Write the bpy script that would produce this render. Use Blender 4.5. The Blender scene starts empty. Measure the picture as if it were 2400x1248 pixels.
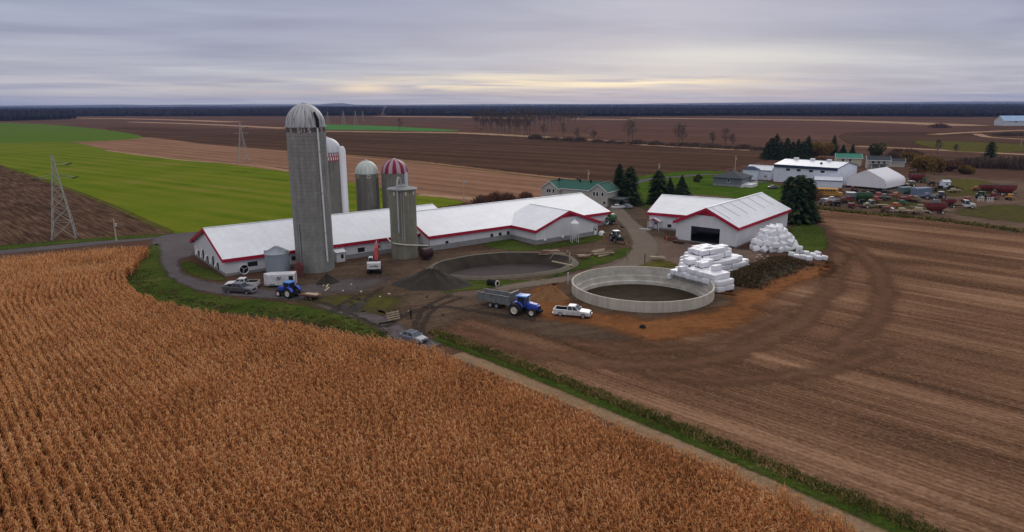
import bpy, bmesh, math, random
HAZE_D = 4.8e-5
import numpy as np
from mathutils import Vector, Matrix
from mathutils.geometry import tessellate_polygon
RAD = math.radians
SC = bpy.context.scene
COL = SC.collection
random.seed(7)
rng = np.random.default_rng(7)
# ---------------------------------------------------------------- camera model (metres, camera above the origin)
CAM_H = 33.0
FPX, CX, CY, HORIZON = 1600.0, 1200.0, 624.0, 244.0
ROLL = RAD(0.22)
PITCH = math.atan((CY - HORIZON) / FPX)
_cr, _sr, _cp, _sp = math.cos(ROLL), math.sin(ROLL), math.cos(PITCH), math.sin(PITCH)
def ray(px, py):
    u = px - CX; v = CY - py
    x = u * _cr + v * _sr; y = -u * _sr + v * _cr
    return Vector((x, FPX * _cp + y * _sp, -FPX * _sp + y * _cp))
def G(px, py, z=0.0):
    d = ray(px, py); t = (CAM_H - z) / -d.z
    return Vector((d.x * t, d.y * t, z))
def proj(p):
    z = p[2] - CAM_H
    f = p[1] * _cp - z * _sp; y = p[1] * _sp + z * _cp
    x = p[0] * FPX / f; y = y * FPX / f
    return CX + x * _cr - y * _sr, CY - (x * _sr + y * _cr)
def height_at(x, y, py):
    lo, hi = -20, 300
    for _ in range(50):
        m = (lo + hi) / 2
        if proj((x, y, m))[1] > py: lo = m
        else: hi = m
    return lo
CUR = Matrix.Identity(4)
def on_plane(px, py, M):
    """pixel ray against the wall plane (x along, z up, y outward) of frame M: local (x, z)"""
    Mi = (CUR @ M).inverted(); o = Mi @ Vector((0, 0, CAM_H)); d = Mi.to_3x3() @ ray(px, py)
    t = -o.y / d.y; p = o + d * t
    return p.x, p.z

# ---------------------------------------------------------------- mesh builder
class MB:
    def __init__(s): s.v = []; s.f = []; s.mi = []
    def add(s, vs, fs, M=None, mi=0):
        o = len(s.v)
        for p in vs:
            p = Vector(p); s.v.append(tuple(M @ p) if M is not None else tuple(p))
        for f in fs: s.f.append([i + o for i in f]); s.mi.append(mi)
        return s
    def box(s, c, d, M=None, rz=0, mi=0):
        x, y, z = d[0] / 2, d[1] / 2, d[2] / 2
        T = Matrix.Translation(c) @ Matrix.Rotation(rz, 4, 'Z')
        if M is not None: T = M @ T
        vs = [(-x,-y,-z),(x,-y,-z),(x,y,-z),(-x,y,-z),(-x,-y,z),(x,-y,z),(x,y,z),(-x,y,z)]
        return s.add(vs, [(0,3,2,1),(4,5,6,7),(0,1,5,4),(1,2,6,5),(2,3,7,6),(3,0,4,7)], T, mi)
    def bar(s, a, b, w, h=None, mi=0, up=(0, 0, 1)):
        a = Vector(a); b = Vector(b); h = h or w
        d = (b - a); L = d.length
        if L < 1e-6: return s
        d /= L; u = Vector(up)
        if abs(d.dot(u)) > .97: u = Vector((1, 0, 0))
        r = d.cross(u).normalized(); u = r.cross(d)
        vs = []
        for p in (a, b):
            for i, j in ((-1,-1),(1,-1),(1,1),(-1,1)): vs.append(p + r * (i * w / 2) + u * (j * h / 2))
        return s.add(vs, [(0,3,2,1),(4,5,6,7),(0,1,5,4),(1,2,6,5),(2,3,7,6),(3,0,4,7)], None, mi)
    def tube(s, pts, r, n=8, caps=True, mi=0):
        pts = [Vector(p) for p in pts]; rs = r if isinstance(r, (list, tuple)) else [r] * len(pts)
        o = len(s.v); prev = None
        for i, p in enumerate(pts):
            d = (pts[min(i + 1, len(pts) - 1)] - pts[max(i - 1, 0)]).normalized()
            ref = prev if prev is not None else (Vector((0, 0, 1)) if abs(d.z) < .9 else Vector((1, 0, 0)))
            a = (ref - d * ref.dot(d)).normalized(); b = d.cross(a); prev = a
            for k in range(n):
                t = 2 * math.pi * k / n
                s.v.append(tuple(p + (a * math.cos(t) + b * math.sin(t)) * rs[i]))
        for i in range(len(pts) - 1):
            for k in range(n):
                k2 = (k + 1) % n
                s.f.append([o + i*n + k, o + i*n + k2, o + (i+1)*n + k2, o + (i+1)*n + k]); s.mi.append(mi)
        if caps:
            s.f.append([o + k for k in range(n)][::-1]); s.mi.append(mi)
            e = o + (len(pts) - 1) * n
            s.f.append([e + k for k in range(n)]); s.mi.append(mi)
        return s
    def lathe(s, prof, n=32, M=None, mi=0, a0=0, a1=2 * math.pi):
        full = abs(a1 - a0 - 2 * math.pi) < 1e-6
        m = n if full else n + 1; vs = []; fs = []
        for r, z in prof:
            for k in range(m):
                t = a0 + (a1 - a0) * k / n
                vs.append((r * math.cos(t), r * math.sin(t), z))
        for i in range(len(prof) - 1):
            for k in range(n):
                k2 = (k + 1) % m
                fs.append((i*m + k, i*m + k2, (i+1)*m + k2, (i+1)*m + k))
        return s.add(vs, fs, M, mi)
    def prism(s, poly, t, M=None, mi=0):
        """polygon in local XZ extruded along Y from -t/2 to t/2"""
        n = len(poly); vs = [(x, -t/2, z) for x, z in poly] + [(x, t/2, z) for x, z in poly]
        fs = [tuple(range(n)), tuple(range(2*n - 1, n - 1, -1))]
        for i in range(n):
            j = (i + 1) % n; fs.append((i, i + n, j + n, j))
        return s.add(vs, fs, M, mi)
    def loft(s, secs, M=None, mi=0):
        """secs: list of equal length point loops"""
        n = len(secs[0]); vs = [p for q in secs for p in q]; fs = []
        for i in range(len(secs) - 1):
            for k in range(n):
                k2 = (k + 1) % n; fs.append((i*n + k, i*n + k2, (i+1)*n + k2, (i+1)*n + k))
        fs.append(tuple(range(n))[::-1]); e = (len(secs) - 1) * n
        fs.append(tuple(e + k for k in range(n)))
        return s.add(vs, fs, M, mi)
    def build(s, name, mats, parent=None, smooth=None, recalc=True, bevel=0):
        me = bpy.data.meshes.new(name)
        me.from_pydata(s.v, [], s.f)
        if not isinstance(mats, (list, tuple)): mats = [mats]
        for m in mats: me.materials.append(m)
        if len(mats) > 1: me.polygons.foreach_set('material_index', s.mi)
        if recalc or bevel:
            bm = bmesh.new(); bm.from_mesh(me)
            if bevel: bmesh.ops.bevel(bm, geom=list(bm.edges), offset=bevel, segments=2, affect='EDGES', profile=.5, clamp_overlap=True)
            bmesh.ops.recalc_face_normals(bm, faces=bm.faces); bm.to_mesh(me); bm.free()
        me.update()
        if smooth:
            me.shade_smooth()
            try: me.set_sharp_from_angle(angle=RAD(smooth))
            except Exception: pass
        o = bpy.data.objects.new(name, me); COL.objects.link(o)
        if parent is not None: o.parent = parent
        return o
def np_mesh(name, V, Fc, mats, parent=None, attrs=None, mat_idx=None):
    """fast mesh from numpy arrays; Fc is (n,3) or (n,4)"""
    me = bpy.data.meshes.new(name); n, k = Fc.shape
    me.vertices.add(len(V)); me.vertices.foreach_set('co', np.ascontiguousarray(V, dtype=np.float32).ravel())
    me.loops.add(n * k); me.loops.foreach_set('vertex_index', np.ascontiguousarray(Fc, dtype=np.int32).ravel())
    me.polygons.add(n); me.polygons.foreach_set('loop_start', np.arange(0, n * k, k, dtype=np.int32))
    try: me.polygons.foreach_set('loop_total', np.full(n, k, dtype=np.int32))
    except Exception: pass
    if not isinstance(mats, (list, tuple)): mats = [mats]
    for m in mats: me.materials.append(m)
    if mat_idx is not None: me.polygons.foreach_set('material_index', np.ascontiguousarray(mat_idx, dtype=np.int32))
    for a, arr in (attrs or {}).items():
        at = me.attributes.new(a, 'FLOAT', 'POINT'); at.data.foreach_set('value', np.ascontiguousarray(arr, dtype=np.float32))
    me.update(calc_edges=True); me.validate()
    o = bpy.data.objects.new(name, me); COL.objects.link(o)
    if parent is not None: o.parent = parent
    return o

def tag(o, label=None, cat=None, group=None, kind=None):
    if label: o['label'] = label
    if cat: o['category'] = cat
    if group: o['group'] = group
    if kind: o['kind'] = kind
    return o
def thing(name, label, cat, loc=(0, 0, 0), rz=0, group=None, scale=1):
    o = bpy.data.objects.new(name, None); COL.objects.link(o); o.empty_display_size = .5
    o.location = loc; o.rotation_euler = (0, 0, rz); o.scale = (scale,) * 3
    return tag(o, label, cat, group)
def dup(root, loc, rz, label=None, group=None, scale=None):
    r = root.copy(); COL.objects.link(r); r.location = loc; r.rotation_euler = (0, 0, rz)
    if scale is not None: r.scale = scale if isinstance(scale, tuple) else (scale,) * 3
    if label: r['label'] = label
    if group: r['group'] = group
    for ch in list(root.children):
        c = ch.copy(); COL.objects.link(c); c.parent = r
        for g in list(ch.children):
            q = g.copy(); COL.objects.link(q); q.parent = c
    return r
ORD = ['first','second','third','fourth','fifth','sixth','seventh','eighth','ninth','tenth','eleventh','twelfth',
       'thirteenth','fourteenth','fifteenth','sixteenth','seventeenth','eighteenth','nineteenth','twentieth']

# ---------------------------------------------------------------- node helpers
class NT:
    def __init__(s, m): s.t = m.node_tree; s.n = s.t.nodes; s.l = s.t.links
    def node(s, typ, **kw):
        n = s.n.new(typ)
        for k, v in kw.items(): setattr(n, k, v)
        return n
    def set(s, sock, v):
        if hasattr(v, 'is_linked') or isinstance(v, bpy.types.NodeSocket): s.l.new(v, sock)
        else: sock.default_value = v
    def m(s, op, a, b=0.0, c=0.0, clamp=False):
        n = s.node('ShaderNodeMath', operation=op, use_clamp=clamp)
        s.set(n.inputs[0], a); s.set(n.inputs[1], b)
        if len(n.inputs) > 2: s.set(n.inputs[2], c)
        return n.outputs[0]
    def noise(s, vec, scale, detail=3, rough=.55, dist=0):
        n = s.node('ShaderNodeTexNoise'); s.set(n.inputs['Vector'], vec)
        n.inputs['Scale'].default_value = scale; n.inputs['Detail'].default_value = detail
        n.inputs['Roughness'].default_value = rough; n.inputs['Distortion'].default_value = dist
        return n.outputs['Fac']
    def ramp(s, fac, stops, interp='LINEAR'):
        n = s.node('ShaderNodeValToRGB'); s.set(n.inputs[0], fac); e = n.color_ramp.elements; n.color_ramp.interpolation = interp
        while len(e) < len(stops): e.new(0.5)
        for q, (p, c) in zip(e, stops):
            q.position = p; q.color = (c[0], c[1], c[2], 1) if not isinstance(c, (int, float)) else (c, c, c, 1)
        return n.outputs[0]
    def mix(s, fac, a, b, blend='MIX'):
        n = s.node('ShaderNodeMix', data_type='RGBA', blend_type=blend)
        s.set(n.inputs[0], fac)
        for sock, v in ((n.inputs[6], a), (n.inputs[7], b)):
            s.set(sock, (v[0], v[1], v[2], 1) if isinstance(v, tuple) and len(v) == 3 else v)
        return n.outputs[2]
    def mapping(s, vec, scale=(1, 1, 1), rz=0):
        a = s.node('ShaderNodeVectorRotate', rotation_type='Z_AXIS'); s.set(a.inputs['Vector'], vec); a.inputs['Angle'].default_value = -rz
        b = s.node('ShaderNodeVectorMath', operation='MULTIPLY'); s.l.new(a.outputs[0], b.inputs[0]); b.inputs[1].default_value = scale
        return b.outputs[0]
def newmat(name):
    m = bpy.data.materials.new(name); m.use_nodes = True; nt = NT(m); nt.n.clear()
    out = nt.node('ShaderNodeOutputMaterial'); b = nt.node('ShaderNodeBsdfPrincipled')
    nt.l.new(b.outputs[0], out.inputs[0]); b.inputs['Specular IOR Level'].default_value = .25
    return m, nt, b, out
def mat(name, col, rough=.7, var=.12, scale=1.5, metal=0.0, spec=.3, bump=0.0, dirt=None, dirt_amt=.5, dirt_scale=.6, streak=False, alpha=None):
    """procedural surface: colour wander, optional stains (streaked downwards if streak)"""
    m, nt, b, out = newmat(name)
    co = nt.node('ShaderNodeTexCoord').outputs['Object']
    f = nt.noise(co, scale, 5, .6)
    lo = tuple(c * (1 - var) for c in col); hi = tuple(min(1, c * (1 + var)) for c in col)
    c = nt.ramp(f, [(.3, lo), (.7, hi)])
    if dirt is not None:
        v = nt.mapping(co, (1, 1, .12)) if streak else co
        g = nt.noise(v, dirt_scale, 6, .65)
        k = nt.ramp(g, [(.5 - .12, 0.0), (.5 + .2, dirt_amt)])
        c = nt.mix(k, c, dirt)
    nt.l.new(c, b.inputs['Base Color'])
    b.inputs['Roughness'].default_value = rough; b.inputs['Metallic'].default_value = metal
    b.inputs['Specular IOR Level'].default_value = spec
    if bump:
        bp = nt.node('ShaderNodeBump'); bp.inputs['Strength'].default_value = bump; bp.inputs['Distance'].default_value = .05
        nt.l.new(nt.noise(co, scale * 5, 4), bp.inputs['Height']); nt.l.new(bp.outputs[0], b.inputs['Normal'])
    return m
def ribbed(name, col, axis, period, rough=.45, metal=0.0, dirt=None, depth=.03, dirt_amt=.35):
    """ribbed sheet metal / boards: ribs repeat along local axis"""
    m, nt, b, out = newmat(name)
    co = nt.node('ShaderNodeTexCoord').outputs['Object']
    sp = nt.node('ShaderNodeSeparateXYZ'); nt.l.new(co, sp.inputs[0])
    w = nt.m('SINE', nt.m('MULTIPLY', sp.outputs[axis], 2 * math.pi / period))
    w = nt.m('POWER', nt.m('MULTIPLY_ADD', w, .5, .5), 4.0)
    f = nt.noise(co, .25, 4, .6)
    c = nt.ramp(f, [(.3, tuple(x * .93 for x in col)), (.7, tuple(min(1, x * 1.05) for x in col))])
    if dirt is not None:
        g = nt.noise(nt.mapping(co, (1, 1, .15)), .8, 6, .65)
        c = nt.mix(nt.ramp(g, [(.45, 0.0), (.75, dirt_amt)]), c, dirt)
    c = nt.mix(nt.m('MULTIPLY', w, .06), c, tuple(x * .55 for x in col))
    nt.l.new(c, b.inputs['Base Color']); b.inputs['Roughness'].default_value = rough; b.inputs['Metallic'].default_value = metal
    bp = nt.node('ShaderNodeBump'); bp.inputs['Strength'].default_value = .6; bp.inputs['Distance'].default_value = depth
    nt.l.new(w, bp.inputs['Height']); nt.l.new(bp.outputs[0], b.inputs['Normal'])
    return m
def field(name, cols, ang=-45, across=3.0, along=40.0, fine=1.2, weights=(.5, .28, .3), patch=30.0, rows=None, feather=None, lift=(.3, .7), speck=None, band=None, soft=False, straw=None):
    """tilled or grown ground: streaks along the working direction + clods + big patches; ragged transparent rim"""
    m, nt, b, out = newmat(name)
    pos = nt.node('ShaderNodeNewGeometry').outputs['Position']
    st = nt.noise(nt.mapping(pos, (1 / along, 1 / across, 1), RAD(ang)), 1.0, 6, .62, .4)
    fi = nt.noise(pos, 1 / fine, 5, .65)
    pa = nt.noise(pos, 1 / patch, 4, .55)
    fac = nt.m('ADD', nt.m('ADD', nt.m('MULTIPLY', st, weights[0]), nt.m('MULTIPLY', fi, weights[1])), nt.m('MULTIPLY', pa, weights[2]))
    fac = nt.m('DIVIDE', fac, sum(weights))
    if band:
        bn = nt.noise(nt.mapping(pos, (1 / band[1], 1 / band[0], 1), RAD(ang + 1.5)), 1.0, 3, .5, .6)
        fac = nt.m('ADD', fac, nt.m('MULTIPLY_ADD', bn, band[2], -band[2] / 2))
    if rows:
        sp = nt.node('ShaderNodeSeparateXYZ'); nt.l.new(nt.mapping(pos, (1, 1, 1), RAD(ang)), sp.inputs[0])
        wob = nt.m('MULTIPLY', nt.noise(pos, .15, 2), 1.2)
        w = nt.m('SINE', nt.m('ADD', nt.m('MULTIPLY', sp.outputs[1], 2 * math.pi / rows[0]), wob))
        fac = nt.m('MULTIPLY_ADD', w, rows[1], fac)
    if straw:
        sn = nt.noise(nt.mapping(pos, (1 / straw[1], 1 / straw[0], 1), RAD(ang)), 1.0, 4, .7)
        fac = nt.m('ADD', fac, nt.m('MULTIPLY_ADD', sn, straw[2], -straw[2] / 2))
    n = len(cols); stops = [(lift[0] + (lift[1] - lift[0]) * i / (n - 1), c) for i, c in enumerate(cols)]
    c = nt.ramp(fac, stops)
    if speck:
        s2 = nt.noise(nt.mapping(pos, (.6, 2.2, 1), RAD(ang)), 1.0 / speck[1], 3, .7)
        c = nt.mix(nt.ramp(s2, [(.56, 0.0), (.68, speck[2])]), c, speck[0])
    nt.l.new(c, b.inputs['Base Color']); b.inputs['Roughness'].default_value = 1.0; b.inputs['Specular IOR Level'].default_value = 0.0
    bp = nt.node('ShaderNodeBump'); bp.inputs['Strength'].default_value = .5; bp.inputs['Distance'].default_value = .12
    nt.l.new(fi, bp.inputs['Height']); nt.l.new(bp.outputs[0], b.inputs['Normal'])
    if feather:
        at = nt.node('ShaderNodeAttribute', attribute_name='edge')
        e = nt.m('ADD', at.outputs['Fac'], nt.m('MULTIPLY_ADD', nt.noise(pos, (2.5 if soft else 1.0) / feather, 4, .6), 1.1 if soft else 1.3, -.65))
        mr = nt.node('ShaderNodeMapRange', interpolation_type='SMOOTHSTEP'); nt.l.new(e, mr.inputs[0])
        mr.inputs[1].default_value = .05 if soft else .25; mr.inputs[2].default_value = 1.1 if soft else .7
        tr = nt.node('ShaderNodeBsdfTransparent'); mx = nt.node('ShaderNodeMixShader')
        nt.l.new(mr.outputs[0], mx.inputs[0]); nt.l.new(tr.outputs[0], mx.inputs[1]); nt.l.new(b.outputs[0], mx.inputs[2])
        nt.l.new(mx.outputs[0], out.inputs[0])
    return m
def tinted(name, stops, rough=.8, spec=.1, trans=0.0, extra=None):
    """colour picked per plant / leaf from the 'tint' attribute"""
    m, nt, b, out = newmat(name)
    at = nt.node('ShaderNodeAttribute', attribute_name='tint').outputs['Fac']
    if extra:
        pos = nt.node('ShaderNodeNewGeometry').outputs['Position']
        at = nt.m('ADD', at, nt.m('MULTIPLY_ADD', nt.noise(pos, extra[0], 3, .6), extra[1], -extra[1] / 2))
    c = nt.ramp(at, stops); nt.l.new(c, b.inputs['Base Color'])
    b.inputs['Roughness'].default_value = rough; b.inputs['Specular IOR Level'].default_value = spec * .2
    if trans:
        tl = nt.node('ShaderNodeBsdfTranslucent'); nt.l.new(c, tl.inputs[0]); mx = nt.node('ShaderNodeMixShader'); mx.inputs[0].default_value = trans
        nt.l.new(b.outputs[0], mx.inputs[1]); nt.l.new(tl.outputs[0], mx.inputs[2]); nt.l.new(mx.outputs[0], out.inputs[0])
    return m
def glassmat(name, col=(.02, .025, .03), rough=.12):
    m, nt, b, out = newmat(name)
    co = nt.node('ShaderNodeTexCoord').outputs['Object']
    c = nt.ramp(nt.noise(co, 2.0, 2), [(.3, tuple(x * .7 for x in col)), (.7, tuple(x * 1.4 for x in col))])
    nt.l.new(c, b.inputs['Base Color']); b.inputs['Roughness'].default_value = rough; b.inputs['Specular IOR Level'].default_value = .5
    return m

# ---------------------------------------------------------------- materials of built things
M_WALL = ribbed('white_wall_sheet', (.70, .70, .73), 0, .3, .5, dirt=(.52, .51, .5), depth=.02)
M_WALLY = ribbed('white_gable_sheet', (.70, .70, .73), 1, .3, .5, dirt=(.52, .51, .5), depth=.02)
M_ROOF = ribbed('white_roof_sheet', (.80, .815, .85), 0, 1.8, .45, dirt=(.64, .65, .68), depth=.006, dirt_amt=.5)
M_RED = mat('red_trim', (.40, .010, .038), .5, .15, 1)
M_REDDARK = mat('dark_red_soffit', (.16, .012, .025), .6, .15, 1)
M_CONC = mat('grey_foundation', (.28, .28, .29), .9, .2, 1.2, dirt=(.16, .15, .13), streak=True, bump=.2)
M_WHITE = mat('white_paint', (.74, .74, .76), .5, .06, 2)
M_BLACK = mat('black_rubber', (.018, .018, .02), .85, .3, 3)
M_DARK = mat('dark_void', (.012, .012, .014), .9, .3, 1)
M_GLASS = glassmat('dark_glass')
M_SKYGLASS = glassmat('pale_windscreen', (.05, .07, .085), .08)
M_STEEL = mat('galvanised_steel', (.36, .40, .45), .45, .15, 2, metal=.5, dirt=(.22, .23, .25), streak=True)
M_LATTICE = mat('weathered_lattice_steel', (.36, .35, .32), .6, .2, 2)
M_TUBE = mat('grey_pipe', (.45, .46, .48), .5, .12, 2)
M_WOOD = mat('weathered_wood', (.24, .18, .13), .9, .3, 3, bump=.3)
M_PALEWOOD = mat('pale_wood', (.46, .37, .26), .85, .2, 3, bump=.2)
M_RUST = mat('rusty_steel', (.17, .075, .05), .85, .35, 2, dirt=(.08, .05, .04))
M_CHROME = mat('bright_metal', (.5, .5, .52), .3, .1, 3, metal=.7)
M_LAMP = mat('headlamp_lens', (.75, .75, .72), .2, .05, 3, spec=.6)
M_TAIL = mat('tail_lamp_lens', (.35, .02, .02), .3, .1, 3)
M_RIM = mat('steel_rim', (.30, .30, .31), .5, .2, 4)
M_CREAM = mat('cream_rim', (.66, .62, .52), .6, .1, 4)
M_ORANGE = mat('orange_plastic', (.55, .13, .05), .6, .15, 3)
# ================================================================= SETTING
TANK = Vector((23.25, 118.2, 0)); TANK_R = 12.55
PIT_C = Vector((-1.6, 139.5, 0)); PIT_A, PIT_B, PIT_ANG = 15.2, 10.2, RAD(20)
def ell(c, a, b, ang, n=72):
    ca, sa = math.cos(ang), math.sin(ang)
    return [Vector((c.x + a*math.cos(t)*ca - b*math.sin(t)*sa, c.y + a*math.cos(t)*sa + b*math.sin(t)*ca, 0)) for t in [2*math.pi*i/n for i in range(n)]]
HOLES = [ell(TANK, TANK_R - .15, TANK_R - .15, 0), ell(PIT_C, PIT_A, PIT_B, PIT_ANG)]
def catmull(pts, n):
    out = []; N = len(pts)
    for i in range(N):
        p0, p1, p2, p3 = pts[i-1], pts[i], pts[(i+1) % N], pts[(i+2) % N]
        for k in range(n):
            t = k / n
            out.append(.5 * ((2*p1) + (-p0+p2)*t + (2*p0-5*p1+4*p2-p3)*t*t + (-p0+3*p1-3*p2+p3)*t**3))
    return out
def sheet(name, pts, z, m, feather=.6, sub=6, holes=(), jitter=.25, label=None, smooth=True):
    """flat ground sheet: outline in metres, a soft rim of width feather"""
    if feather <= 2: feather *= 1.8
    P = [Vector((p.x, p.y, 0)) for p in pts]
    P = catmull(P, sub) if smooth else P
    Q = [P[0]]
    for p in P[1:]:
        if (p - Q[-1]).length > feather * .5: Q.append(p)
    P = Q; n = len(P)
    area = sum(P[i].x*P[(i+1) % n].y - P[(i+1) % n].x*P[i].y for i in range(n))
    if area < 0: P.reverse()
    r = random.Random(len(name) * 7 + n)
    inner, outer = [], []
    for i in range(n):
        t = (P[(i+1) % n] - P[i-1]).normalized(); nr = Vector((t.y, -t.x, 0))
        j = r.uniform(-1, 1) * jitter * feather
        outer.append(P[i] + nr * (feather * .5 + j)); inner.append(P[i] - nr * (feather * .5 - j))
    V = outer + inner; E = [0.0] * n + [1.0] * n; F = []
    for i in range(n): F.append((i, (i+1) % n, n + (i+1) % n, n + i))
    loops = [inner] + [list(h) for h in holes]
    hs = n + n
    for h in holes: V = V + list(h); E += [1.0] * len(h)
    idx = list(range(n, 2 * n)) + list(range(hs, hs + sum(len(h) for h in holes)))
    for tri in tessellate_polygon(loops): F.append(tuple(idx[k] for k in tri))
    me = bpy.data.meshes.new(name); me.from_pydata([(p.x, p.y, z) for p in V], [], F)
    me.materials.append(m); at = me.attributes.new('edge', 'FLOAT', 'POINT'); at.data.foreach_set('value', E)
    bm = bmesh.new(); bm.from_mesh(me)
    for f in bm.faces:
        if f.normal.z < 0: f.normal_flip()
    bm.to_mesh(me); bm.free(); me.update()
    o = bpy.data.objects.new(name, me); COL.objects.link(o)
    tag(o, label, None, None, 'structure'); return o
def px(*pts): return [G(a, b) for a, b in pts]
def strip_pts(path, w):
    """closed outline round a centre line"""
    L, Rr = [], []; n = len(path)
    for i, p in enumerate(path):
        t = (path[min(i+1, n-1)] - path[max(i-1, 0)]).normalized(); nr = Vector((-t.y, t.x, 0))
        ww = w[i] if isinstance(w, (list, tuple)) else w
        L.append(p + nr * ww / 2); Rr.append(p - nr * ww / 2)
    return L + Rr[::-1]
def densify(path, k=5):
    out = []; n = len(path)
    for i in range(n - 1):
        p0, p1, p2, p3 = path[max(i-1, 0)], path[i], path[i+1], path[min(i+2, n-1)]
        for q in range(k):
            t = q / k
            out.append(.5 * ((2*p1) + (-p0+p2)*t + (2*p0-5*p1+4*p2-p3)*t*t + (-p0+3*p1-3*p2+p3)*t**3))
    return out + [path[-1]]
def strip(name, path, w, z, m, feather=.4, label=None, jitter=.2):
    """lane along a centre line: four points across, soft long edges and soft ends"""
    ctrl = [Vector((p.x, p.y, 0)) for p in path]; k = 8; path = densify(ctrl, k); n = len(path); r = random.Random(n + len(name))
    V = []; E = []; F = []
    for i, p in enumerate(path):
        t = (path[min(i+1, n-1)] - path[max(i-1, 0)]).normalized(); nr = Vector((-t.y, t.x, 0))
        if isinstance(w, (list, tuple)): q = min(i / k, len(w) - 1.001); ww = w[int(q)] * (1 - q % 1) + w[int(q) + 1] * (q % 1)
        else: ww = w
        o = ww / 2 + feather / 2; c = max(.05, ww / 2 - feather / 2); j = r.uniform(-1, 1) * jitter * feather
        e = 0.0 if i in (0, n - 1) else 1.0
        for off, ed in ((o + j, 0.0), (c + j, e), (-c + j, e), (-o + j, 0.0)):
            q = p + nr * off; V.append((q.x, q.y, z)); E.append(ed)
    for i in range(n - 1):
        for a in range(3): F.append((i*4 + a, i*4 + a + 1, i*4 + a + 5, i*4 + a + 4))
    me = bpy.data.meshes.new(name); me.from_pydata(V, [], F); me.materials.append(m)
    at = me.attributes.new('edge', 'FLOAT', 'POINT'); at.data.foreach_set('value', E)
    bm = bmesh.new(); bm.from_mesh(me)
    for f in bm.faces:
        if f.normal.z < 0: f.normal_flip()
    bm.to_mesh(me); bm.free(); me.update()
    ob = bpy.data.objects.new(name, me); COL.objects.link(ob); tag(ob, label, None, None, 'structure'); return ob
_lc = {}
def LAY(k):
    _lc[k] = _lc.get(k, -1) + 1
    return .009 * k + .0009 * _lc[k]
# --- ground colours (linear albedo)
SOIL_FAR = field('far_tilled_soil', [(.072,.040,.028),(.105,.058,.040),(.145,.083,.058)], -39, 30, 900, 18, patch=260, lift=(.38,.62))
SOIL_DARK = field('dark_tilled_soil', [(.054,.031,.020),(.078,.044,.028),(.108,.064,.041)], -38, 14, 420, 9, patch=140, feather=9, rows=(26, .035), lift=(.38,.62))
SOIL_RED = field('reddish_tilled_soil', [(.078,.041,.030),(.108,.057,.040),(.145,.080,.058)], -38, 22, 700, 14, patch=220, feather=14, lift=(.38,.62))
TAN = field('tan_stubble_soil', [(.165,.088,.052),(.24,.130,.080),(.31,.178,.115)], -42, 5, 260, 5, patch=90, feather=3.5, rows=(13, .05), lift=(.36,.64))
PALE = field('pale_dry_lane', [(.30,.185,.11),(.38,.25,.16)], -40, 10, 120, 10, feather=10)
GREEN = field('winter_green_crop', [(.072,.108,.008),(.110,.152,.010),(.150,.165,.016),(.20,.165,.045)], -36, 6, 120, 3, patch=38, feather=2.5, rows=(12, .05), lift=(.34,.68), weights=(.55,.22,.5), straw=(1.2, 30, .22))
GREEN2 = field('darker_green_crop', [(.070,.125,.016),(.10,.155,.020)], -36, 12, 160, 6, patch=60, feather=3)
GREENFAR = field('far_green_crop', [(.06,.165,.045),(.085,.20,.055)], -38, 20, 300, 10, feather=12)
PLOW = field('ploughed_dark_soil', [(.026,.016,.011),(.060,.035,.023),(.13,.078,.050),(.27,.175,.115)], -46, .9, 14, .8, patch=18, feather=1.4, lift=(.36,.66), weights=(.7,.35,.25))
STUB = field('corn_stubble_soil', [(.074,.039,.022),(.138,.071,.040),(.205,.108,.062),(.32,.186,.112)], -46, 1.8, 46, .5, patch=24, feather=1.2, lift=(.34,.66), weights=(.6,.2,.34), rows=(.78, .032), speck=((.42,.28,.19), .34, .65), band=(9.0, 80, .62), straw=(.24, 1.1, .40), soft=True)
YARD = field('churned_yard_dirt', [(.052,.036,.026),(.092,.062,.042),(.138,.094,.064),(.18,.12,.08)], 20, 2.5, 12, .9, patch=9, feather=1.6, lift=(.34,.68), speck=((.045,.036,.032), 1.3, .6), soft=True)
YARD2 = field('packed_brown_yard', [(.125,.085,.066),(.165,.115,.09),(.205,.148,.118)], 35, 3, 18, .9, patch=14, feather=1.2, lift=(.36,.66), soft=True)
GRAVEL = field('grey_gravel', [(.098,.086,.088),(.128,.112,.114),(.162,.143,.143)], 30, 1.2, 18, .5, patch=8, feather=1.0, lift=(.36,.66), soft=True)
TANGRAVEL = field('tan_gravel', [(.150,.118,.094),(.19,.152,.12),(.24,.195,.152)], 30, 1.0, 16, .5, patch=8, feather=.8, lift=(.36,.66), soft=True)
APRON = field('orange_subsoil', [(.125,.056,.026),(.215,.088,.034),(.29,.125,.050)], 15, 1.3, 7, .8, patch=8, feather=3.2, lift=(.36,.64), weights=(.35,.4,.45), speck=((.085,.05,.034), 1.3, .6), soft=True)
GRASS = field('mown_grass', [(.048,.042,.016),(.046,.074,.012),(.076,.096,.020),(.13,.105,.045)], 30, 1.5, 8, .7, patch=9, feather=1.2, lift=(.36,.66), weights=(.4,.35,.45), soft=True)
LAWN = field('bright_lawn', [(.034,.070,.008),(.052,.105,.010),(.082,.118,.016),(.11,.10,.035)], 30, 3, 14, 1.0, patch=11, feather=1.6, lift=(.36,.68), weights=(.4,.3,.45), soft=True)
DRYGRASS = field('dry_olive_grass', [(.055,.055,.012),(.10,.090,.022),(.155,.125,.045)], 30, 1.6, 6, .6, patch=6, feather=1.0, lift=(.34,.66), soft=True)
PATHM = field('tan_dirt_path', [(.21,.14,.082),(.27,.18,.108),(.33,.23,.145)], -47, .7, 14, .5, patch=6, feather=.7, lift=(.36,.66), soft=True)
CORNSOIL = field('corn_field_soil', [(.035,.022,.015),(.07,.045,.03)], -47, .5, 4, .4)
TRACK = field('dark_tyre_ruts', [(.105,.056,.033),(.142,.075,.044),(.185,.102,.062)], -46, 1, 10, .7, feather=3.0, lift=(.34,.66), soft=True)
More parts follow.
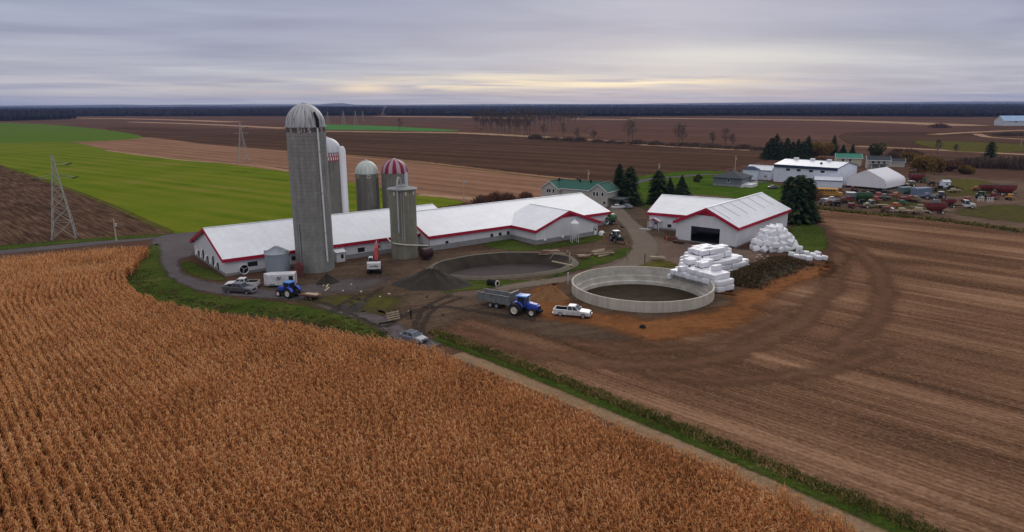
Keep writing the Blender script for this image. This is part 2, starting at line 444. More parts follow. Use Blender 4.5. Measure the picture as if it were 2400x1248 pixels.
MOTTLE = field('mottled_olive_turf', [(.06,.045,.030),(.085,.068,.030),(.085,.080,.020),(.12,.10,.035)], 30, 1.6, 6, .7, patch=5, feather=5.0, lift=(.36,.64), weights=(.4,.3,.6), soft=True)
RUT = field('dark_yard_ruts', [(.045,.034,.028),(.075,.055,.044)], 20, 1, 6, .7, feather=1.2, lift=(.36,.66), soft=True)
MACHYARD = field('machinery_yard_earth', [(.10,.066,.046),(.15,.10,.07),(.20,.14,.10)], 10, 4, 20, 1.8, patch=14, feather=2.5, lift=(.34,.66), soft=True)

# --- base sheet with the tank and the pit cut out, large enough for the horizon
def build_ground():
    S = 11800
    bound = [Vector((-S, -S, 0)), Vector((S, -S, 0)), Vector((S, S, 0)), Vector((-S, S, 0))]
    mid = [Vector((-400, -60, 0)), Vector((400, -60, 0)), Vector((400, 500, 0)), Vector((-400, 500, 0))]
    V = bound + mid; F = [(0,1,5,4),(1,2,6,5),(2,3,7,6),(3,0,4,7)]
    idx = [4,5,6,7]
    for h in HOLES: idx += list(range(len(V), len(V) + len(h))); V = V + h
    for t in tessellate_polygon([mid] + HOLES): F.append(tuple(idx[k] for k in t))
    mb = MB(); mb.add(V, F); o = mb.build('ground', SOIL_FAR, recalc=False)
    bm = bmesh.new(); bm.from_mesh(o.data)
    for f in bm.faces:
        if f.normal.z < 0: f.normal_flip()
    bm.to_mesh(o.data); bm.free()
    tag(o, kind='structure')
build_ground()

# --- far fields
sheet('tilled_field', px((700,306),(900,310),(1100,315),(1300,325),(1500,337),(1800,352),(1800,372),(1700,397),(1640,403),(1520,415),(1440,432),(1200,402),(1000,378),(820,361),(690,352),(500,338),(330,320),(250,300),(420,300)), LAY(2), SOIL_DARK, 8)
sheet('tilled_field', px((430,280),(700,284),(1000,286),(1110,298),(1100,310),(900,307),(700,303),(480,294),(360,284)), LAY(1), SOIL_RED, 12)
sheet('tilled_field', px((1480,290),(1800,288),(2100,291),(2300,302),(2290,328),(2000,340),(1790,346),(1560,336),(1400,320),(1380,300)), LAY(1), SOIL_RED, 10)
sheet('tilled_field', px((2000,311),(2300,312),(2390,330),(2350,352),(2100,344),(1990,336)), LAY(2), SOIL_DARK, 6)
sheet('green_field', px((690,291),(765,292),(900,296),(1075,306),(1000,308),(900,306),(760,304),(690,301)), LAY(3), GREENFAR, 10)
sheet('stubble_field', px((165,331),(330,322),(500,340),(690,355),(820,363),(1000,380),(1200,404),(1440,433),(1460,470),(1280,470),(1100,476),(985,458),(830,430),(690,406),(480,380),(270,357)), LAY(3), TAN, 3)
sheet('green_field', px((-420,286),(-60,288),(80,291),(200,300),(335,321),(160,334),(0,336),(-220,330)), LAY(4), GREEN2, 3)
sheet('green_field', px((-200,332),(0,336),(160,334),(270,356),(480,379),(690,406),(830,430),(985,457),(1080,474),(1040,484),(880,505),(700,522),(470,546),(408,549),(330,514),(130,432),(0,388)), LAY(5), GREEN, 2)
sheet('ploughed_field', px((-330,320),(-150,338),(0,389),(130,432),(330,514),(402,546),(385,553),(200,566),(0,584),(-300,612),(-560,560)), LAY(5), PLOW, 1.4)
strip('ditch_grass', px((-150,340),(0,389),(130,433),(250,479),(330,514),(404,547)), 2.4, LAY(6), DRYGRASS, 1.0)
for nm, p, w, z in (('dirt_lane', ((740,308),(900,310),(1100,313),(1330,326),(1560,341),(1780,352)), 26, 4), ('dirt_lane', ((300,286),(480,292),(680,302)), 28, 4),
                 ('dirt_lane', ((1470,277),(1750,280),(2000,284),(2290,296)), 75, 3), ('dirt_lane', ((880,273.5),(1100,275),(1230,279)), 90, 3),
                 ('dirt_lane', ((1330,279),(1480,281)), 60, 3), ('dirt_lane', ((2000,343),(2200,352),(2420,364)), 12, 4),
                 ('dirt_lane', ((160,277),(350,280),(560,287)), 45, 3), ('dirt_lane', ((2180,316),(2290,310),(2420,305)), 14, 4), ('dirt_lane', ((2290,314),(2320,322),(2420,328)), 9, 4),
                 ('dirt_lane', ((240,352),(420,375),(590,387),(680,403)), 3.0, 6), ('dirt_lane', ((980,456),(1080,464),(1130,470)), 6, 6)):
    strip(nm, px(*p), w, LAY(z), PALE, w * .4)
strip('ditch_grass', px((830,366),(1000,384),(1200,408),(1450,438)), 2.2, LAY(6), DRYGRASS, 1.0)
# --- near fields and yard
sheet('stubble_field', px((1008,768),(1060,806),(1250,888),(1700,1060),(2150,1240),(2330,1330),(2900,1330),(2760,590),(2400,541),(2200,514),(2000,496),(1912,482),(1912,520),(1950,545),(1958,610),(1890,640),(1790,690),(1705,745),(1500,785),(1390,765),(1200,757),(1080,722)), LAY(2), STUB, 5.0)
sheet('farmyard', px((560,690),(615,655),(700,640),(790,622),(900,600),(1010,588),(1240,574),(1400,546),(1440,505),(1500,480),(1530,500),(1590,560),(1740,582),(1800,600),(1770,660),(1730,700),(1700,745),(1500,800),(1300,790),(1090,745),(1030,800),(985,822),(870,775),(760,722)), LAY(3), YARD, 4.5, holes=HOLES)
sheet('packed_yard', px((1450,528),(1500,545),(1600,568),(1740,585),(1800,588),(1770,640),(1700,622),(1590,630),(1480,620),(1420,645),(1330,660),(1250,672),(1150,690),(1060,700),(1040,690),(1100,676),(1240,668),(1340,640),(1430,610),(1480,580)), LAY(4), YARD2, 3.0)
apron = [TANK + Vector((math.cos(a), math.sin(a), 0)) * (TANK_R + 2.2) for a in [RAD(x) for x in range(150, 391, 8)]]
apron_out = px((1705,690),(1760,672),(1850,640),(1900,625),(1940,612),(1962,618),(1945,642),(1880,668),(1810,700),(1770,745),(1680,780),(1560,797),(1460,792),(1390,765),(1300,752),(1250,735),(1235,690),(1290,662))
sheet('subsoil_apron', apron + apron_out, LAY(5), APRON, 4.0, 4)
strip('gravel_road', px((-320,628),(-100,603),(0,592),(120,581),(250,568),(380,556),(470,547)), 5.6, LAY(6), GRAVEL, .8)
sheet('gravel_road', px((352,568),(380,553),(440,546),(470,552),(460,585),(452,600),(425,608),(420,620),(432,640),(470,656),(530,668),(640,682),(760,700),(700,703),(620,700),(540,694),(470,683),(415,662),(385,640),(372,610)), LAY(7), GRAVEL, .8)
strip('gravel_road', px((620,690),(720,700),(800,722),(880,752),(950,790),(1020,815)), [4.5,4.5,4.2,3.8,3.6,3.4], LAY(5), GRAVEL, 1.2)
sheet('gravel_yard', px((640,672),(740,664),(840,648),(900,655),(880,672),(800,690),(700,694)), LAY(6), field('grey_grit_patch', [(.082,.068,.064),(.112,.096,.093),(.15,.132,.13)], 10, 1.4, 9, .7, patch=6, feather=5.0, soft=True), 5.0)
strip('gravel_drive', px((1430,470),(1462,512),(1492,540),(1512,575),(1500,605),(1450,628),(1400,640),(1340,652),(1260,664),(1160,680)), [4.5,5,5.5,6.5,6.5,5,4.2,4,4,3.5], LAY(8), TANGRAVEL, 1.3)
sheet('grass_island', px((424,622),(440,612),(470,622),(505,640),(532,654),(520,660),(480,656),(440,642)), LAY(8), GRASS, .7)
sheet('grass_verge', px((346,584),(374,572),(378,612),(390,640),(425,668),(480,688),(560,699),(640,706),(720,718),(800,738),(870,764),(905,788),(880,792),(700,752),(560,740),(430,722),(330,695),(283,655),(296,625)), LAY(7), GRASS, 1.0)
sheet('grass_verge', px((1096,660),(1165,657),(1250,656),(1330,634),(1375,600),(1480,580),(1487,588),(1440,612),(1340,640),(1240,668),(1100,682),(1040,690),(1050,672)), LAY(7), GRASS, 1.2)
sheet('grass_verge', px((1500,612),(1560,612),(1590,622),(1580,632),(1540,630),(1490,626)), LAY(7), DRYGRASS, .8)
sheet('grass_verge', px((1855,530),(1915,528),(1938,555),(1935,585),(1880,606),(1840,590)), LAY(6), GRASS, 1.0)
sheet('grass_verge', px((1130,574),(1200,560),(1255,577),(1400,552),(1420,556),(1380,570),(1250,588),(1180,586)), LAY(7), GRASS, .8)
sheet('grass_verge', px((-300,604),(0,577),(200,560),(380,549),(386,555),(200,569),(0,587),(-300,614)), LAY(6), GRASS, .8)
sheet('grass_verge', px((700,705),(790,690),(900,688),(960,705),(900,745),(820,728)), LAY(5), MOTTLE, 5.0)
sheet('lawn', px((1490,416),(1660,400),(1760,418),(1850,440),(1845,470),(1720,468),(1600,455),(1540,470),(1500,500),(1440,515),(1420,500),(1440,480),(1500,470)), LAY(2), LAWN, 1.6)
strip('gravel_road', px((1380,474),(1500,425),(1600,414),(1680,410),(1800,430)), 5, LAY(4), GRAVEL, 1.0)
sheet('dry_yard', px((1590,455),(1700,462),(1720,470),(1600,466)), LAY(5), YARD2, 1.0)
sheet('machinery_yard', px((1880,440),(1990,424),(2160,408),(2300,418),(2460,440),(2460,548),(2200,512),(2000,494),(1890,480)), LAY(3), MACHYARD, 7.0)
sheet('grass_verge', px((2050,470),(2150,474),(2180,484),(2100,492),(2040,484)), LAY(5), MOTTLE, 4.5)
sheet('grass_verge', px((2220,420),(2300,424),(2330,438),(2270,446),(2225,436)), LAY(5), DRYGRASS, 4.5)
sheet('turf_patch', px((1960,470),(2040,462),(2120,468),(2160,480),(2080,488),(1990,484)), LAY(4), MOTTLE, 5.0)
sheet('turf_patch', px((2180,440),(2280,436),(2340,452),(2260,462),(2190,456)), LAY(4), MOTTLE, 6.0)
sheet('turf_patch', px((2230,500),(2340,480),(2420,490),(2420,520),(2320,515)), LAY(4), MOTTLE, 6.0)
sheet('grass_verge', px((2150,330),(2420,340),(2420,352),(2330,358),(2200,350)), LAY(4), DRYGRASS, 4)
strip('weedy_margin', px((1900,484),(2000,498),(2200,516),(2400,543),(2600,575)), 3.2, LAY(6), DRYGRASS, 1.4)
# broad worn tracks swinging round the tank over the stubble
for p, w in ((((1060,775),(1180,808),(1320,838),(1480,858),(1650,845),(1790,800),(1900,735),(1960,650),(1962,590)), 4.2), (((1500,870),(1680,892),(1860,880),(2000,850),(2090,800)), 3.4),
             (((1330,800),(1480,822),(1640,812),(1770,772),(1860,715)), 2.6), (((1960,560),(2030,600),(2070,680),(2040,760),(1950,830)), 4.0), (((1965,556),(2080,585),(2220,605),(2400,630)), 3.2)):
    strip('worn_track', px(*p), w, LAY(4), TRACK, 3.0)
for p, w in ((((690,700),(760,712),(830,740),(900,770)), .5), (((760,742),(800,715),(845,690)), 1.1), (((830,735),(860,700),(900,672)), .8),
             (((985,800),(975,760),(1000,720),(1060,690)), .7), (((1000,805),(992,765),(1020,725),(1085,695)), .7), (((900,770),(960,735),(1040,720),(1140,735),(1260,752)), 1.4)):
    strip('tyre_track', px(*p), w, LAY(6), RUT, 1.0)
# lane between corn and ditch, grass strip
DD = Vector((-.67, .742, 0)).normalized(); NN = Vector((.742, .67, 0)).normalized()
def ts(t, s): return DD * t + NN * s
lane = [(70,52.8),(66,53.0),(60,53.3),(45,53.5),(28,53.2),(10,52.6),(-12,52)]
strip('dirt_path', [ts(t, s) for t, s in lane], [2.4,2.6,2.6,2.4,2.6,2.8,2.8], LAY(8), PATHM, .8)
strip('grass_strip', [ts(t, s + 2.0) for t, s in [(78,52.6)] + lane[2:]], [1.4,1.7,1.9,2.0,2.0,2.0], LAY(9), GRASS, 1.2)

# ================================================================= CORN
CORN_OUT = [(33,36),(31.6,40),(27.9,43.4),(21.0,52.3),(8.0,65.5),(-5.4,79.2),(-9.3,83.9),(-13.4,86.9),(-35.6,97),(-49.5,102.7),(-58,107.7),(-65.9,114.4),(-71.6,122),(-74.5,128.1),(-76.2,134.3),(-79.9,142.4),(-80.6,147.8),(-82.6,152.0),(-94.4,148),(-107.5,140),(-140,119),(-100,70),(-62,36)]
def inside(P, poly):
    x, y = P[:, 0], P[:, 1]; r = np.zeros(len(P), bool); n = len(poly)
    for i in range(n):
        x0, y0 = poly[i]; x1, y1 = poly[(i + 1) % n]
        if y0 == y1: continue
        r ^= ((y0 > y) != (y1 > y)) & (x < (x1 - x0) * (y - y0) / (y1 - y0) + x0)
    return r
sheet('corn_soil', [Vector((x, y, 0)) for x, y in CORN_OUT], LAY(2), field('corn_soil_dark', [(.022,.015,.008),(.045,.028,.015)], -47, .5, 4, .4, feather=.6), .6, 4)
def corn_template(nleaf, seg, seed, wide=1.0):
    # leaves lie mostly along the row, the crop walks in rows
    r = random.Random(seed); V = []; F = []; T = []
    def ribbon(pts, w, side, tint):
        o = len(V)
        for p, ww in zip(pts, w):
            V.append(tuple(p - side * ww / 2)); V.append(tuple(p + side * ww / 2)); T.extend([tint, tint])
        for i in range(len(pts) - 1): F.append((o + 2*i, o + 2*i + 1, o + 2*i + 3, o + 2*i + 2))
    H = r.uniform(1.75, 2.05)
    ribbon([Vector((0,0,0)), Vector((0,0,H))], [.04,.03], Vector((1,0,0)), .25)
    a = r.uniform(-.4, .4)
    for i in range(nleaf):
        a = math.pi*(i % 2) + r.gauss(0, .62); z = .35 + (H - .5) * i / (nleaf - 1)
        d = Vector((math.cos(a), math.sin(a), 0)); side = Vector((-d.y, d.x, 0)); L = r.uniform(.42, .70); up = r.uniform(.1, .35)
        pts = []
        for k in range(seg + 1):
            t = k / seg
            pts.append(Vector((0,0,z)) + d * (L * (t - .15*t*t)) + Vector((0,0, up*math.sin(min(1,t*1.5)*math.pi*.55)*1.0 - .95*L*t*t*t*r.uniform(.7,1.3))))
        wv = [.05, .085, .07, .02] if seg == 3 else [.06, .10, .02]
        ribbon(pts, [q * wide for q in wv], (side + Vector((0,0,r.uniform(-.5,.5)))).normalized(), r.uniform(.25, .8))
    for k in range(4 if seg == 3 else 3):
        b = r.uniform(0, 6.28); d = Vector((math.cos(b)*.18, math.sin(b)*.18, .32 - .05*k))
        ribbon([Vector((0,0,H-.02)), Vector((0,0,H)) + d * .7, Vector((0,0,H)) + d * 1.05 - Vector((0,0,.05))], [.035*wide,.03*wide,.012], Vector((-math.sin(b), math.cos(b), 0)), r.uniform(.75, 1.0))
    return np.array(V), np.array(F), np.array(T)
def corn_points():
    S = np.arange(-30, 60, .86); Tt = np.arange(-30, 190, .165)
    s, t = np.meshgrid(S, Tt); s = s.ravel(); t = t.ravel()
    t = t + rng.uniform(-.1, .1, len(t)); s0 = s + rng.normal(0, .035, len(s))
    bend = .0087 * np.maximum(0, t - 128) ** 2
    s1 = s0 + np.minimum(bend, 60)
    P = np.stack([DD.x*t + NN.x*s1, DD.y*t + NN.y*s1], 1)
    # ragged rim and missing plants
    J = P + np.stack([np.sin(P[:,1]*1.7)*.35, np.cos(P[:,0]*2.1)*.35], 1)
    k = inside(J, CORN_OUT) & (rng.random(len(P)) > .05)
    vis = (P[:,1] > 37)
    row = math.atan2(DD.y, DD.x) - np.arctan(2*.0087*np.maximum(0, t - 128))
    return P[k & vis], row[k & vis]
def scatter(templates, P, yaw, sc, lean, tint0, tilt_rng=.12):
    """copies of small templates as one big mesh"""
    VV, FF, TT = [], [], []; off = 0
    which = rng.integers(0, len(templates), len(P))
    for ti, (V, F, T) in enumerate(templates):
        I = np.where(which == ti)[0]
        if not len(I): continue
        n = len(I); c, s = np.cos(yaw[I]), np.sin(yaw[I])
        lx = rng.normal(0, lean, n); ly = rng.normal(0, lean, n)
        X = V[None,:,0]*c[:,None] - V[None,:,1]*s[:,None]; Y = V[None,:,0]*s[:,None] + V[None,:,1]*c[:,None]; Z = np.repeat(V[None,:,2], n, 0)
        X = (X + Z*lx[:,None]) * sc[I][:,None] + P[I][:,0:1]; Y = (Y + Z*ly[:,None]) * sc[I][:,None] + P[I][:,1:2]; Z = Z * sc[I][:,None]
        if P.shape[1] > 2: Z = Z + P[I][:,2:3]
        VV.append(np.stack([X, Y, Z], 2).reshape(-1, 3))
        FF.append((F[None] + (np.arange(n) * len(V))[:,None,None] + off).reshape(-1, F.shape[1])); off += n * len(V)
        TT.append((T[None] + tint0[I][:,None]).reshape(-1))
    return np.concatenate(VV), np.concatenate(FF), np.concatenate(TT)
def build_corn():
    P, row = corn_points(); d = np.hypot(P[:,0], P[:,1])
    M = tinted('dry_corn_leaf', [(.0,(.070,.040,.016)),(.25,(.24,.108,.041)),(.42,(.43,.172,.067)),(.60,(.60,.252,.093)),(.85,(.73,.375,.15)),(1.0,(.78,.50,.26))], .8, .1, .3, extra=(.11, .6))
    near = P[d < 82]; far = P[d >= 82]; ra = row[d < 82]; rb = row[d >= 82]
    Va, Fa, Ta = scatter([corn_template(11, 3, i, .82) for i in range(7)], near, ra + rng.normal(0, .35, len(near)), rng.uniform(.88, 1.12, len(near)), .07, rng.uniform(-.16, .16, len(near)))
    Vb, Fb, Tb = scatter([corn_template(8, 2, 20 + i, 1.1) for i in range(7)], far, rb + rng.normal(0, .35, len(far)), rng.uniform(.88, 1.12, len(far)), .07, rng.uniform(-.16, .16, len(far)))
    o = np_mesh('corn_field', np.concatenate([Va, Vb]), np.concatenate([Fa, Fb + len(Va)]), M, None, {'tint': np.concatenate([Ta, Tb])})
    tag(o, 'tall dry russet corn standing in curving rows over the near field', 'corn', None, 'stuff')
    print('corn plants', len(near), len(far), 'faces', len(Fa) + len(Fb))
build_corn()

# ================================================================= GRASS AND WEED MASSES
def tuft_template(n, h, w, seed, spread=.35, flop=.5):
    r = random.Random(seed); V = []; F = []; T = []
    for i in range(n):
        a = r.uniform(0, 6.28); d = Vector((math.cos(a), math.sin(a), 0)); b = Vector((r.uniform(-spread, spread), r.uniform(-spread, spread), 0)); L = h * r.uniform(.5, 1.1)
        side = Vector((-d.y, d.x, 0)); o = len(V); t = r.uniform(.2, .8)
        for k, (q, ww) in enumerate(((0, w), (.6, w*.9), (1, w*.25))):
            p = b + d * (flop * L * q * q) + Vector((0, 0, L * (q - .25*q*q)))
            V.append(tuple(p - side*ww/2)); V.append(tuple(p + side*ww/2)); T.extend([t, t])
        F.append((o, o+1, o+3, o+2)); F.append((o+2, o+3, o+5, o+4))
    return np.array(V), np.array(F), np.array(T)
def tufts(name, P, h, w, m, label, cat, n=9, scl=(.6, 1.3), spread=.35):
    P = np.array(P); k = len(P)
    V, F, T = scatter([tuft_template(n, h, w, 50 + i, spread) for i in range(5)], P, rng.uniform(0, 6.28, k), rng.uniform(scl[0], scl[1], k), .05, rng.uniform(-.25, .25, k))
    o = np_mesh(name, V, F, m, None, {'tint': T}); return tag(o, label, cat, None, 'stuff')
WEED = tinted('rank_weed_blades', [(0,(.032,.046,.010)),(.3,(.058,.090,.016)),(.5,(.12,.115,.028)),(.7,(.24,.155,.06)),(1,(.42,.28,.15))], .85, .05, .15, extra=(.22, .9))
WEEDDARK = tinted('dark_weed_blades', [(0,(.028,.040,.010)),(.35,(.052,.078,.014)),(.55,(.080,.070,.026)),(.78,(.14,.09,.042)),(1,(.24,.16,.08))], .85, .05, .1, extra=(.25, .6))
GRASSB = tinted('green_grass_blades', [(0,(.035,.075,.010)),(.5,(.065,.13,.016)),(1,(.13,.155,.035))], .85, .05, .15, extra=(.2, .6))
pts = []
for i in range(3600):
    t = rng.uniform(-8, 80); k = np.interp(t, [-12,10,28,45,62,74,85], [52,52.6,53.2,53.5,53.3,52.8,52.4])
    q = ts(t, k + 3.5 + rng.normal(0, .55)); pts.append((q.x, q.y, 0))
tufts('weed_hedge', pts, .38, .06, WEED, 'line of rank weeds and brown grass along the ditch between the path and stubble', 'weeds')
pts = []
for i in range(3000):
    t = rng.uniform(-8, 76); k = np.interp(t, [-12,10,28,45,62,74,85], [52,52.6,53.2,53.5,53.3,52.8,52.4])
    q = ts(t, k + 2.0 + rng.normal(0, .5)); pts.append((q.x, q.y, 0))
tufts('path_grass', pts, .16, .06, GRASSB, 'short green grass beside the dirt path', 'grass')
pts = []
edge = px((292,640),(310,668),(345,695),(430,716),(540,733),(640,744),(730,762),(800,778),(880,792))
edge = densify(edge, 20)
for i in range(800):
    p = random.choice(edge); pts.append((p.x + random.gauss(0, 1.5) + 1.0, p.y + random.gauss(0, 1.5) + 1.6, 0))
tufts('bank_weeds', pts, .3, .10, WEEDDARK, 'dark rough weeds on the bank between the corn and the gravel road', 'weeds')
# ================================================================= BUILDINGS
def frame(x, y, ang, z=0):
    global CUR
    CUR = Matrix.Translation((x, y, z)) @ Matrix.Rotation(ang, 4, 'Z'); return CUR
def wall_frame(root_M, ox, oy, ang):
    """wall frame: x along the wall, y INTO the building (outside is -y), z up"""
    return CUR.inverted() @ root_M @ Matrix.Translation((ox, oy, 0)) @ Matrix.Rotation(ang, 4, 'Z')
def lbox(mb, W, cx, cz, w, h, y0, y1, mi=0): mb.box((cx, (y0 + y1) / 2, cz), (w, abs(y1 - y0), h), W, 0, mi)
def gable(root, x0, y0, L, W, ze, zr, oh=.5, ang=0, walls=True, found=None, fascia=.45, roofm=None, wallm=None, gablem=None, trimm=None, ends=(True, True), hole=None, roofname='roof', thick=.16, trim=True, wallname='wall', rake_red=0):
    """gabled block in the root's frame; x0,y0,L,W are the ROOF outline (eaves), walls sit oh inside"""
    roofm = roofm or M_ROOF; wallm = wallm or M_WALL; gablem = gablem or M_WALLY; trimm = trimm or M_RED
    T = Matrix.Translation((x0, y0, 0)) @ Matrix.Rotation(ang, 4, 'Z')
    sl = (zr - ze) / (W / 2); zw = ze + sl * oh - thick - .02      # wall top under the roof
    a, b, c, d = oh, L - oh, oh, W - oh; zp = zr - thick - .02
    if walls:
        t = .25
        for y in (c, d - t): MB().box(((a + b) / 2, y + t / 2, zw / 2), (b - a, t, zw), T).build(wallname, wallm, root)
        for i, x in enumerate((a, b - t)):
            if not ends[i]: continue
            mb = MB(); G_ = Matrix.Translation((x + t / 2, 0, 0)) @ Matrix.Rotation(RAD(90), 4, 'Z')
            if i == 0 and hole:
                h0, h1, hz = hole
                zt = lambda y: zw + (zp - zw) * (1 - abs(y - W/2) / (W/2 - oh))
                ys = sorted(set([c + t, h0, W/2, h1, d - t]))
                for p, q in zip(ys[:-1], ys[1:]):
                    zb = hz if (p >= h0 - 1e-6 and q <= h1 + 1e-6) else 0
                    mb.prism([(p, zb), (q, zb), (q, zt(q)), (p, zt(p))], t, T @ G_)
            else: mb.prism([(c + t, 0), (d - t, 0), (d - t, zw), (W/2, zp), (c + t, zw)], t, T @ G_)
            mb.build('gable_wall', gablem, root)
    if found:
        mb = MB(); h, p = found
        for y in (c - p, d): mb.box(((a + b) / 2, y + p / 2, h / 2), (b - a + 2 * p, p, h), T)
        for i, x in enumerate((a - p, b)):
            if ends[i]: mb.box((x + p / 2, W / 2, h / 2), (p, d - c, h), T)
        mb.build('foundation', M_CONC, root)
    mb = MB()
    n = thick
    mb.add([(0, 0, ze), (L, 0, ze), (L, W/2, zr), (0, W/2, zr), (0, 0, ze - n), (L, 0, ze - n), (L, W/2, zr - n), (0, W/2, zr - n)],
           [(0,1,2,3),(7,6,5,4),(0,4,5,1),(1,5,6,2),(3,7,4,0)], T)
    mb.add([(0, W, ze), (L, W, ze), (L, W/2, zr), (0, W/2, zr), (0, W, ze - n), (L, W, ze - n), (L, W/2, zr - n), (0, W/2, zr - n)],
           [(3,2,1,0),(4,5,6,7),(1,5,4,0),(2,6,5,1),(0,4,7,3)], T)
    mb.build(roofname, roofm, root)
    mb = MB(); mb.box((L/2, W/2, zr + .03), (L - .04, .5, .05), T); mb.build('ridge_cap', roofm, root)
    if trim:
        mb = MB()
        for y in (-.06, W + .06): mb.box((L/2, y, ze - fascia/2 - .01), (L + .2, .1, fascia), T)
        for i, x in enumerate((-.06, L + .06)):
            if not ends[i]: continue
            G_ = Matrix.Translation((x, 0, 0)) @ Matrix.Rotation(RAD(90), 4, 'Z')
            mb.prism([(0, ze - .02), (W/2, zr - .02), (W/2, zr - fascia - .02), (0, ze - fascia - .02)], .1, T @ G_)
            mb.prism([(W, ze - .02), (W/2, zr - .02), (W/2, zr - fascia - .02), (W, ze - fascia - .02)], .1, T @ G_)
        if rake_red:
            G_ = Matrix.Translation((oh - .08, 0, 0)) @ Matrix.Rotation(RAD(90), 4, 'Z')
            zb = zp - rake_red; hw = (W/2 - oh) * rake_red / (zp - zw) * .97
            mb.prism([(W/2 - hw, zb), (W/2 + hw, zb), (W/2, zp - .05)], .12, T @ G_)
        mb.build('red_trim' if trimm is M_RED else 'trim', trimm, root)
    return T
def window(root, W, cx, cz, w, h, frame_m=None, name='window', proud=.05):
    mb = MB(); e = .12
    lbox(mb, W, cx, cz + h/2 + e/2, w + 2*e, e, -proud, .02); lbox(mb, W, cx, cz - h/2 - e/2, w + 2*e, e, -proud, .02)
    lbox(mb, W, cx - w/2 - e/2, cz, e, h, -proud, .02); lbox(mb, W, cx + w/2 + e/2, cz, e, h, -proud, .02)
    f = mb.build(name, frame_m or M_WHITE, root)
    mb = MB(); lbox(mb, W, cx, cz, w - .01, h - .01, -proud * .5, .02)
    if w > 1.0: pass
    mb.build('pane', M_GLASS, f); return f
def door(root, W, cx, w, h, m=None, glass=True, z0=0.0, frame_m=None):
    mb = MB(); lbox(mb, W, cx, z0 + h/2, w, h, -.07, .02); d = mb.build('door', m or M_WHITE, root)
    mb = MB(); e = .1
    lbox(mb, W, cx - w/2 - e/2, z0 + h/2, e, h, -.1, .02); lbox(mb, W, cx + w/2 + e/2, z0 + h/2, e, h, -.1, .02); lbox(mb, W, cx, z0 + h + e/2, w + 2*e, e, -.1, .02)
    mb.build('frame', frame_m or M_GLASS, d)
    if glass:
        mb = MB(); lbox(mb, W, cx, z0 + h*.68, w*.55, h*.3, -.09, -.06); mb.build('pane', M_GLASS, d)
    mb = MB(); lbox(mb, W, cx + w*.38, z0 + h*.48, .08, .16, -.13, -.07); mb.build('handle', M_CHROME, d)
    return d
def fan(root, W, cx, cz, r):
    mb = MB(); T = W @ Matrix.Translation((cx, 0, cz)) @ Matrix.Rotation(RAD(90), 4, 'X')
    mb.lathe([(r, -.02), (r, .55), (r + .1, .6), (r + .12, .55), (r + .12, -.02)], 28, T)
    f = mb.build('fan', M_WHITE, root, 40)
    mb = MB(); mb.lathe([(0, .12), (r, .12), (r, .1), (0, .1)], 28, T); mb.build('fan_shroud', M_DARK, f)
    mb = MB()
    for k in range(3):
        a = k * math.pi * 2 / 3 + .3
        mb.box((math.cos(a) * r * .45, math.sin(a) * r * .45, .25), (r * .85, r * .16, .04), T @ Matrix.Identity(4), a)
    mb.lathe([(0, .4), (.14, .4), (.14, .2), (0, .2)], 10, T); mb.build('fan_blade', M_TUBE, f)
    return f

# ---------------- long dairy barn: low range on the left, wider range and gabled wing on the right
A_ANG = 0.6565
barn = thing('dairy_barn', 'long white barn with red trimmed roof running behind the silos', 'barn', (-56.6, 130.192, 0), A_ANG)
bM = frame(-56.6, 130.192, A_ANG)
gable(barn, 0, 0, 55.65, 25.56, 3.6, 8.06, .55, found=(.55, .05), fascia=.68)
BX, BY, BL, BW = 43.9, -4.67, 58.9, 24.2
gable(barn, BX, BY, BL, BW, 3.62, 7.66, .5, found=(1.25, .06), fascia=.68, roofname='roof')
# wing: ridge along -y; frame rotated so its x runs from the front gable back into the range
WX0, WX1, WY = BX + 23.75, BX + 45.35, BY - 9.6
gable(barn, WX1, WY, 15.5, WX1 - WX0, 3.64, 7.42, .5, ang=RAD(90), found=(1.1, .06), fascia=.68, ends=(True, False), rake_red=0)
mb = MB()
Tw = Matrix.Translation((WX1, WY, 0)) @ Matrix.Rotation(RAD(90), 4, 'Z')
mb.prism([(6.9, 5.75), (14.7, 5.75), (10.8, 7.15)], .1, Tw @ Matrix.Translation((.38, 0, 0)) @ Matrix.Rotation(RAD(90), 4, 'Z'))
mb.build('gable_panel', M_RED, barn)
WA = wall_frame(bM, 0, .55, 0)                    # front wall of the low range
WB = wall_frame(bM, BX, BY + .5, 0)               # front wall of the wide range
WW = wall_frame(bM, WX0, WY + .5, 0)              # front wall of the wing
WG = wall_frame(bM, .55, 25.56, RAD(-90))         # left gable, x runs from back to front
def wpx(root, W, pxc, pyc, w, h, **k):
    x, z = on_plane(pxc, pyc, W); return window(root, W, x, z, w, h, **k)
wpx(barn, WA, 592, 619, 2.0, 1.0); wpx(barn, WA, 688, 606, .9, .9); wpx(barn, WA, 846.5, 586, 1.7, 1.05)
x, z = on_plane(571, 634, WA); fan(barn, WA, x, max(z, 1.0), .88)
x, z = on_plane(887.6, 590, WA); door(barn, WA, x, 1.0, 2.15, z0=.25)
x, z = on_plane(793, 592, WA)
mb = MB(); lbox(mb, WA, x, 1.55, 3.1, 2.9, -.09, .02); d = mb.build('sliding_door', M_WHITE, barn)
mb = MB(); lbox(mb, WA, x + 1.6, 1.55, .08, 2.9, -.12, .02); lbox(mb, WA, x, 3.04, 3.4, .08, -.14, .02); lbox(mb, WA, x + .6, 2.2, .5, .12, -.12, -.08); mb.build('rail', M_GLASS, d)
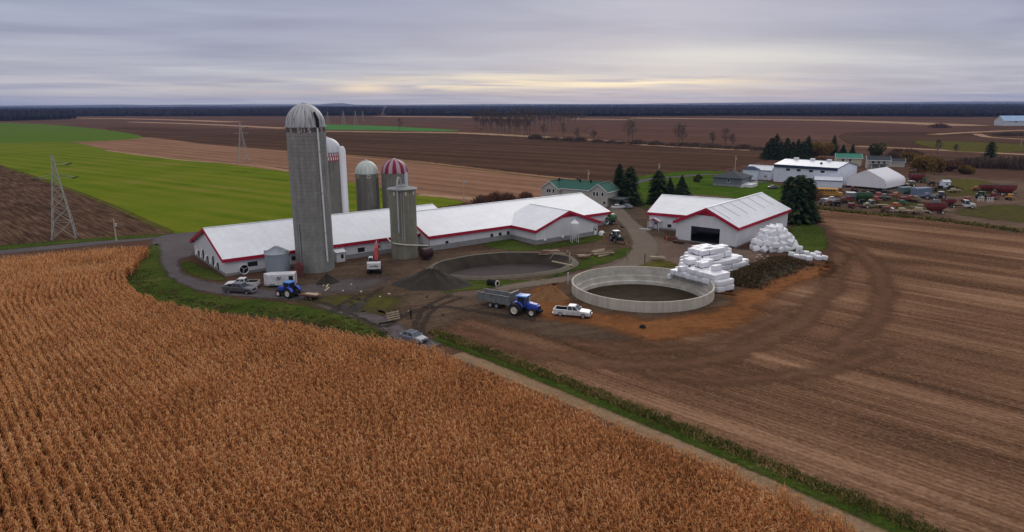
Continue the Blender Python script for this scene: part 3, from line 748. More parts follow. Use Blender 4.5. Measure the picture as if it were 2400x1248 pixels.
# entry lean-to beside the tall silo
x, z = on_plane(790, 613, WA)
mb = MB(); mb.box((x, -1.1, 1.05), (1.9, 2.1, 2.1), WA); e = mb.build('entry_porch', M_WALL, barn)
mb = MB(); mb.prism([(-1.5, 2.12), (-1.5, 2.22), (.1, 2.62), (.1, 2.52)], 2.4, WA @ Matrix.Translation((x, -1.0, 0)) @ Matrix.Rotation(RAD(90), 4, 'Z')); mb.build('roof', M_ROOF, e)
WP = WA @ Matrix.Translation((0, -2.15, 0)); mb = MB(); lbox(mb, WP, x + .35, 1.2, .6, .9, -.04, .02); mb.build('pane', M_GLASS, e)
# low concrete plinth along the yard
x0, _ = on_plane(801, 600, WA); x1, _ = on_plane(918, 580, WA)
mb = MB(); lbox(mb, WA, (x0 + x1) / 2, .45, x1 - x0, .9, -.7, -.06); mb.build('concrete_plinth', M_CONC, barn)
# four dark openings with plastic hoods in the left gable
for k, (a, b) in enumerate(((467, 595), (478, 603), (488, 612), (502, 624), (513, 636))):
    x, z = on_plane(a, b, WG); h = 2.3 if k in (1, 3) else 1.5
    mb = MB(); lbox(mb, WG, x, .3 + h/2, .8, h, -.06, .02); q = mb.build('opening', M_DARK, barn)
    mb = MB(); mb.prism([(-.55, .9), (0, h + .45), (0, h + .3), (-.42, .9)], .7, WG @ Matrix.Translation((x - 1.05, 0, 0)) @ Matrix.Rotation(RAD(90), 4, 'Z')); mb.build('plastic_hood', M_WHITE, q)
for a, b in ((1047.5, 572), (1152.6, 555), (1172, 552), (1191, 549)): wpx(barn, WB, a, b, .9, 1.45)
x, z = on_plane(1419, 518, WB); fan(barn, WB, x, max(z, 1.2), .95)
x, z = on_plane(1395, 543, WW); door(barn, WW, x, 1.0, 2.15, z0=.1)
for a, b in ((1277, 563), (1318, 556)):
    x, z = on_plane(a, b, WW); mb = MB(); mb.lathe([(.38, 0), (.34, .22), (.18, .38), (0, .42)], 14, WW @ Matrix.Translation((x, 0, z)) @ Matrix.Rotation(RAD(90), 4, 'X')); mb.build('vent', M_WHITE, barn, 50)
mb = MB(); mb.box((BX + 34.0, BY + 3.6, 4.95), (9.0, .12, .12)); mb.build('snow_rail', M_TUBE, barn)
# down pipe at the corner of the wide range
mb = MB(); mb.tube([(BX + .6, BY + .3, 3.2), (BX + .6, BY + .3, .3)], .07, 8); mb.build('downpipe', M_WHITE, barn)

# ---------------- machine shed with the open door
S_ANG = .881
sy = 16.494; so = Vector((39.85, 166.321, 0)) + Matrix.Rotation(S_ANG, 3, 'Z') @ Vector((0, -sy, 0))
shed = thing('machine_shed', 'white barn with red gable and a wide dark open doorway beside the wrapped bales', 'barn', so, S_ANG)
sM = frame(so.x, so.y, S_ANG)
WS = wall_frame(sM, .55, sy, RAD(-90))
h0, zt = on_plane(1620, 529, WS); h1, _ = on_plane(1688, 534, WS)
gable(shed, 0, 0, 36.9, sy, 4.89, 8.78, .55, found=(.3, .05), fascia=.75, hole=(sy - h1, sy - h0, 3.95), rake_red=1.75)
MB().box((17, sy/2, .06), (33, sy - 1.8, .05)).build('floor', mat('shaded_shed_floor', (.03,.026,.023), .9, .3, .5), shed)  # near-black floor added; the unlit interior's shade is put into its colour
# the ell to the left
eo = sM.inverted() @ Vector((36.508, 182.412, 0))
Te = gable(shed, eo.x, eo.y, 23, 21.5, 4.49, 8.05, .5, ang=-.561 - S_ANG, found=(.5, .05), fascia=.75, ends=(True, False))
WE = wall_frame(sM @ Te, 0, .5, 0)
wpx(shed, WE, 1569, 530, 1.1, .9)
x, z = on_plane(1537, 533, WE); door(shed, WE, x, .95, 2.1, z0=.15)
mb = MB(); P = WE @ Matrix.Translation((x, -.9, 0))
mb.add([(-1.7,-1.1,2.45),(0,-1.1,3.25),(0,1.2,3.25),(-1.7,1.2,2.45),(-1.7,-1.1,2.37),(0,-1.1,3.15),(0,1.2,3.15),(-1.7,1.2,2.37)], [(0,1,2,3),(7,6,5,4),(0,4,5,1),(0,3,7,4),(1,5,6,2)], P)
mb.add([(1.7,-1.1,2.45),(0,-1.1,3.25),(0,1.2,3.25),(1.7,1.2,2.45),(1.7,-1.1,2.37),(0,-1.1,3.15),(0,1.2,3.15),(1.7,1.2,2.37)], [(3,2,1,0),(4,5,6,7),(1,5,4,0),(4,7,3,0),(2,6,5,1)], P)
po = mb.build('porch_roof', M_ROOF, shed)
mb = MB(); mb.prism([(-1.7,2.4),(0,3.2),(1.7,2.4),(1.5,2.25),(0,2.95),(-1.5,2.25)], .08, P @ Matrix.Translation((0,-1.15,0))); mb.build('porch_trim', M_RED, po)
for q in (-1.5, 1.5): MB().box((q, -1.0, 1.2), (.14, .14, 2.4), P).build('porch_post', M_WHITE, po)
mb = MB(); mb.box((-2.0, -1.6, .12), (3.2, 2.2, .24), P); mb.build('porch_slab', M_CONC, po)
# thin raised rails on the shed roof
for i, yy in enumerate((1.8, 7.2, 12.6, 18.6, 24.6, 31.0)):
    mb = MB(); c = (8.78 - 4.89) / (sy / 2)
    mb.bar((yy + .4, sy/2 - 5.3, 8.78 - 5.3 * c + .06), (yy + .4, sy/2 - .4, 8.78 - .4 * c + .06), .11, .06)
    mb.bar((yy + .4, sy/2 + .4, 8.78 - .4 * c + .06), (yy + .4, sy/2 + 2.6, 8.78 - 2.6 * c + .06), .11, .06)
    mb.build('roof_rail', M_TUBE, shed)

# ================================================================= SILOS
def stave(name, col, dark, hoop=.75, course=.3, stain=.75):
    m, nt, b, out = newmat(name)
    co = nt.node('ShaderNodeTexCoord').outputs['Object']; sp = nt.node('ShaderNodeSeparateXYZ'); nt.l.new(co, sp.inputs[0])
    ang = nt.m('ARCTAN2', sp.outputs[1], sp.outputs[0])
    cv = nt.node('ShaderNodeCombineXYZ'); nt.l.new(nt.m('MULTIPLY', ang, 3.6), cv.inputs[0]); nt.l.new(sp.outputs[2], cv.inputs[1])
    br = nt.node('ShaderNodeTexBrick'); nt.l.new(cv.outputs[0], br.inputs['Vector']); br.offset = .5
    br.inputs['Scale'].default_value = 1; br.inputs['Brick Width'].default_value = .42; br.inputs['Row Height'].default_value = hoop
    br.inputs['Mortar Size'].default_value = .03; br.inputs['Color1'].default_value = (.9,.9,.9,1); br.inputs['Color2'].default_value = (1.08,1.08,1.08,1); br.inputs['Mortar'].default_value = (.72,.72,.72,1)
    c = nt.ramp(nt.noise(co, .35, 6, .65), [(.3, tuple(x*.82 for x in col)), (.7, tuple(x*1.15 for x in col))])
    c = nt.mix(1.0, c, br.outputs['Color'], 'MULTIPLY')
    g = nt.noise(nt.mapping(co, (1, 1, .035)), 1.1, 6, .7)
    c = nt.mix(nt.ramp(g, [(.44, 0.0), (.70, stain)]), c, dark)
    g2 = nt.noise(nt.mapping(co, (1, 1, .05)), .55, 5, .6)
    c = nt.mix(nt.ramp(g2, [(.55, 0.0), (.8, .35)]), c, tuple(min(1, x*1.5) for x in col))
    nt.l.new(c, b.inputs['Base Color']); b.inputs['Roughness'].default_value = .9; b.inputs['Specular IOR Level'].default_value = .1
    bp = nt.node('ShaderNodeBump'); bp.inputs['Strength'].default_value = .35; bp.inputs['Distance'].default_value = .04
    nt.l.new(br.outputs['Fac'], bp.inputs['Height']); bp.invert = True; nt.l.new(bp.outputs[0], b.inputs['Normal'])
    return m
M_STAVE = stave('pale_concrete_staves', (.295, .295, .28), (.15, .15, .135))
M_STAVED = stave('dark_concrete_staves', (.20, .19, .165), (.085, .08, .066), stain=.8)
M_STAVE5 = stave('mossy_poured_concrete', (.27, .26, .205), (.10, .10, .07), hoop=1.5, stain=.7)
def domemat(name, cols, n, dark=(.05,.055,.06), amt=.6, wob=0):
    """gored metal dome: stripes by angle"""
    m, nt, b, out = newmat(name)
    co = nt.node('ShaderNodeTexCoord').outputs['Object']; sp = nt.node('ShaderNodeSeparateXYZ'); nt.l.new(co, sp.inputs[0])
    ang = nt.m('MULTIPLY', nt.m('ARCTAN2', sp.outputs[1], sp.outputs[0]), n / (2 * math.pi))
    s = nt.m('SINE', nt.m('MULTIPLY', ang, 2 * math.pi))
    c = nt.mix(nt.m('GREATER_THAN', s, 0.0), cols[0], cols[1])
    seam = nt.m('LESS_THAN', nt.m('ABSOLUTE', nt.m('SINE', nt.m('MULTIPLY', ang, 2 * math.pi))), .12)
    c = nt.mix(nt.m('MULTIPLY', seam, .25), c, (.1,.1,.11))
    cv = nt.node('ShaderNodeCombineXYZ'); nt.l.new(nt.m('MULTIPLY', ang, 1.0), cv.inputs[0]); nt.l.new(nt.m('MULTIPLY', sp.outputs[2], .12), cv.inputs[1])
    g = nt.noise(cv.outputs[0], 1.9, 4, .6)
    c = nt.mix(nt.ramp(g, [(.52, 0.0), (.66, amt)]), c, dark)
    nt.l.new(c, b.inputs['Base Color']); b.inputs['Roughness'].default_value = .5; b.inputs['Metallic'].default_value = .1
    return m
M_DOME1 = domemat('streaked_grey_dome', ((.46,.47,.48), (.40,.41,.42)), 24, amt=.95)
M_DOMEW = domemat('white_dome', ((.60,.61,.66), (.54,.55,.60)), 20, (.3,.3,.33), .25)
M_DOMEG = domemat('pale_green_white_dome', ((.58,.62,.58), (.50,.54,.51)), 16, (.25,.3,.27), .4)
M_DOMER = domemat('red_white_gore_dome', ((.23,.010,.026), (.38,.28,.35)), 10, (.07,.015,.025), .45)
def text_mesh(txt, size, m, parent, M, bold=.0, name='lettering', shear=0, extrude=.01):
    cu = bpy.data.curves.new('txt', 'FONT'); cu.body = txt; cu.size = size; cu.align_x = 'CENTER'; cu.align_y = 'CENTER'; cu.extrude = extrude; cu.offset = bold; cu.shear = shear
    t = bpy.data.objects.new('txt', cu); COL.objects.link(t)
    dg = bpy.context.evaluated_depsgraph_get(); me = bpy.data.meshes.new_from_object(t.evaluated_get(dg))
    bpy.data.objects.remove(t); bpy.data.curves.remove(cu)
    me.name = name; me.materials.clear(); me.materials.append(m)
    o = bpy.data.objects.new(name, me); COL.objects.link(o); o.parent = parent; o.matrix_local = M; return o
def dome_profile(R, H, n=10, lip=.18): return [(R - .05, -.35), (R + lip, -.3), (R + lip, 0)] + [(R * 1.0 * math.cos(a), H * math.sin(a)) for a in [math.pi/2 * i / n for i in range(0, n)]] + [(.25, H)]
def silo(name, label, x, y, R, Hw, Hd, sm, dm, group=None, band=1.1, bandm=None):
    s = thing(name, label, 'silo', (x, y, 0), 0, group)
    w = MB().lathe([(0, 0), (R, 0), (R, Hw), (R - .2, Hw), (R - .2, Hw - .5)], 56).build('wall', sm, s, 40)
    d = MB().lathe(dome_profile(R, Hd), 48).build('dome_roof', dm, s, 50); d.location.z = Hw + .02
    c = MB().lathe([(.55, 0), (.5, .2), (.18, .3), (0, .3)], 16).build('dome_cap', M_TUBE, s, 40); c.location.z = Hw + Hd - .06
    hs = MB(); z = .6
    while z < Hw - 1:
        hs.lathe([(R + .012, z), (R + .035, z + .02), (R + .012, z + .04)], 56); z += .75 if z > Hw * .4 else .5
    hs.build('hoop', sm, s)
    if bandm: MB().lathe([(R + .02, Hw - band), (R + .045, Hw - band), (R + .045, Hw - .36), (R + .02, Hw - .36)], 56).build('top_band', bandm, s, 40)
    return s
def face_frame(R, ang, z, off=.05):
    """frame on the silo wall facing outward at angle ang: x right, y up, z out"""
    M = Matrix.Translation((math.cos(ang) * (R + off), math.sin(ang) * (R + off), z)) @ Matrix.Rotation(ang + RAD(90), 4, 'Z') @ Matrix.Rotation(RAD(90), 4, 'X')
    return M
# tall silo
S1 = silo('concrete_silo', 'tallest grey concrete silo with streaked metal dome and white unloading pipe', -40.4, 136.7, 3.76, 29.0, 4.2, M_STAVE, M_DOME1, None, 1.15, mat('dark_band', (.11,.11,.11), .8, .3, 2, dirt=(.05,.05,.05)))
th = math.atan2(-136.7, 40.4)         # towards the camera
for i, (da, ch, sz) in enumerate(((-.80,'S',1.2), (-.37,'S',1.2), (-.22,'I',1.0), (-.08,'I',1.0), (.16,'S',1.35), (.86,'S',1.2))):
    text_mesh(ch, sz, mat('pale_letter', (.62,.5,.5), .6), S1, face_frame(3.81, th + da, 28.15), .015, 'letter')
pts = []; a = th + .62
for k, z in enumerate((28.9, 26, 22, 18, 14, 10, 6, 2.2)):
    r = 3.76 + .22; aa = a - .05 + .02 * k * .5; pts.append((r * math.cos(aa), r * math.sin(aa), z))
MB().tube(pts, .17, 10).build('unloading_pipe', M_WHITE, S1, 40)
mb = MB(); a2 = th + .60
mb.tube([(4.0*math.cos(a2), 4.0*math.sin(a2), 28.7), (3.95*math.cos(a2), 3.95*math.sin(a2), 30.2), (3.3*math.cos(a2-.05), 3.3*math.sin(a2-.05), 31.6)], [.3, .34, .2], 10); mb.build('pipe_hood', M_DARK, S1, 40)
mb = MB()
for z in (24, 16, 8, 3): mb.lathe([(.2, z), (.24, z), (.24, z + .25), (.2, z + .25)], 10, Matrix.Translation((3.98*math.cos(a - .05 + .01*(29 - z)/4), 3.98*math.sin(a - .05 + .01*(29 - z)/4), 0)))
mb.build('pipe_bracket', M_TUBE, S1)
MB().tube([((3.78)*math.cos(th - .72), 3.78*math.sin(th - .72), 0.1), ((3.78)*math.cos(th - .72), 3.78*math.sin(th - .72), 10)], .05, 6).build('cable', M_DARK, S1)
# second silo with white chute
S2 = silo('concrete_silo', 'silo with white dome and red check band half hidden behind the tallest silo', -47.6, 178, 3.6, 21.4, 3.4, M_STAVED, M_DOMEW, None)
chk = newmat('red_white_check'); m, nt, b, out = chk
co = nt.node('ShaderNodeTexCoord').outputs['Object']; sp = nt.node('ShaderNodeSeparateXYZ'); nt.l.new(co, sp.inputs[0])
ang = nt.m('MULTIPLY', nt.m('ARCTAN2', sp.outputs[1], sp.outputs[0]), 36 / (2*math.pi))
row = nt.m('MULTIPLY', sp.outputs[2], 1.0)
k1 = nt.m('GREATER_THAN', nt.m('FRACT', nt.m('ADD', ang, nt.m('MULTIPLY', nt.m('FLOOR', row), .25))), .52)
k2 = nt.m('MULTIPLY', nt.m('GREATER_THAN', nt.m('FRACT', row), .18), k1)
nt.l.new(nt.mix(k2, (.26,.02,.03), (.62,.58,.6)), b.inputs['Base Color']); b.inputs['Roughness'].default_value = .6
MB().lathe([(3.62, 19.0), (3.65, 19.0), (3.65, 21.0), (3.62, 21.0)], 56).build('check_band', m, S2, 40)
th2 = math.atan2(-178, 47.6); a = th2 + 1.12
mb = MB(); c_ = Vector((math.cos(a), math.sin(a), 0)) * 4.15
mb.lathe([(.92, .1), (.92, 21.6), (.6, 22.4), (0, 22.7)], 16, Matrix.Translation(c_)); mb.build('white_chute', M_WHITE, S2, 40)
MB().tube([(c_.x*1.18, c_.y*1.18, .5), (c_.x*1.18, c_.y*1.18, 21.8)], .12, 6).build('chute_rail', M_TUBE, S2)
S3 = silo('concrete_silo', 'shorter weathered silo with pale greenish dome left of the striped dome', -39.3, 186, 3.05, 15.1, 3.15, M_STAVED, M_DOMEG)
for da in (-.9, .15, 1.1):
    th3 = math.atan2(-186, 38.9); mb = MB(); M = face_frame(3.05, th3 + da, 14.2)
    mb.box((0, .35, 0), (.9, .14, .05), M); mb.box((0, -.35, 0), (.9, .14, .05), M); mb.box((-.38, 0, 0), (.14, .6, .05), M); mb.box((.38, 0, 0), (.14, .6, .05), M); mb.build('vent_frame', mat('cream_paint', (.55,.52,.42), .6), S3)
S4 = silo('concrete_silo', 'weathered silo with red and white striped dome behind the flat topped silo', -31.7, 186, 3.6, 15.3, 3.3, M_STAVED, M_DOMER)
mb = MB(); a = math.atan2(-186, 31.4) + .9; mb.tube([(3.7*math.cos(a), 3.7*math.sin(a), .2), (3.7*math.cos(a), 3.7*math.sin(a), 15.2)], .55, 10); mb.build('ladder_chute', M_TUBE, S4, 40)
# flat topped silo
S5 = thing('concrete_silo', 'flat topped mossy concrete silo with a bent pipe standing before the red gabled wing joint', 'silo', (-23.8, 148.1, 0))
MB().lathe([(0, 0), (2.9, 0), (2.9, 15.1), (0, 15.1)], 48).build('wall', M_STAVE5, S5, 40)
d = MB().lathe([(2.8, -.12), (3.35, -.08), (3.2, .08), (1.3, .42), (1.0, .7), (0, .75)], 40).build('roof', mat('dull_silo_lid', (.24,.25,.26), .7, .2, 1, dirt=(.12,.12,.11)), S5, 30); d.location.z = 15.25
th5 = math.atan2(-148.4, 23.3)
for da in (-.62, .25, .95):
    mb = MB(); mb.box((0, 0, 0), (.42, .75, .06), face_frame(2.9, th5 + da, 14.4)); mb.build('vent', mat('cream_paint2', (.62,.58,.48), .6), S5)
mb = MB(); r = 3.05; a = th5 - .35; o = Vector((r*math.cos(a), r*math.sin(a), 0)); inn = -o.normalized()
mb.tube([o + Vector((0,0,6)), o + Vector((0,0,15.6)), o + inn*.15 + Vector((0,0,17.0)), o + inn*.9 + Vector((0,0,17.9)), o + inn*1.9 + Vector((0,0,17.6)), o + inn*2.5 + Vector((0,0,16.5)), o + inn*2.6 + Vector((0,0,15.9))], .16, 8); mb.build('filler_pipe', M_TUBE, S5, 40)
mb = MB()
for da in (-.1, .06): mb.tube([(2.96*math.cos(th5+da), 2.96*math.sin(th5+da), 4), (2.96*math.cos(th5+da), 2.96*math.sin(th5+da), 15)], .05, 6)
mb.build('ladder', M_TUBE, S5)
# pipe from the flat topped silo along the barn front
pl = []
for a, b, yy in ((908,559,151.5), (914,566,148.5), (925,571.5,145.2), (950,574.5,144.6), (975,575.5,146.0), (1003,576,150.5)):
    d_ = ray(a, b); pl.append(Vector((0, 0, CAM_H)) + d_ * (yy / d_.y))
tp = MB().tube(pl, .13, 8).build('transfer_pipe', M_CREAM, None, 40); tag(tp, 'cream pipe sagging from the barn eave across the flat topped silo', 'pipe')

# ================================================================= BINS AND TANKS
gb = G(645, 652) + Vector((0, 2.0, 0))
bn = thing('grain_bin', 'round corrugated steel grain bin with peaked ribbed roof beside the tallest silo', 'bin', (gb.x, gb.y, 0))
hz = height_at(gb.x, gb.y - 1.8, 597); hp = height_at(gb.x, gb.y, 577)
corr = ribbed('corrugated_bin_steel', (.33,.39,.44), 2, .3, .45, .35, dirt=(.24,.27,.3), depth=.03)
MB().lathe([(0, 0), (2.3, 0), (2.3, hz), (2.2, hz)], 40).build('wall', corr, bn, 40)
d = MB().lathe([(2.2, -.1), (2.48, -.08), (2.45, .02), (.4, hp - hz - .15), (.35, hp - hz), (0, hp - hz + .02)], 40).build('roof', M_STEEL, bn, 20); d.location.z = hz
mb = MB()
for k in range(20):
    t = 2*math.pi*k/20; mb.bar((2.4*math.cos(t), 2.4*math.sin(t), hz + .06), (.45*math.cos(t), .45*math.sin(t), hp - .12), .07, .09)
mb.build('roof_rib', M_STEEL, bn)
for s_ in (-1, 1):
    mb = MB(); mb.box((s_ * 2.1, -.3, hz + .32), (.5, .3, .35)); mb.build('roof_vent', M_STEEL, bn)
fb = G(1346, 569); fbin = thing('feed_bin', 'slim white feed hopper on legs against the gabled wing', 'bin', fb, .2)
MB().lathe([(0, 5.55), (.2, 5.5), (1.05, 4.85), (1.05, 2.6), (.16, 1.0), (0, 1.0)], 24).build('hopper', M_WHITE, fbin, 35)
for k in range(4):
    t = RAD(45 + 90*k); mb = MB(); mb.bar((1.05*math.cos(t), 1.05*math.sin(t), 3.2), (1.05*math.cos(t), 1.05*math.sin(t), 0), .11); mb.build('leg', M_WHITE, fbin)
mb = MB(); mb.tube([(0,0,1.05), (0,-.1,.6), (.3,.9,.5)], .1, 8); mb.build('auger_tube', M_WHITE, fbin); MB().tube([(0,0,5.5),(0,0,5.95)], .12, 8).build('lid', M_WHITE, fbin)
# round concrete manure tank (sunk below the yard, floor cut into the ground)
tk = thing('manure_tank', 'big round open concrete tank with low streaked wall and dark slurry', 'tank', TANK)
M_TANK = mat('tank_concrete', (.56, .52, .44), .9, .10, .5, dirt=(.24,.21,.16), dirt_amt=.55, dirt_scale=.9, streak=True, bump=.2)
M_TANKIN = mat('tank_inner_concrete', (.54, .51, .46), .9, .14, .8, dirt=(.24,.22,.19), dirt_amt=.6, dirt_scale=.5, bump=.2)
R_ = TANK_R
MB().lathe([(R_ - .3, -.1), (R_, -.1), (R_, 1.85), (R_ - .28, 1.85), (R_ - .28, -.1)], 96).build('wall', M_TANK, tk, 40)
MB().lathe([(R_ - .285, 1.2), (R_ - .32, 1.2), (R_ - .34, .15), (R_ - .75, .1), (R_ - .8, -.75), (R_ - 1.35, -.85), (R_ - 1.45, -1.75)], 96).build('inner_wall', M_TANKIN, tk, 40)
M_SLURRY = mat('dark_slurry', (.040,.029,.018), .95, .25, .5, spec=.05, dirt=(.060,.045,.028), dirt_scale=.35)
o = MB().lathe([(R_ - 1.3, -1.45), (6, -1.45), (.01, -1.45)], 72).build('slurry', M_SLURRY, tk)
# earthen pit
pit = thing('manure_pit', 'wide oval earth pit of dark slurry with a pale concrete lip below the barn wing', 'pit', PIT_C, PIT_ANG)
def ring(profile, name, m, n=72):
    vs = []; fs = []
    for s_, z in profile:
        for k in range(n):
            t = 2*math.pi*k/n; wob = 1 + .012*math.sin(5*t + z) + .008*math.sin(11*t)
            vs.append(((PIT_A + s_) * math.cos(t) * wob, (PIT_B + s_) * math.sin(t) * wob, z))
    for i in range(len(profile) - 1):
        for k in range(n): fs.append((i*n + k, i*n + (k+1) % n, (i+1)*n + (k+1) % n, (i+1)*n + k))
    return MB().add(vs, fs).build(name, m, pit, 60)
M_BANK = mat('dark_pit_bank', (.032,.025,.018), .95, .35, .5, dirt=(.085,.068,.045), dirt_scale=.3, bump=.5)
M_LIP = mat('pale_pit_lip', (.115,.096,.070), .9, .2, .6, dirt=(.12,.10,.07), bump=.2)
ring([(1.3, .06), (.5, .5), (.15, .52), (-.2, .45)], 'lip', M_LIP)
ring([(-.15, .46), (-1.2, -.5), (-2.4, -1.6), (-2.9, -2.6)], 'bank', M_BANK)
M_SL2 = mat('grey_slurry_crust', (.062,.047,.046), .8, .25, .18, spec=.05, dirt=(.050,.042,.040), dirt_scale=.15)
vs = [(0, 0, -1.7)]; n = 72
vs += [((PIT_A - 2.2) * math.cos(2*math.pi*k/n), (PIT_B - 2.2) * math.sin(2*math.pi*k/n), -1.7) for k in range(n)]
MB().add(vs, [(0, 1 + k, 1 + (k+1) % n) for k in range(n)]).build('slurry', M_SL2, pit)
# maroon tank by the flat topped silo
c = G(995, 612); mt = thing('slurry_tanker', 'dark maroon round tank parked against the flat topped silo', 'tank', (c.x + .3, c.y + 1.2, 0), A_ANG + RAD(10), None, .85)
M_MAROON = mat('maroon_paint', (.040,.010,.014), .6, .25, 1, dirt=(.04,.025,.025))
MB().lathe([(0, -1.6), (.9, -1.55), (1.3, -1.3), (1.35, 1.3), (.9, 1.55), (0, 1.6)], 24, Matrix.Translation((0,0,1.75)) @ Matrix.Rotation(RAD(90), 4, 'Y')).build('barrel', M_MAROON, mt, 40)
for k in (-.9, .9): 
    mb = MB(); mb.lathe([(0,-.15),(.45,-.15),(.5,-.05),(.5,.05),(.45,.15),(0,.15)], 18, Matrix.Translation((0,k,.5)) @ Matrix.Rotation(RAD(90),4,'X')); mb.build('wheel', M_BLACK, mt, 40)
MB().box((1.9,0,.7),(1.4,.3,.2)).build('drawbar', M_RUST, mt)
c = G(703, 648); rb = thing('fuel_tank', 'small brick red upright tank at the foot of the tallest silo', 'tank', c, .3)
mb = MB(); mb.prism([(-.85,.05),(.85,.05),(.85,2.3),(-.2,3.0),(-.85,2.6)], 1.7); mb.build('body', mat('brick_red', (.17,.05,.04), .8, .3, 1, dirt=(.06,.03,.03)), rb, bevel=.05)
MB().box((0,-.88,1.2),(1.0,.06,1.6)).build('door', mat('brick_red2', (.13,.04,.034), .8, .3, 1), rb)
c = G(1705, 573); pt = thing('propane_tank', 'white propane tank lying beside the open doorway of the machine shed', 'tank', c, S_ANG - RAD(90))
MB().lathe([(0,-1.25),(.4,-1.15),(.58,-.85),(.58,.85),(.4,1.15),(0,1.25)], 20, Matrix.Translation((0,0,.95)) @ Matrix.Rotation(RAD(90),4,'Y')).build('vessel', M_WHITE, pt, 40)
for k in (-.7,.7): MB().box((k,0,.25),(.2,.8,.5)).build('saddle', M_CONC, pt)
MB().tube([(0,0,1.5),(0,0,1.75)], .14, 8).build('valve', M_TUBE, pt)

# ================================================================= HOUSES AND SHEDS ACROSS THE ROAD
def simple_wall(col, name): return mat(name, col, .8, .1, 1, dirt=tuple(x*.8 for x in col), dirt_amt=.3)
# green roofed farmhouse with two front gables
fh0 = G(1276, 470); fh1 = G(1426.5, 486); ax = (fh1 - fh0); HL = ax.length; hang = math.atan2(ax.y, ax.x) + .13
fh = thing('farmhouse', 'two storey grey farmhouse with green roof and two front gables behind the barn', 'house', fh1 - Matrix.Rotation(hang, 3, 'Z') @ Vector((HL - 1.0, 0, 0)), hang)
M_SIDE = ribbed('beige_siding', (.46,.45,.40), 2, .25, .7, depth=.02); M_GROOF = mat('green_shingles', (.035,.115,.085), .8, .2, 2, bump=.2)
GW = 7.2; Lb = HL - 1.0
gable(fh, GW*.5, .6, Lb - GW, 9.0, 5.0, 7.6, .3, roofm=M_GROOF, wallm=M_SIDE, gablem=M_SIDE, trimm=M_WHITE, fascia=.2)
fM = frame(fh.location.x, fh.location.y, hang)
for k, x0 in enumerate((0, Lb - GW)):
    gable(fh, x0 + GW, -1.0, 9.5, GW, 4.9, 7.5, .35, ang=RAD(90), roofm=M_GROOF, wallm=M_SIDE, gablem=M_SIDE, trimm=M_WHITE, fascia=.25)
    W = wall_frame(fM, x0 + GW * .0, -.65, 0)
    for cx in ((GW*.3, GW*.46, GW*.72) if k else (GW*.38, GW*.5, GW*.7)): window(fh, W, cx, 4.1, .7, 1.3)
    if k: window(fh, W, GW*.82, 1.4, .9, .9)
for cx in (Lb*.18, Lb*.5, Lb*.66): MB().box((cx, 4.2, 7.6), (.5,.5,.8)).build('roof_vent', M_DARK, fh)
MB().box((Lb*.42, 6.5, 7.6), (.7,.7,1.9)).build('chimney', M_RUST, fh)
cp = G(1448, 487); car = thing('carport', 'low dark roofed carport beside the green roofed farmhouse', 'carport', cp + Vector((0, 2.5, 0)), hang)
MB().box((0,0,2.75),(6.5,5.5,.25)).build('roof', mat('grey_shingles', (.09,.095,.10), .9, .2, 2), car)
for sx in (-3,3):
    for sy_ in (-2.5,2.5): MB().box((sx,sy_,1.3),(.18,.18,2.6)).build('post', M_DARK, car)
MB().box((0,2.6,1.3),(6.3,.1,2.6)).build('back_wall', M_SIDE, car)
def hip(root, L, W, ze, zr, oh, roofm, wallm, base=None):
    mb = MB(); mb.box((L/2, W/2, ze/2), (L, W, ze)); w = mb.build('wall', wallm, root)
    a, b, c, d = -oh, L + oh, -oh, W + oh
    if L >= W: r0, r1 = (W/2, W/2), (L - W/2, W/2)
    else: r0, r1 = (L/2, L/2), (L/2, W - L/2)
    v = [(a,c,ze-.1),(b,c,ze-.1),(b,d,ze-.1),(a,d,ze-.1),(r0[0],r0[1],zr),(r1[0],r1[1],zr),(a,c,ze-.3),(b,c,ze-.3),(b,d,ze-.3),(a,d,ze-.3)]
    f = [(0,1,5,4),(2,3,4,5),(1,2,5),(3,0,4)] if L >= W else [(1,2,5,4),(3,0,4,5),(0,1,4),(2,3,5)]
    mb = MB().add(v, f + [(0,6,7,1),(1,7,8,2),(2,8,9,3),(3,9,6,0),(9,8,7,6)]); mb.build('roof', roofm, root)
    if base: MB().box((L/2, W/2, base/2), (L + .1, W + .1, base)).build('foundation', M_CONC, root)
gh = thing('bungalow', 'grey bungalow with dark hip roof and white deck on the lawn', 'house', (82.9, 281.2, 0), -.638)
M_GSID = ribbed('slate_siding', (.16,.18,.20), 2, .25, .75, depth=.02); M_DSH = mat('charcoal_shingles', (.05,.055,.065), .85, .25, 2, bump=.2)
hip(gh, 11.5, 13, 3.6, 6.0, .6, M_DSH, M_GSID, .9)
gM = frame(82.9, 281.2, -.638); W = wall_frame(gM, 0, 0, 0); window(gh, W, 6.3, 2.4, 1.0, 1.2); 
W2 = wall_frame(gM, 11.5, 0, RAD(90)); window(gh, W2, 1.6, 2.2, .9, 1.4); window(gh, W2, 5, 2.2, .9, 1.4); window(gh, W2, 8, 2.2, .9, 1.4)
for cx in (4.5, 8): MB().box((cx, 7.4, 5.8), (.5,.5,.6)).build('roof_vent', M_DARK, gh)
mb = MB(); mb.box((13.6, 4.5, 1.1), (4.0, 7.5, .2)); dk = mb.build('deck', M_WHITE, gh)
mb = MB()
for k in range(9): mb.box((15.5, .9 + k*.9, 1.65), (.1,.1,.95)); 
mb.box((15.5, 4.5, 2.1), (.12, 7.5, .1)); mb.box((13.6, .85, 2.1), (4,.12,.1)); mb.box((15.5,4.5,.55),(.08,7.4,1.0)); mb.box((13.6,.8,.55),(3.9,.08,1.0)); mb.build('railing', M_WHITE, dk)
mb = MB()
for k in range(5): mb.box((12.2, .2 - .3*k, .95 - .2*k), (1.3,.32,.12))
mb.build('stair', M_WHITE, dk)
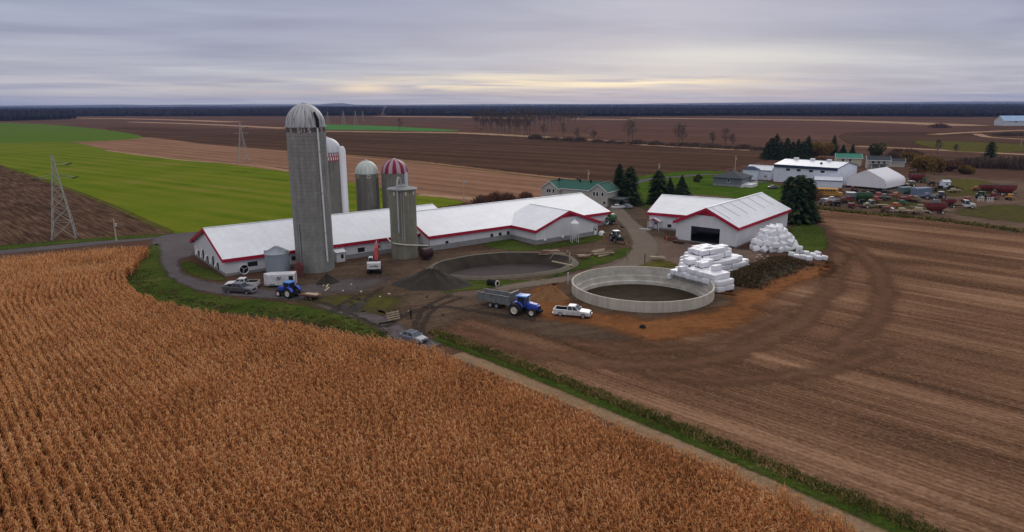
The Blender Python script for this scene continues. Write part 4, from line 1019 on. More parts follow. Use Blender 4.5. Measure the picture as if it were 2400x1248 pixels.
# large white workshop with navy band
wb = thing('workshop_building', 'large white workshop with navy blue eave band and a row of small windows', 'building', (112.62, 295.175, 0), -.814)
M_WSH = ribbed('workshop_sheet', (.70,.75,.84), 0, .3, .5, dirt=(.5,.54,.6), depth=.02); M_NAVY = mat('navy_trim', (.018,.035,.085), .5, .2, 1)
M_WROOF = ribbed('workshop_roof', (.72,.74,.80), 1, .9, .4, depth=.03)
gable(wb, 0, 0, 26.99, 20.66, 7.43, 9.16, .25, roofm=M_WROOF, wallm=M_WSH, gablem=M_WSH, trimm=M_NAVY, fascia=.3)
MB().box((13.5, -.16, 6.75), (26.7, .12, .9)).build('navy_band', M_NAVY, wb)
wM = frame(112.62, 295.175, -.814); W = wall_frame(wM, 0, .25, 0)
for a, b in ((1847,398),(1872,399.5),(1901,401.5),(1928,403)): wpx(wb, W, a, b, 1.7, .95)
for cx in (5, 12, 19): MB().box((cx, 10.3, 9.5), (1.6, 1.6, .8)).build('ridge_vent', M_WHITE, wb)
MB().lathe([(.5,0),(.5,.6),(0,.8)], 12, Matrix.Translation((18,5,8.2))).build('roof_fan', M_DARK, wb)
c = G(1937, 436); lt = thing('lean_to_shed', 'low white shed with small end gable standing behind the yellow bus', 'shed', c + Vector((-3, -5, 0)), -.35)
gable(lt, -4, 0, 10.5, 5.5, 2.8, 4.2, .2, roofm=M_WROOF, wallm=M_WSH, gablem=M_WSH, trimm=M_NAVY, fascia=.2)
lM = frame(lt.location.x, lt.location.y, -.35); window(lt, wall_frame(lM, 6.3, .2, RAD(90)), 2.6, 2.2, .8, .9)
c = G(1778, 425); an = thing('white_annex', 'low white annex with dark hip roof between the bungalow and the workshop', 'shed', c + Vector((-1, 8, 0)), -.6)
gable(an, -2, 0, 11, 9, 4.2, 6.0, .2, roofm=M_WROOF, wallm=M_WSH, gablem=M_WSH, trimm=M_NAVY, fascia=.2)
MB().add([(-3,-3,4.4),(4,-3,4.4),(4,1.5,4.4),(-3,1.5,4.4),(-.5,-.8,5.8),(1.5,-.8,5.8)], [(0,1,5,4),(2,3,4,5),(1,2,5),(3,0,4),(3,2,1,0)]).build('dark_roof', M_NAVY, an)
MB().box((.5,-.8,2.2),(6.4,3.8,4.3)).build('bay', M_WSH, an)
aM = frame(an.location.x, an.location.y, -.6); door(an, wall_frame(aM, 0, .2, 0), 6.5, 1.1, 2.2)
# fabric shelter
ft = thing('fabric_shelter', 'white fabric covered shelter with smooth peaked roof among the machinery', 'shelter', (133.3, 272.8, 0), .706)
M_FAB = mat('white_fabric', (.80,.79,.82), .6, .05, .4, dirt=(.72,.70,.73), dirt_scale=.25)
W_ = 15.2; L_ = 18.9; prof = [(0,.9),(0,2.6),(-.25,3.6),(-.9,4.3),(-3.2,5.5),(-7.6,7.5),(-12,5.5),(-14.3,4.3),(-14.95,3.6),(-15.2,2.6),(-15.2,.9)]
secs = [[(x, y, z) for y, z in prof] for x in (0, .25, L_ - .25, L_)]
vs = [p for s_ in secs for p in s_]; n = len(prof); fs = []
for i in range(3):
    for k in range(n - 1): fs.append((i*n + k, i*n + k + 1, (i+1)*n + k + 1, (i+1)*n + k))
MB().add(vs, fs).build('cover', M_FAB, ft, 30)
for x in (.06, L_ - .06): MB().add([(x, y*.998 - .01, z - .02) for y, z in prof], [tuple(range(n))]).build('end_panel', M_FAB, ft)
mb = MB()
for x in (.1, 4.8, 9.4, 14.2, L_ - .1):
    for y in (-.1, -15.1): mb.bar((x, y, 0), (x, y, 2.6), .12)
mb.build('frame', M_STEEL, ft)
mb = MB(); mb.box((9.4, -.12, .45), (18.6, .08, .9)); mb.box((9.4, -15.08, .45), (18.6, .08, .9)); mb.box((.12,-7.6,.45),(.08,15,.9)); mb.build('base_shade_strip', M_DARK, ft)  # black strips stand in for the shade of the open base
# houses further back
yh = thing('cottage', 'pale yellow cottage with bright green roof behind the workshop', 'house', G(1958, 389), -.30)
M_YEL = simple_wall((.52,.50,.36), 'yellow_siding'); M_GR2 = mat('bright_green_roof', (.03,.20,.14), .6, .2, 1)
gable(yh, 0, 0, 13, 9, 4.2, 6.4, .4, roofm=M_GR2, wallm=M_YEL, gablem=M_YEL, trimm=M_WHITE, fascia=.3)
yM = frame(yh.location.x, yh.location.y, -.30); W = wall_frame(yM, 0, .4, 0); window(yh, W, 3.5, 3.0, 1.1, 1.2); window(yh, W, 7, 3.0, 1.1, 1.2); window(yh, wall_frame(yM, 12.6, 0, RAD(90)), 4.5, 3.0, 1.1, 1.3)
g2 = thing('farm_cottage', 'white cottage with slate blue roof and a dark porch behind the fabric shelter', 'house', G(2030, 396), -.35)
gable(g2, 0, 0, 11, 8, 4.4, 6.4, .4, roofm=M_DSH, wallm=M_SIDE, gablem=M_SIDE, trimm=M_WHITE, fascia=.3)
gM2 = frame(g2.location.x, g2.location.y, -.35); W = wall_frame(gM2, 0, .4, 0)
for cx in (3, 5.5, 8): window(g2, W, cx, 3.3, 1.2, 1.1)
MB().box((5.5, -1.2, 2.5), (8, 2.6, .2)).build('porch_roof', M_DSH, g2)
for cx in (2, 5.5, 9): MB().box((cx, -2.3, 1.2), (.25,.25,2.4)).build('porch_post', M_WHITE, g2)
b3 = thing('garage', 'small grey garage right of the white cottage', 'shed', G(2086, 392), -.35)
gable(b3, 0, 0, 7, 6, 2.8, 4.4, .3, roofm=M_DSH, wallm=M_SIDE, gablem=M_SIDE, trimm=M_WHITE, fascia=.25)
fbm = thing('distant_barn', 'long pale barn with light blue roof at the right edge of the fields', 'barn', G(2352, 295.5), -.12)
gable(fbm, 0, 0, 62, 26, 7, 14, .5, roofm=mat('light_blue_roof', (.33,.48,.68), .5, .1, .2), wallm=simple_wall((.55,.62,.64), 'pale_sheet'), gablem=simple_wall((.52,.58,.6), 'pale_sheet2'), trimm=M_WHITE, fascia=.4)
fM2 = frame(fbm.location.x, fbm.location.y, -.12); 
for cx in (16, 44): window(fbm, wall_frame(fM2, 0, .5, 0), cx, 5.5, 2.5, 1.6)
for a, b, w, lab in ((1256.5,249.5,30,'pale far barn left of a pair above the woods'), (1330,249,26,'pale far barn right of a pair above the woods')):
    pass
# ================================================================= VEHICLES AND MACHINES (x forward, y left, z up)
def paint(name, col, rough=.35, dirt=(.22,.17,.13), amt=.35): return mat(name, col, rough, .06, 1.5, spec=.5, dirt=dirt, dirt_amt=amt, dirt_scale=1.2)
P_WHITE = paint('white_body_paint', (.72,.72,.74)); P_GREY = paint('grey_body_paint', (.085,.088,.105)); P_SILVER = paint('silver_body_paint', (.20,.225,.29)); P_BLUE = paint('tractor_blue_paint', (.018,.075,.55)); P_LBLUE = paint('tractor_roof_blue', (.035,.25,.70))
P_RED = paint('implement_red_paint', (.17,.012,.018)); P_GREEN = paint('implement_green_paint', (.02,.12,.045)); P_YEL = paint('school_bus_yellow', (.62,.30,.03)); P_KHAKI = paint('khaki_paint', (.25,.23,.13)); P_GALV = mat('grey_box_steel', (.22,.235,.24), .6, .2, 1.2, metal=.2, dirt=(.12,.1,.085), dirt_scale=1.0)
P_EXRED = paint('excavator_red_paint', (.42,.018,.022), amt=.08); P_CONT = paint('container_blue_paint', (.14,.20,.32)); P_TEAL = paint('container_teal_paint', (.10,.16,.17)); P_ORG = paint('implement_orange', (.42,.12,.03)); P_DKGRN = paint('dark_green_paint', (.02,.045,.035)); P_PINK = paint('faded_red_paint', (.33,.07,.06))
def sec(x, hw, z0, z1, c=.12): return [(x, -hw*.94, z0), (x, hw*.94, z0), (x, hw, z0 + .12), (x, hw, z1 - c), (x, hw - c*1.3, z1), (x, -hw + c*1.3, z1), (x, -hw, z1 - c), (x, -hw, z0 + .12)]
def wheel(root, x, y, r, w, rim=M_RIM, rr=.58, name='wheel'):
    s = 1 if y > 0 else -1
    T = Matrix.Translation((x, y, r)) @ Matrix.Rotation(RAD(90), 4, 'X')
    prof = [(r*rr, -w/2), (r*.9, -w/2), (r, -w*.32), (r, w*.32), (r*.9, w/2), (r*rr, w/2)]
    mb = MB(); mb.lathe(prof, 24, T); o = mb.build(name, M_BLACK, root, 40)
    mb = MB(); mb.lathe([(0, -s*w*.30), (r*.2, -s*w*.34), (r*.3, -s*w*.22), (r*rr*.9, -s*w*.25), (r*rr, -s*w*.46), (r*rr*1.02, -s*w*.4), (r*rr, s*w*.2), (0, s*w*.2)], 20, T); mb.build('rim', rim, o, 40)
    return o
def quad_inset(q, u0, u1, v0, v1, off):
    a, b, c, d = [Vector(p) for p in q]; n = (b - a).cross(d - a).normalized()
    f = lambda u, v: (a*(1-u) + b*u) * (1-v) + (d*(1-u) + c*u) * v + n * off
    return [f(u0, v0), f(u1, v0), f(u1, v1), f(u0, v1)]
def cabin(root, pm, bx, tx, hw, thw, z0, z1, splits=1, glass=None, rear=True, name='cabin', gap=.06):
    """glasshouse: tapered box with roof; panes stand 1.2 cm proud"""
    glass = glass or M_GLASS
    x0, x1 = bx; t0, t1 = tx
    B = [(x0,-hw,z0),(x1,-hw,z0),(x1,hw,z0),(x0,hw,z0)]; T = [(t0,-thw,z1),(t1,-thw,z1),(t1,thw,z1),(t0,thw,z1)]
    R2 = [(t0+.08,-thw+.12,z1+.05),(t1-.08,-thw+.12,z1+.05),(t1-.08,thw-.12,z1+.05),(t0+.08,thw-.12,z1+.05)]
    c = MB().loft([B, T, R2]).build(name, pm, root)
    faces = {'windscreen': (B[1],B[2],T[2],T[1])}
    if rear: faces['rear_window'] = (B[3],B[0],T[0],T[3])
    for nm, q in faces.items():
        mb = MB(); mb.add(quad_inset(q, .06, .94, .08, .93, .012), [(0,1,2,3)]); mb.build(nm, M_SKYGLASS if nm == 'windscreen' else glass, root)
    for q in ((B[0],B[1],T[1],T[0]), (B[2],B[3],T[3],T[2])):
        for k in range(splits):
            u0 = .07 + (.86 + gap) * k / splits; u1 = u0 + (.86 + gap) / splits - gap
            mb = MB(); mb.add(quad_inset(q, u0, u1, .1, .9, .012), [(0,1,2,3)]); mb.build('side_window', glass, root)
    return c
def lamps(root, xf, xr, hw, zf, zr):
    for s in (-1, 1):
        if xf is not None: MB().box((xf, s*hw, zf), (.1,.32,.2)).build('headlight', M_LAMP, root)
        if xr is not None: MB().box((xr, s*hw, zr), (.08,.16,.34)).build('taillight', M_TAIL, root)
def pickup(name, label, pm, loc, rz, crew=False, group=None):
    r = thing(name, label, 'pickup truck', loc, rz, group); L = 5.9; h = L/2
    MB().loft([sec(h, .86, .45, .95), sec(h - .12, .95, .42, 1.05), sec(h - .6, .97, .4, 1.12), sec(1.45, .98, .4, 1.18, .1), sec(1.0, .98, .4, 1.2, .06), sec(-.75 if not crew else -1.1, .98, .4, 1.2, .06)]).build('body', pm, r, 30)
    bx0 = -.75 if not crew else -1.1
    bed = MB()
    for s in (-1, 1): bed.box(((bx0 - h)/2, s*.93, .82), (h + bx0, .12, .82))
    bed.box((-h + .06, 0, .82), (.1, 1.76, .8)); bed.box(((bx0 - h)/2, 0, .52), (h + bx0 - .05, 1.74, .16)); bd = bed.build('bed', pm, r, bevel=.02)
    MB().box(((bx0 - h)/2, 0, .63), (h + bx0 - .25, 1.7, .04)).box(((bx0 - h)/2, .862, .93), (h + bx0 - .25, .012, .56)).box(((bx0 - h)/2, -.862, .93), (h + bx0 - .25, .012, .56)).box((bx0 - .03, 0, .93), (.02, 1.68, .56)).build('bed_liner', M_DARK, bd)
    cabin(r, pm, (bx0 + .02, 1.35), (bx0 + .15, .6), .95, .74, 1.17, 1.83, 2)
    for x in (1.95, -1.75):
        for s in (-1, 1):
            wheel(r, x, s*.86, .4, .27); 
            MB().lathe([(.47, .0), (.47, .04)], 16, Matrix.Translation((x, s*.985, .42)) @ Matrix.Rotation(RAD(90), 4, 'X'), 0, 0, math.pi).build('wheel_arch', M_BLACK, r)
    MB().box((h + .04, 0, .5), (.16, 1.8, .25)).build('front_bumper', M_CHROME, r); MB().box((-h - .06, 0, .5), (.16, 1.8, .22)).build('rear_bumper', M_CHROME, r)
    MB().box((h - .02, 0, .82), (.08, 1.1, .26)).build('grille', M_DARK, r); lamps(r, h - .05, -h + .0, .76, .86, .95)
    for s in (-1, 1): MB().box((1.15, s*1.1, 1.3), (.12,.22,.18)).build('mirror', pm, r)
    return r
def car(name, label, pm, loc, rz, roofm=None):
    r = thing(name, label, 'car', loc, rz); h = 2.25
    MB().loft([sec(h, .70, .40, .72), sec(h - .15, .84, .3, .84), sec(h - .9, .88, .27, .95), sec(.95, .89, .27, 1.0), sec(-1.4, .89, .27, 1.02), sec(-h + .2, .85, .3, .98), sec(-h, .74, .4, .85)]).build('body', pm, r, 30)
    cabin(r, pm, (-1.75, 1.15), (-1.05, .25), .82, .62, .98, 1.46, 2)
    if roofm: MB().box((-.4, 0, 1.525), (1.1, 1.0, .03)).build('sunroof', roofm, r)
    for x in (1.38, -1.35):
        for s in (-1, 1): wheel(r, x, s*.78, .32, .2)
    lamps(r, h - .12, -h + .03, .62, .68, .8); MB().box((h - .02, 0, .55), (.06, .8, .18)).build('grille', M_DARK, r)
    for s in (-1, 1): MB().box((.8, s*.98, 1.05), (.12,.2,.14)).build('mirror', pm, r)
    return r
def tractor(name, label, pm, roofm, loc, rz, duals=False, rim=M_CREAM, scale=1, cab=True, group=None):
    r = thing(name, label, 'tractor', loc, rz, group, scale)
    MB().loft([[(2.15,-.30,.95),(2.15,.30,.95),(2.15,.34,1.45),(2.15,-.34,1.45)],[(1.9,-.40,.9),(1.9,.40,.9),(1.9,.42,1.68),(1.9,-.42,1.68)],[(.4,-.46,.9),(.4,.46,.9),(.4,.48,1.9),(.4,-.48,1.9)]]).build('hood', pm, r, 30, bevel=.04)
    MB().box((2.17,0,1.2),(.08,.5,.45)).build('grille', M_DARK, r)
    MB().box((.4,0,.8),(3.4,.6,.5)).box((2.35,0,.75),(.55,.8,.35)).box((1.45,0,.7),(.3,1.7,.25)).box((-.95,0,.9),(.5,2.0,.4)).build('chassis', M_DARK, r)
    if cab:
        cabin(r, M_GLASS, (-1.05,.35), (-.95,.2), .72, .68, 1.25, 2.6, 2, glass=M_GLASS, name='cab')
        MB().box((-.35,0,2.73),(1.75,1.65,.2)).build('cab_roof', roofm, r, 40, bevel=.08)
        mb = MB()
        for x,y in ((-1.0,.72),(-1.0,-.72),(.28,.70),(.28,-.70)): mb.bar((x,y,1.2),(x*.92,y*.96,2.66),.09)
        mb.build('cab_pillar', pm, r)
    for s in (-1,1):
        mb = MB(); T = Matrix.Translation((-.95, s*.92, .95)) @ Matrix.Rotation(RAD(90),4,'X')
        mb.lathe([(1.02,-.28),(1.07,-.28),(1.07,.28),(1.02,.28)], 14, T, 0, RAD(20), RAD(160)); mb.build('fender', pm, r)
        wheel(r, -.95, s*.98, .92, .5, rim)
        if duals: wheel(r, -.95, s*1.56, .92, .5, rim)
        wheel(r, 1.45, s*.92, .64, .40, rim); MB().box((2.12, s*.25, 1.5),(.08,.16,.12)).build('headlight', M_LAMP, r)
    MB().tube([(.9,-.5,1.7),(.9,-.5,2.75)], .06, 8).build('exhaust', M_TUBE, r); MB().box((-1.6,0,.7),(.6,.8,.3)).build('hitch', M_DARK, r)
    return r
def place(a, b, hw=0.0, side=1):
    """mid point and heading from the ground pixels of two wheels on the camera side"""
    A, B = G(*a), G(*b); d = (B - A).normalized(); n = Vector((-d.y, d.x, 0)) * side
    return (A + B) / 2 + n * hw, math.atan2(d.y, d.x)
def at(p, z=0): return (p.x, p.y, z)
p, a = place((1314,743), (1362.5,747.5), .9); pickup('pickup_truck', 'white pickup with empty bed parked between the round concrete tank and the stubble', P_WHITE, p, a)
p, a = place((591,677), (540,678), .9, -1); pickup('pickup_truck', 'white pickup facing the gravel bend, behind the grey one', P_WHITE, p, a)
p, a = place((538,688), (574,690.5), .9); pickup('pickup_truck', 'dark grey crew cab pickup on the verge in front of the white one', P_GREY, p, a, True)
p = G(969, 800); car('car', 'silver car nosing along the corn edge with only its top half showing', P_SILVER, p, math.atan2(-.742, .67) + .18, M_GLASS)
p, a = place((1206,738), (1242.5,743.5), 1.1); t1p = p
tractor('tractor', 'big blue tractor with dual rear wheels hitched to the grey box trailer', P_BLUE, P_LBLUE, p, a, True, scale=1.12)
p, a = place((679,701), (654,696.5), 1.0, -1)
tractor('tractor', 'blue tractor with pale rims hitched to the rusty flat trailer', P_BLUE, P_LBLUE, p, a, False)
# grey spreader box trailer
p, a = place((1148,720.5), (1165.5,724), 1.05); s = thing('box_trailer', 'grey steel manure box trailer with high front wall behind the blue tractor', 'trailer', p, a + .04)
mb = MB()
for q in (-1, 1): mb.prism([(-3.1,.95),(3.2,.95),(3.2,2.35),(-3.1,2.35)], .08, Matrix.Translation((0,q*1.15,0)))
b = mb.build('side_panel', P_GALV, s)
mb = MB()
for q in (-1, 1):
    for k in range(8): mb.box((-2.95 + k*.86, q*1.22, 1.65), (.09,.08,1.4))
    mb.box((0, q*1.2, 2.37), (6.3,.14,.09))
mb.build('side_rib', P_GALV, b)
MB().box((0,0,.95),(6.3,2.3,.1)).build('floor', M_RUST, s)
mb = MB(); mb.prism([(3.05,.95),(3.25,.95),(3.45,3.0),(3.3,3.0)], 2.4); mb.box((3.4,0,3.0),(.3,2.5,.16)); mb.build('front_wall', P_GALV, s)
MB().box((-3.15,0,1.5),(.1,2.4,1.0)).box((-3.2,.9,1.7),(.15,.2,1.6)).box((-3.2,-.9,1.7),(.15,.2,1.6)).build('tail_gate', P_GALV, s)
for x in (-.62,.62):
    for q in (-1,1): wheel(s, x, q*1.02, .52, .42)
MB().box((0,0,.75),(5.5,.9,.2)).bar((2.8,.4,.7),(4.6,0,.6),.14).bar((2.8,-.4,.7),(4.6,0,.6),.14).build('drawbar', M_RUST, s)
MB().box((3.8,-.6,1.2),(.5,.4,.6)).build('gear_box', M_TUBE, s)
# flat trailer
p, a = place((731,704.5), (718,703.2), .8, -1); s = thing('flat_trailer', 'small rusty red flatbed trailer behind the tractor with pale rims', 'trailer', p, a)
MB().box((0,0,.85),(3.5,1.9,.1)).box((0,.93,.8),(3.5,.08,.2)).box((0,-.93,.8),(3.5,.08,.2)).build('deck', M_RUST, s)
for k in range(6): pass
MB().box((-.2,.1,.95),(2.4,.9,.1)).build('boards', M_PALEWOOD, s)
for x in (-.42,.42):
    for q in (-1,1): wheel(s, x, q*.86, .36, .24, M_RUST)
MB().bar((1.6,.4,.7),(2.9,0,.6),.12).bar((1.6,-.4,.7),(2.9,0,.6),.12).build('drawbar', M_RUST, s)
# white enclosed cargo trailer
A, B = G(630, 676), G(694, 673); d = (B - A); a = math.atan2(-d.y, -d.x); n = Vector((-d.y, d.x, 0)).normalized()
s = thing('cargo_trailer', 'white enclosed cargo trailer with dark emblem standing before the grain bin', 'trailer', (A + B)/2 + n*1.1, a)
L = d.length; h = L/2
body = [(h+.9,-.15),(h+.9,.15),(h,1.1),(-h,1.1),(-h,-1.1),(h,-1.1)]
mb = MB(); mb.loft([[(x,y,.45) for x,y in body],[(x,y,2.45) for x,y in body],[(x*.985,y*.9,2.55) for x,y in body]]); mb.build('body', P_WHITE, s)
mb = MB(); mb.box((h*.75,1.13,.62),(h*.5,.03,.35)); mb.build('stone_guard', M_STEEL, s)
mb = MB(); mb.box((h*.25,1.125,1.75),(L*.42,.02,.62)); mb.build('sign_panel', paint('trailer_panel', (.60,.60,.63)), s)
text_mesh('N', .85, mat('navy_emblem', (.03,.03,.07), .5), s, Matrix.Translation((h*.25,1.142,1.75)) @ Matrix.Rotation(RAD(180),4,'Z') @ Matrix.Rotation(RAD(90),4,'X'), .03, 'emblem', .35)
mb = MB(); mb.box((-h*.66,1.125,1.5),(L*.16,.03,1.3)); mb.build('side_door', M_GLASS, s)
mb = MB(); mb.box((-h-.02,0,2.5),(.06,2.2,.1)); mb.box((-h-.02,1.08,1.5),(.06,.1,2.0)); mb.box((-h-.02,-1.08,1.5),(.06,.1,2.0)); mb.build('red_edge', mat('trailer_red_edge', (.30,.04,.05), .5), s)
for q in (-1,1):
    wheel(s, -.3, q*1.0, .36, .24); wheel(s, -1.1, q*1.0, .36, .24)
MB().bar((h+.7,0,.5),(h+2.0,0,.5),.12).build('drawbar', M_DARK, s)
# excavator
g = G(873, 645); ex = thing('excavator', 'tracked excavator with white counterweight and red boom reaching toward the barn', 'excavator', (g.x, g.y + 2.6, 0), RAD(97))
for q in (-1,1):
    mb = MB(); T = Matrix.Translation((0,q*1.15,0)); n_ = 20; pr = []
    for k in range(10): t = RAD(90 + 180*k/9); pr.append((-1.6 + .45*math.cos(t), .47 + .45*math.sin(t)))
    for k in range(10): t = RAD(-90 + 180*k/9); pr.append((1.6 + .45*math.cos(t), .47 + .45*math.sin(t)))
    mb.prism(pr, .6, T); tr = mb.build('track', M_BLACK, ex)
    mb = MB(); mb.box((0,q*1.46,.47),(3.2,.04,.3)); mb.build('track_frame', M_RUST, tr)
MB().lathe([(.9,.7),(.9,1.05),(0,1.05)],20).build('turntable', M_DARK, ex)
mb = MB(); mb.box((-.2,0,1.2),(3.6,2.5,.3)); mb.box((-.5,-.75,1.75),(2.4,.95,.9)); mb.build('platform', P_EXRED, ex)
cw = MB().loft([[(-2.55,-1.25,1.15),(-2.55,1.25,1.15),(-2.55,1.25,2.35),(-2.55,-1.25,2.35)],[(-2.35,-1.35,1.1),(-2.35,1.35,1.1),(-2.35,1.35,2.5),(-2.35,-1.35,2.5)],[(-1.5,-1.35,1.1),(-1.5,1.35,1.1),(-1.5,1.35,2.5),(-1.5,-1.35,2.5)]]).build('counterweight', P_WHITE, ex, bevel=.06)
text_mesh('Link-Belt', .46, mat('dark_lettering', (.03,.03,.035), .5), ex, Matrix.Translation((-2.575,0,1.75)) @ Matrix.Rotation(RAD(-90),4,'Z') @ Matrix.Rotation(RAD(90),4,'X'), .01, 'lettering')
MB().box((-.9,0,2.45),(1.3,2.2,.2)).build('engine_cover', M_DARK, ex)
cabin(ex, P_WHITE, (.1,1.5), (.2,1.35), .45, .42, 1.35, 2.95, 2, name='cab')
for o_ in [c for c in ex.children if c.name.split('.')[0] in ('cab','windscreen','rear_window','side_window')]: o_.location.y = .78
mb = MB(); T = Matrix.Translation((0,-.25,0))
mb.prism([(.9,1.5),(1.4,1.4),(2.6,3.9),(5.0,4.9),(5.0,5.3),(2.3,4.5)], .7, T); mb.build('boom', P_EXRED, ex)
mb = MB(); mb.prism([(4.6,5.7),(5.1,5.5),(5.5,2.9),(5.2,2.8)], .55, T); mb.build('stick', P_EXRED, ex)
mb = MB(); mb.prism([(5.1,3.0),(5.6,3.0),(5.7,2.1),(5.0,1.6),(4.5,1.9),(4.7,2.4)], .9, T); mb.build('bucket', M_RUST, ex)
MB().tube([(1.6,-.25,2.0),(3.0,-.25,3.7)], .1, 8).build('hydraulic_ram', M_CHROME, ex); MB().tube([(3.2,-.25,4.9),(4.7,-.25,5.6)], .09, 8).build('hydraulic_ram', M_CHROME, ex)

# ---- grey cabbed tractor with a loader by the wing corner, green tank wagon
p = G(1446, 568); tractor('tractor', 'dark green tractor with pale cab roof on the drive by the wing door', P_DKGRN, paint('pale_cab_roof', (.5,.52,.58)), p + Vector((0,1,0)), RAD(-75), scale=.95, rim=M_RIM)
c = G(1462, 573); im = thing('loader_bucket', 'low rusty implement lying in front of the green tractor', 'implement', c, .5)
mb = MB(); mb.prism([(-.5,0),(.4,0),(.6,.15),(-.3,.2),(-.5,.8),(-.65,.8)], 2.2); mb.build('bucket', M_RUST, im)
for q in (-.7,.7): MB().bar((-.5,q,.4),(-1.6,q,.7),.14).build('arm', M_PALEWOOD, im)
c = G(1435, 527); gt = thing('tank_wagon', 'green round tank wagon parked at the end wall of the long barn', 'wagon', c + Vector((0,1,0)), A_ANG + RAD(20))
MB().lathe([(0,-1.3),(.9,-1.2),(1.05,-1),(1.05,1),(.9,1.2),(0,1.3)], 22, Matrix.Translation((0,0,1.9)) @ Matrix.Rotation(RAD(90),4,'Y')).build('barrel', paint('wagon_green', (.015,.11,.035)), gt, 40)
for x in (-.7,.7):
    for q in (-.8,.8): wheel(gt, x, q, .42, .28, M_CREAM)
MB().box((0,0,.75),(2.4,.9,.2)).build('frame', M_DARK, gt)

# ---- person
def build_person(loc, rz):
    J = {'pel':(0,0,.95,.15),'wai':(0,0,1.08,.135),'che':(.01,0,1.3,.165),'neck':(.01,0,1.50,.065),'head0':(.03,0,1.60,.085),'head1':(.02,0,1.72,.09),
         'lh':(0,.1,.90,.10),'lk':(.03,.11,.50,.07),'la':(-.02,.12,.09,.05),'lt':(.14,.13,.05,.045),'rh':(0,-.1,.90,.10),'rk':(.02,-.12,.50,.07),'ra':(-.03,-.13,.09,.05),'rt':(.13,-.14,.05,.045),
         'ls':(.0,.19,1.43,.075),'le':(.08,.26,1.18,.055),'lw':(.30,.13,1.24,.038),'lha':(.38,.08,1.27,.04),'rs':(.0,-.19,1.43,.075),'re':(.08,-.26,1.18,.055),'rw':(.30,-.13,1.24,.038),'rha':(.38,-.08,1.27,.04)}
    E = [('pel','wai'),('wai','che'),('che','neck'),('neck','head0'),('head0','head1'),('pel','lh'),('lh','lk'),('lk','la'),('la','lt'),('pel','rh'),('rh','rk'),('rk','ra'),('ra','rt'),('che','ls'),('ls','le'),('le','lw'),('lw','lha'),('che','rs'),('rs','re'),('re','rw'),('rw','rha')]
    for s, hb in (('l', 1), ('r', -1)):
        for k in range(4):
            y0 = hb*(.08 - .015) - .0 + (k - 1.5)*.018; E.append((s+'ha', f'{s}f{k}a')); J[f'{s}f{k}a'] = (.43, y0, 1.285 - .004*k, .010); J[f'{s}f{k}b'] = (.475, y0*.8, 1.27 - .01*k, .009); E.append((f'{s}f{k}a', f'{s}f{k}b'))
        J[s+'t1'] = (.40, hb*.03, 1.315, .011); J[s+'t2'] = (.44, hb*.02, 1.325, .009); E += [(s+'ha', s+'t1'), (s+'t1', s+'t2')]
    names = list(J); me = bpy.data.meshes.new('person'); me.from_pydata([J[n][:3] for n in names], [(names.index(a), names.index(b)) for a, b in E], [])
    ob = bpy.data.objects.new('person_rig', me); COL.objects.link(ob)
    md = ob.modifiers.new('s', 'SKIN'); sv = me.skin_vertices[0].data
    for i, n in enumerate(names): sv[i].radius = (J[n][3], J[n][3]); sv[i].use_root = (n == 'pel')
    ob.modifiers.new('u', 'SUBSURF').levels = 1
    dg = bpy.context.evaluated_depsgraph_get(); m2 = bpy.data.meshes.new_from_object(ob.evaluated_get(dg)); bpy.data.objects.remove(ob)
    cl = mat('dark_work_clothes', (.018,.018,.022), .9, .3, 4); sk = mat('skin', (.42,.27,.20), .6, .1, 6); bt = mat('dark_boots', (.02,.017,.015), .8, .2, 5)
    m2.materials.clear()
    for q in (cl, sk, bt): m2.materials.append(q)
    for p_ in m2.polygons:
        c = p_.center; p_.material_index = 1 if (c.z > 1.52 or c.x > .33) else (2 if c.z < .14 else 0); p_.use_smooth = True
    root = bpy.data.objects.new('person', m2); COL.objects.link(root); root.location = loc; root.rotation_euler = (0,0,rz)
    tag(root, 'person in dark clothes standing on the track, holding both hands out in front', 'person')
    hr = MB(); hr.lathe([(0,.145),(.07,.13),(.105,.07),(.112,0),(.10,-.06)], 14, Matrix.Translation((-.012,0,1.70))); h_ = hr.build('hair', mat('dark_hair', (.03,.02,.015), .8, .3, 8), root, 60)
    f = MB()
    for y in (-.035,.035): f.box((.122,y,1.70),(.012,.022,.014))
    f.box((.118,0,1.625),(.012,.05,.012)); f.build('facial_features', mat('dark_features', (.06,.03,.025), .6), root)
    MB().box((.13,0,1.665),(.03,.03,.045)).build('nose', sk, root, bevel=.006)
    return root
pp = G(963.5, 748.5); build_person(pp, RAD(150))
rc = thing('remote_controller', 'small pale controller held by the person in dark clothes', 'controller', (pp.x + .48*math.cos(RAD(150)), pp.y + .48*math.sin(RAD(150)), 1.25), RAD(150))
MB().box((0,0,.03),(.12,.22,.05)).build('body', M_WHITE, rc, bevel=.01)
for q in (-.07,.07): MB().tube([(.05,q,.05),(.11,q,.14)], .008, 6).build('antenna', M_DARK, rc)

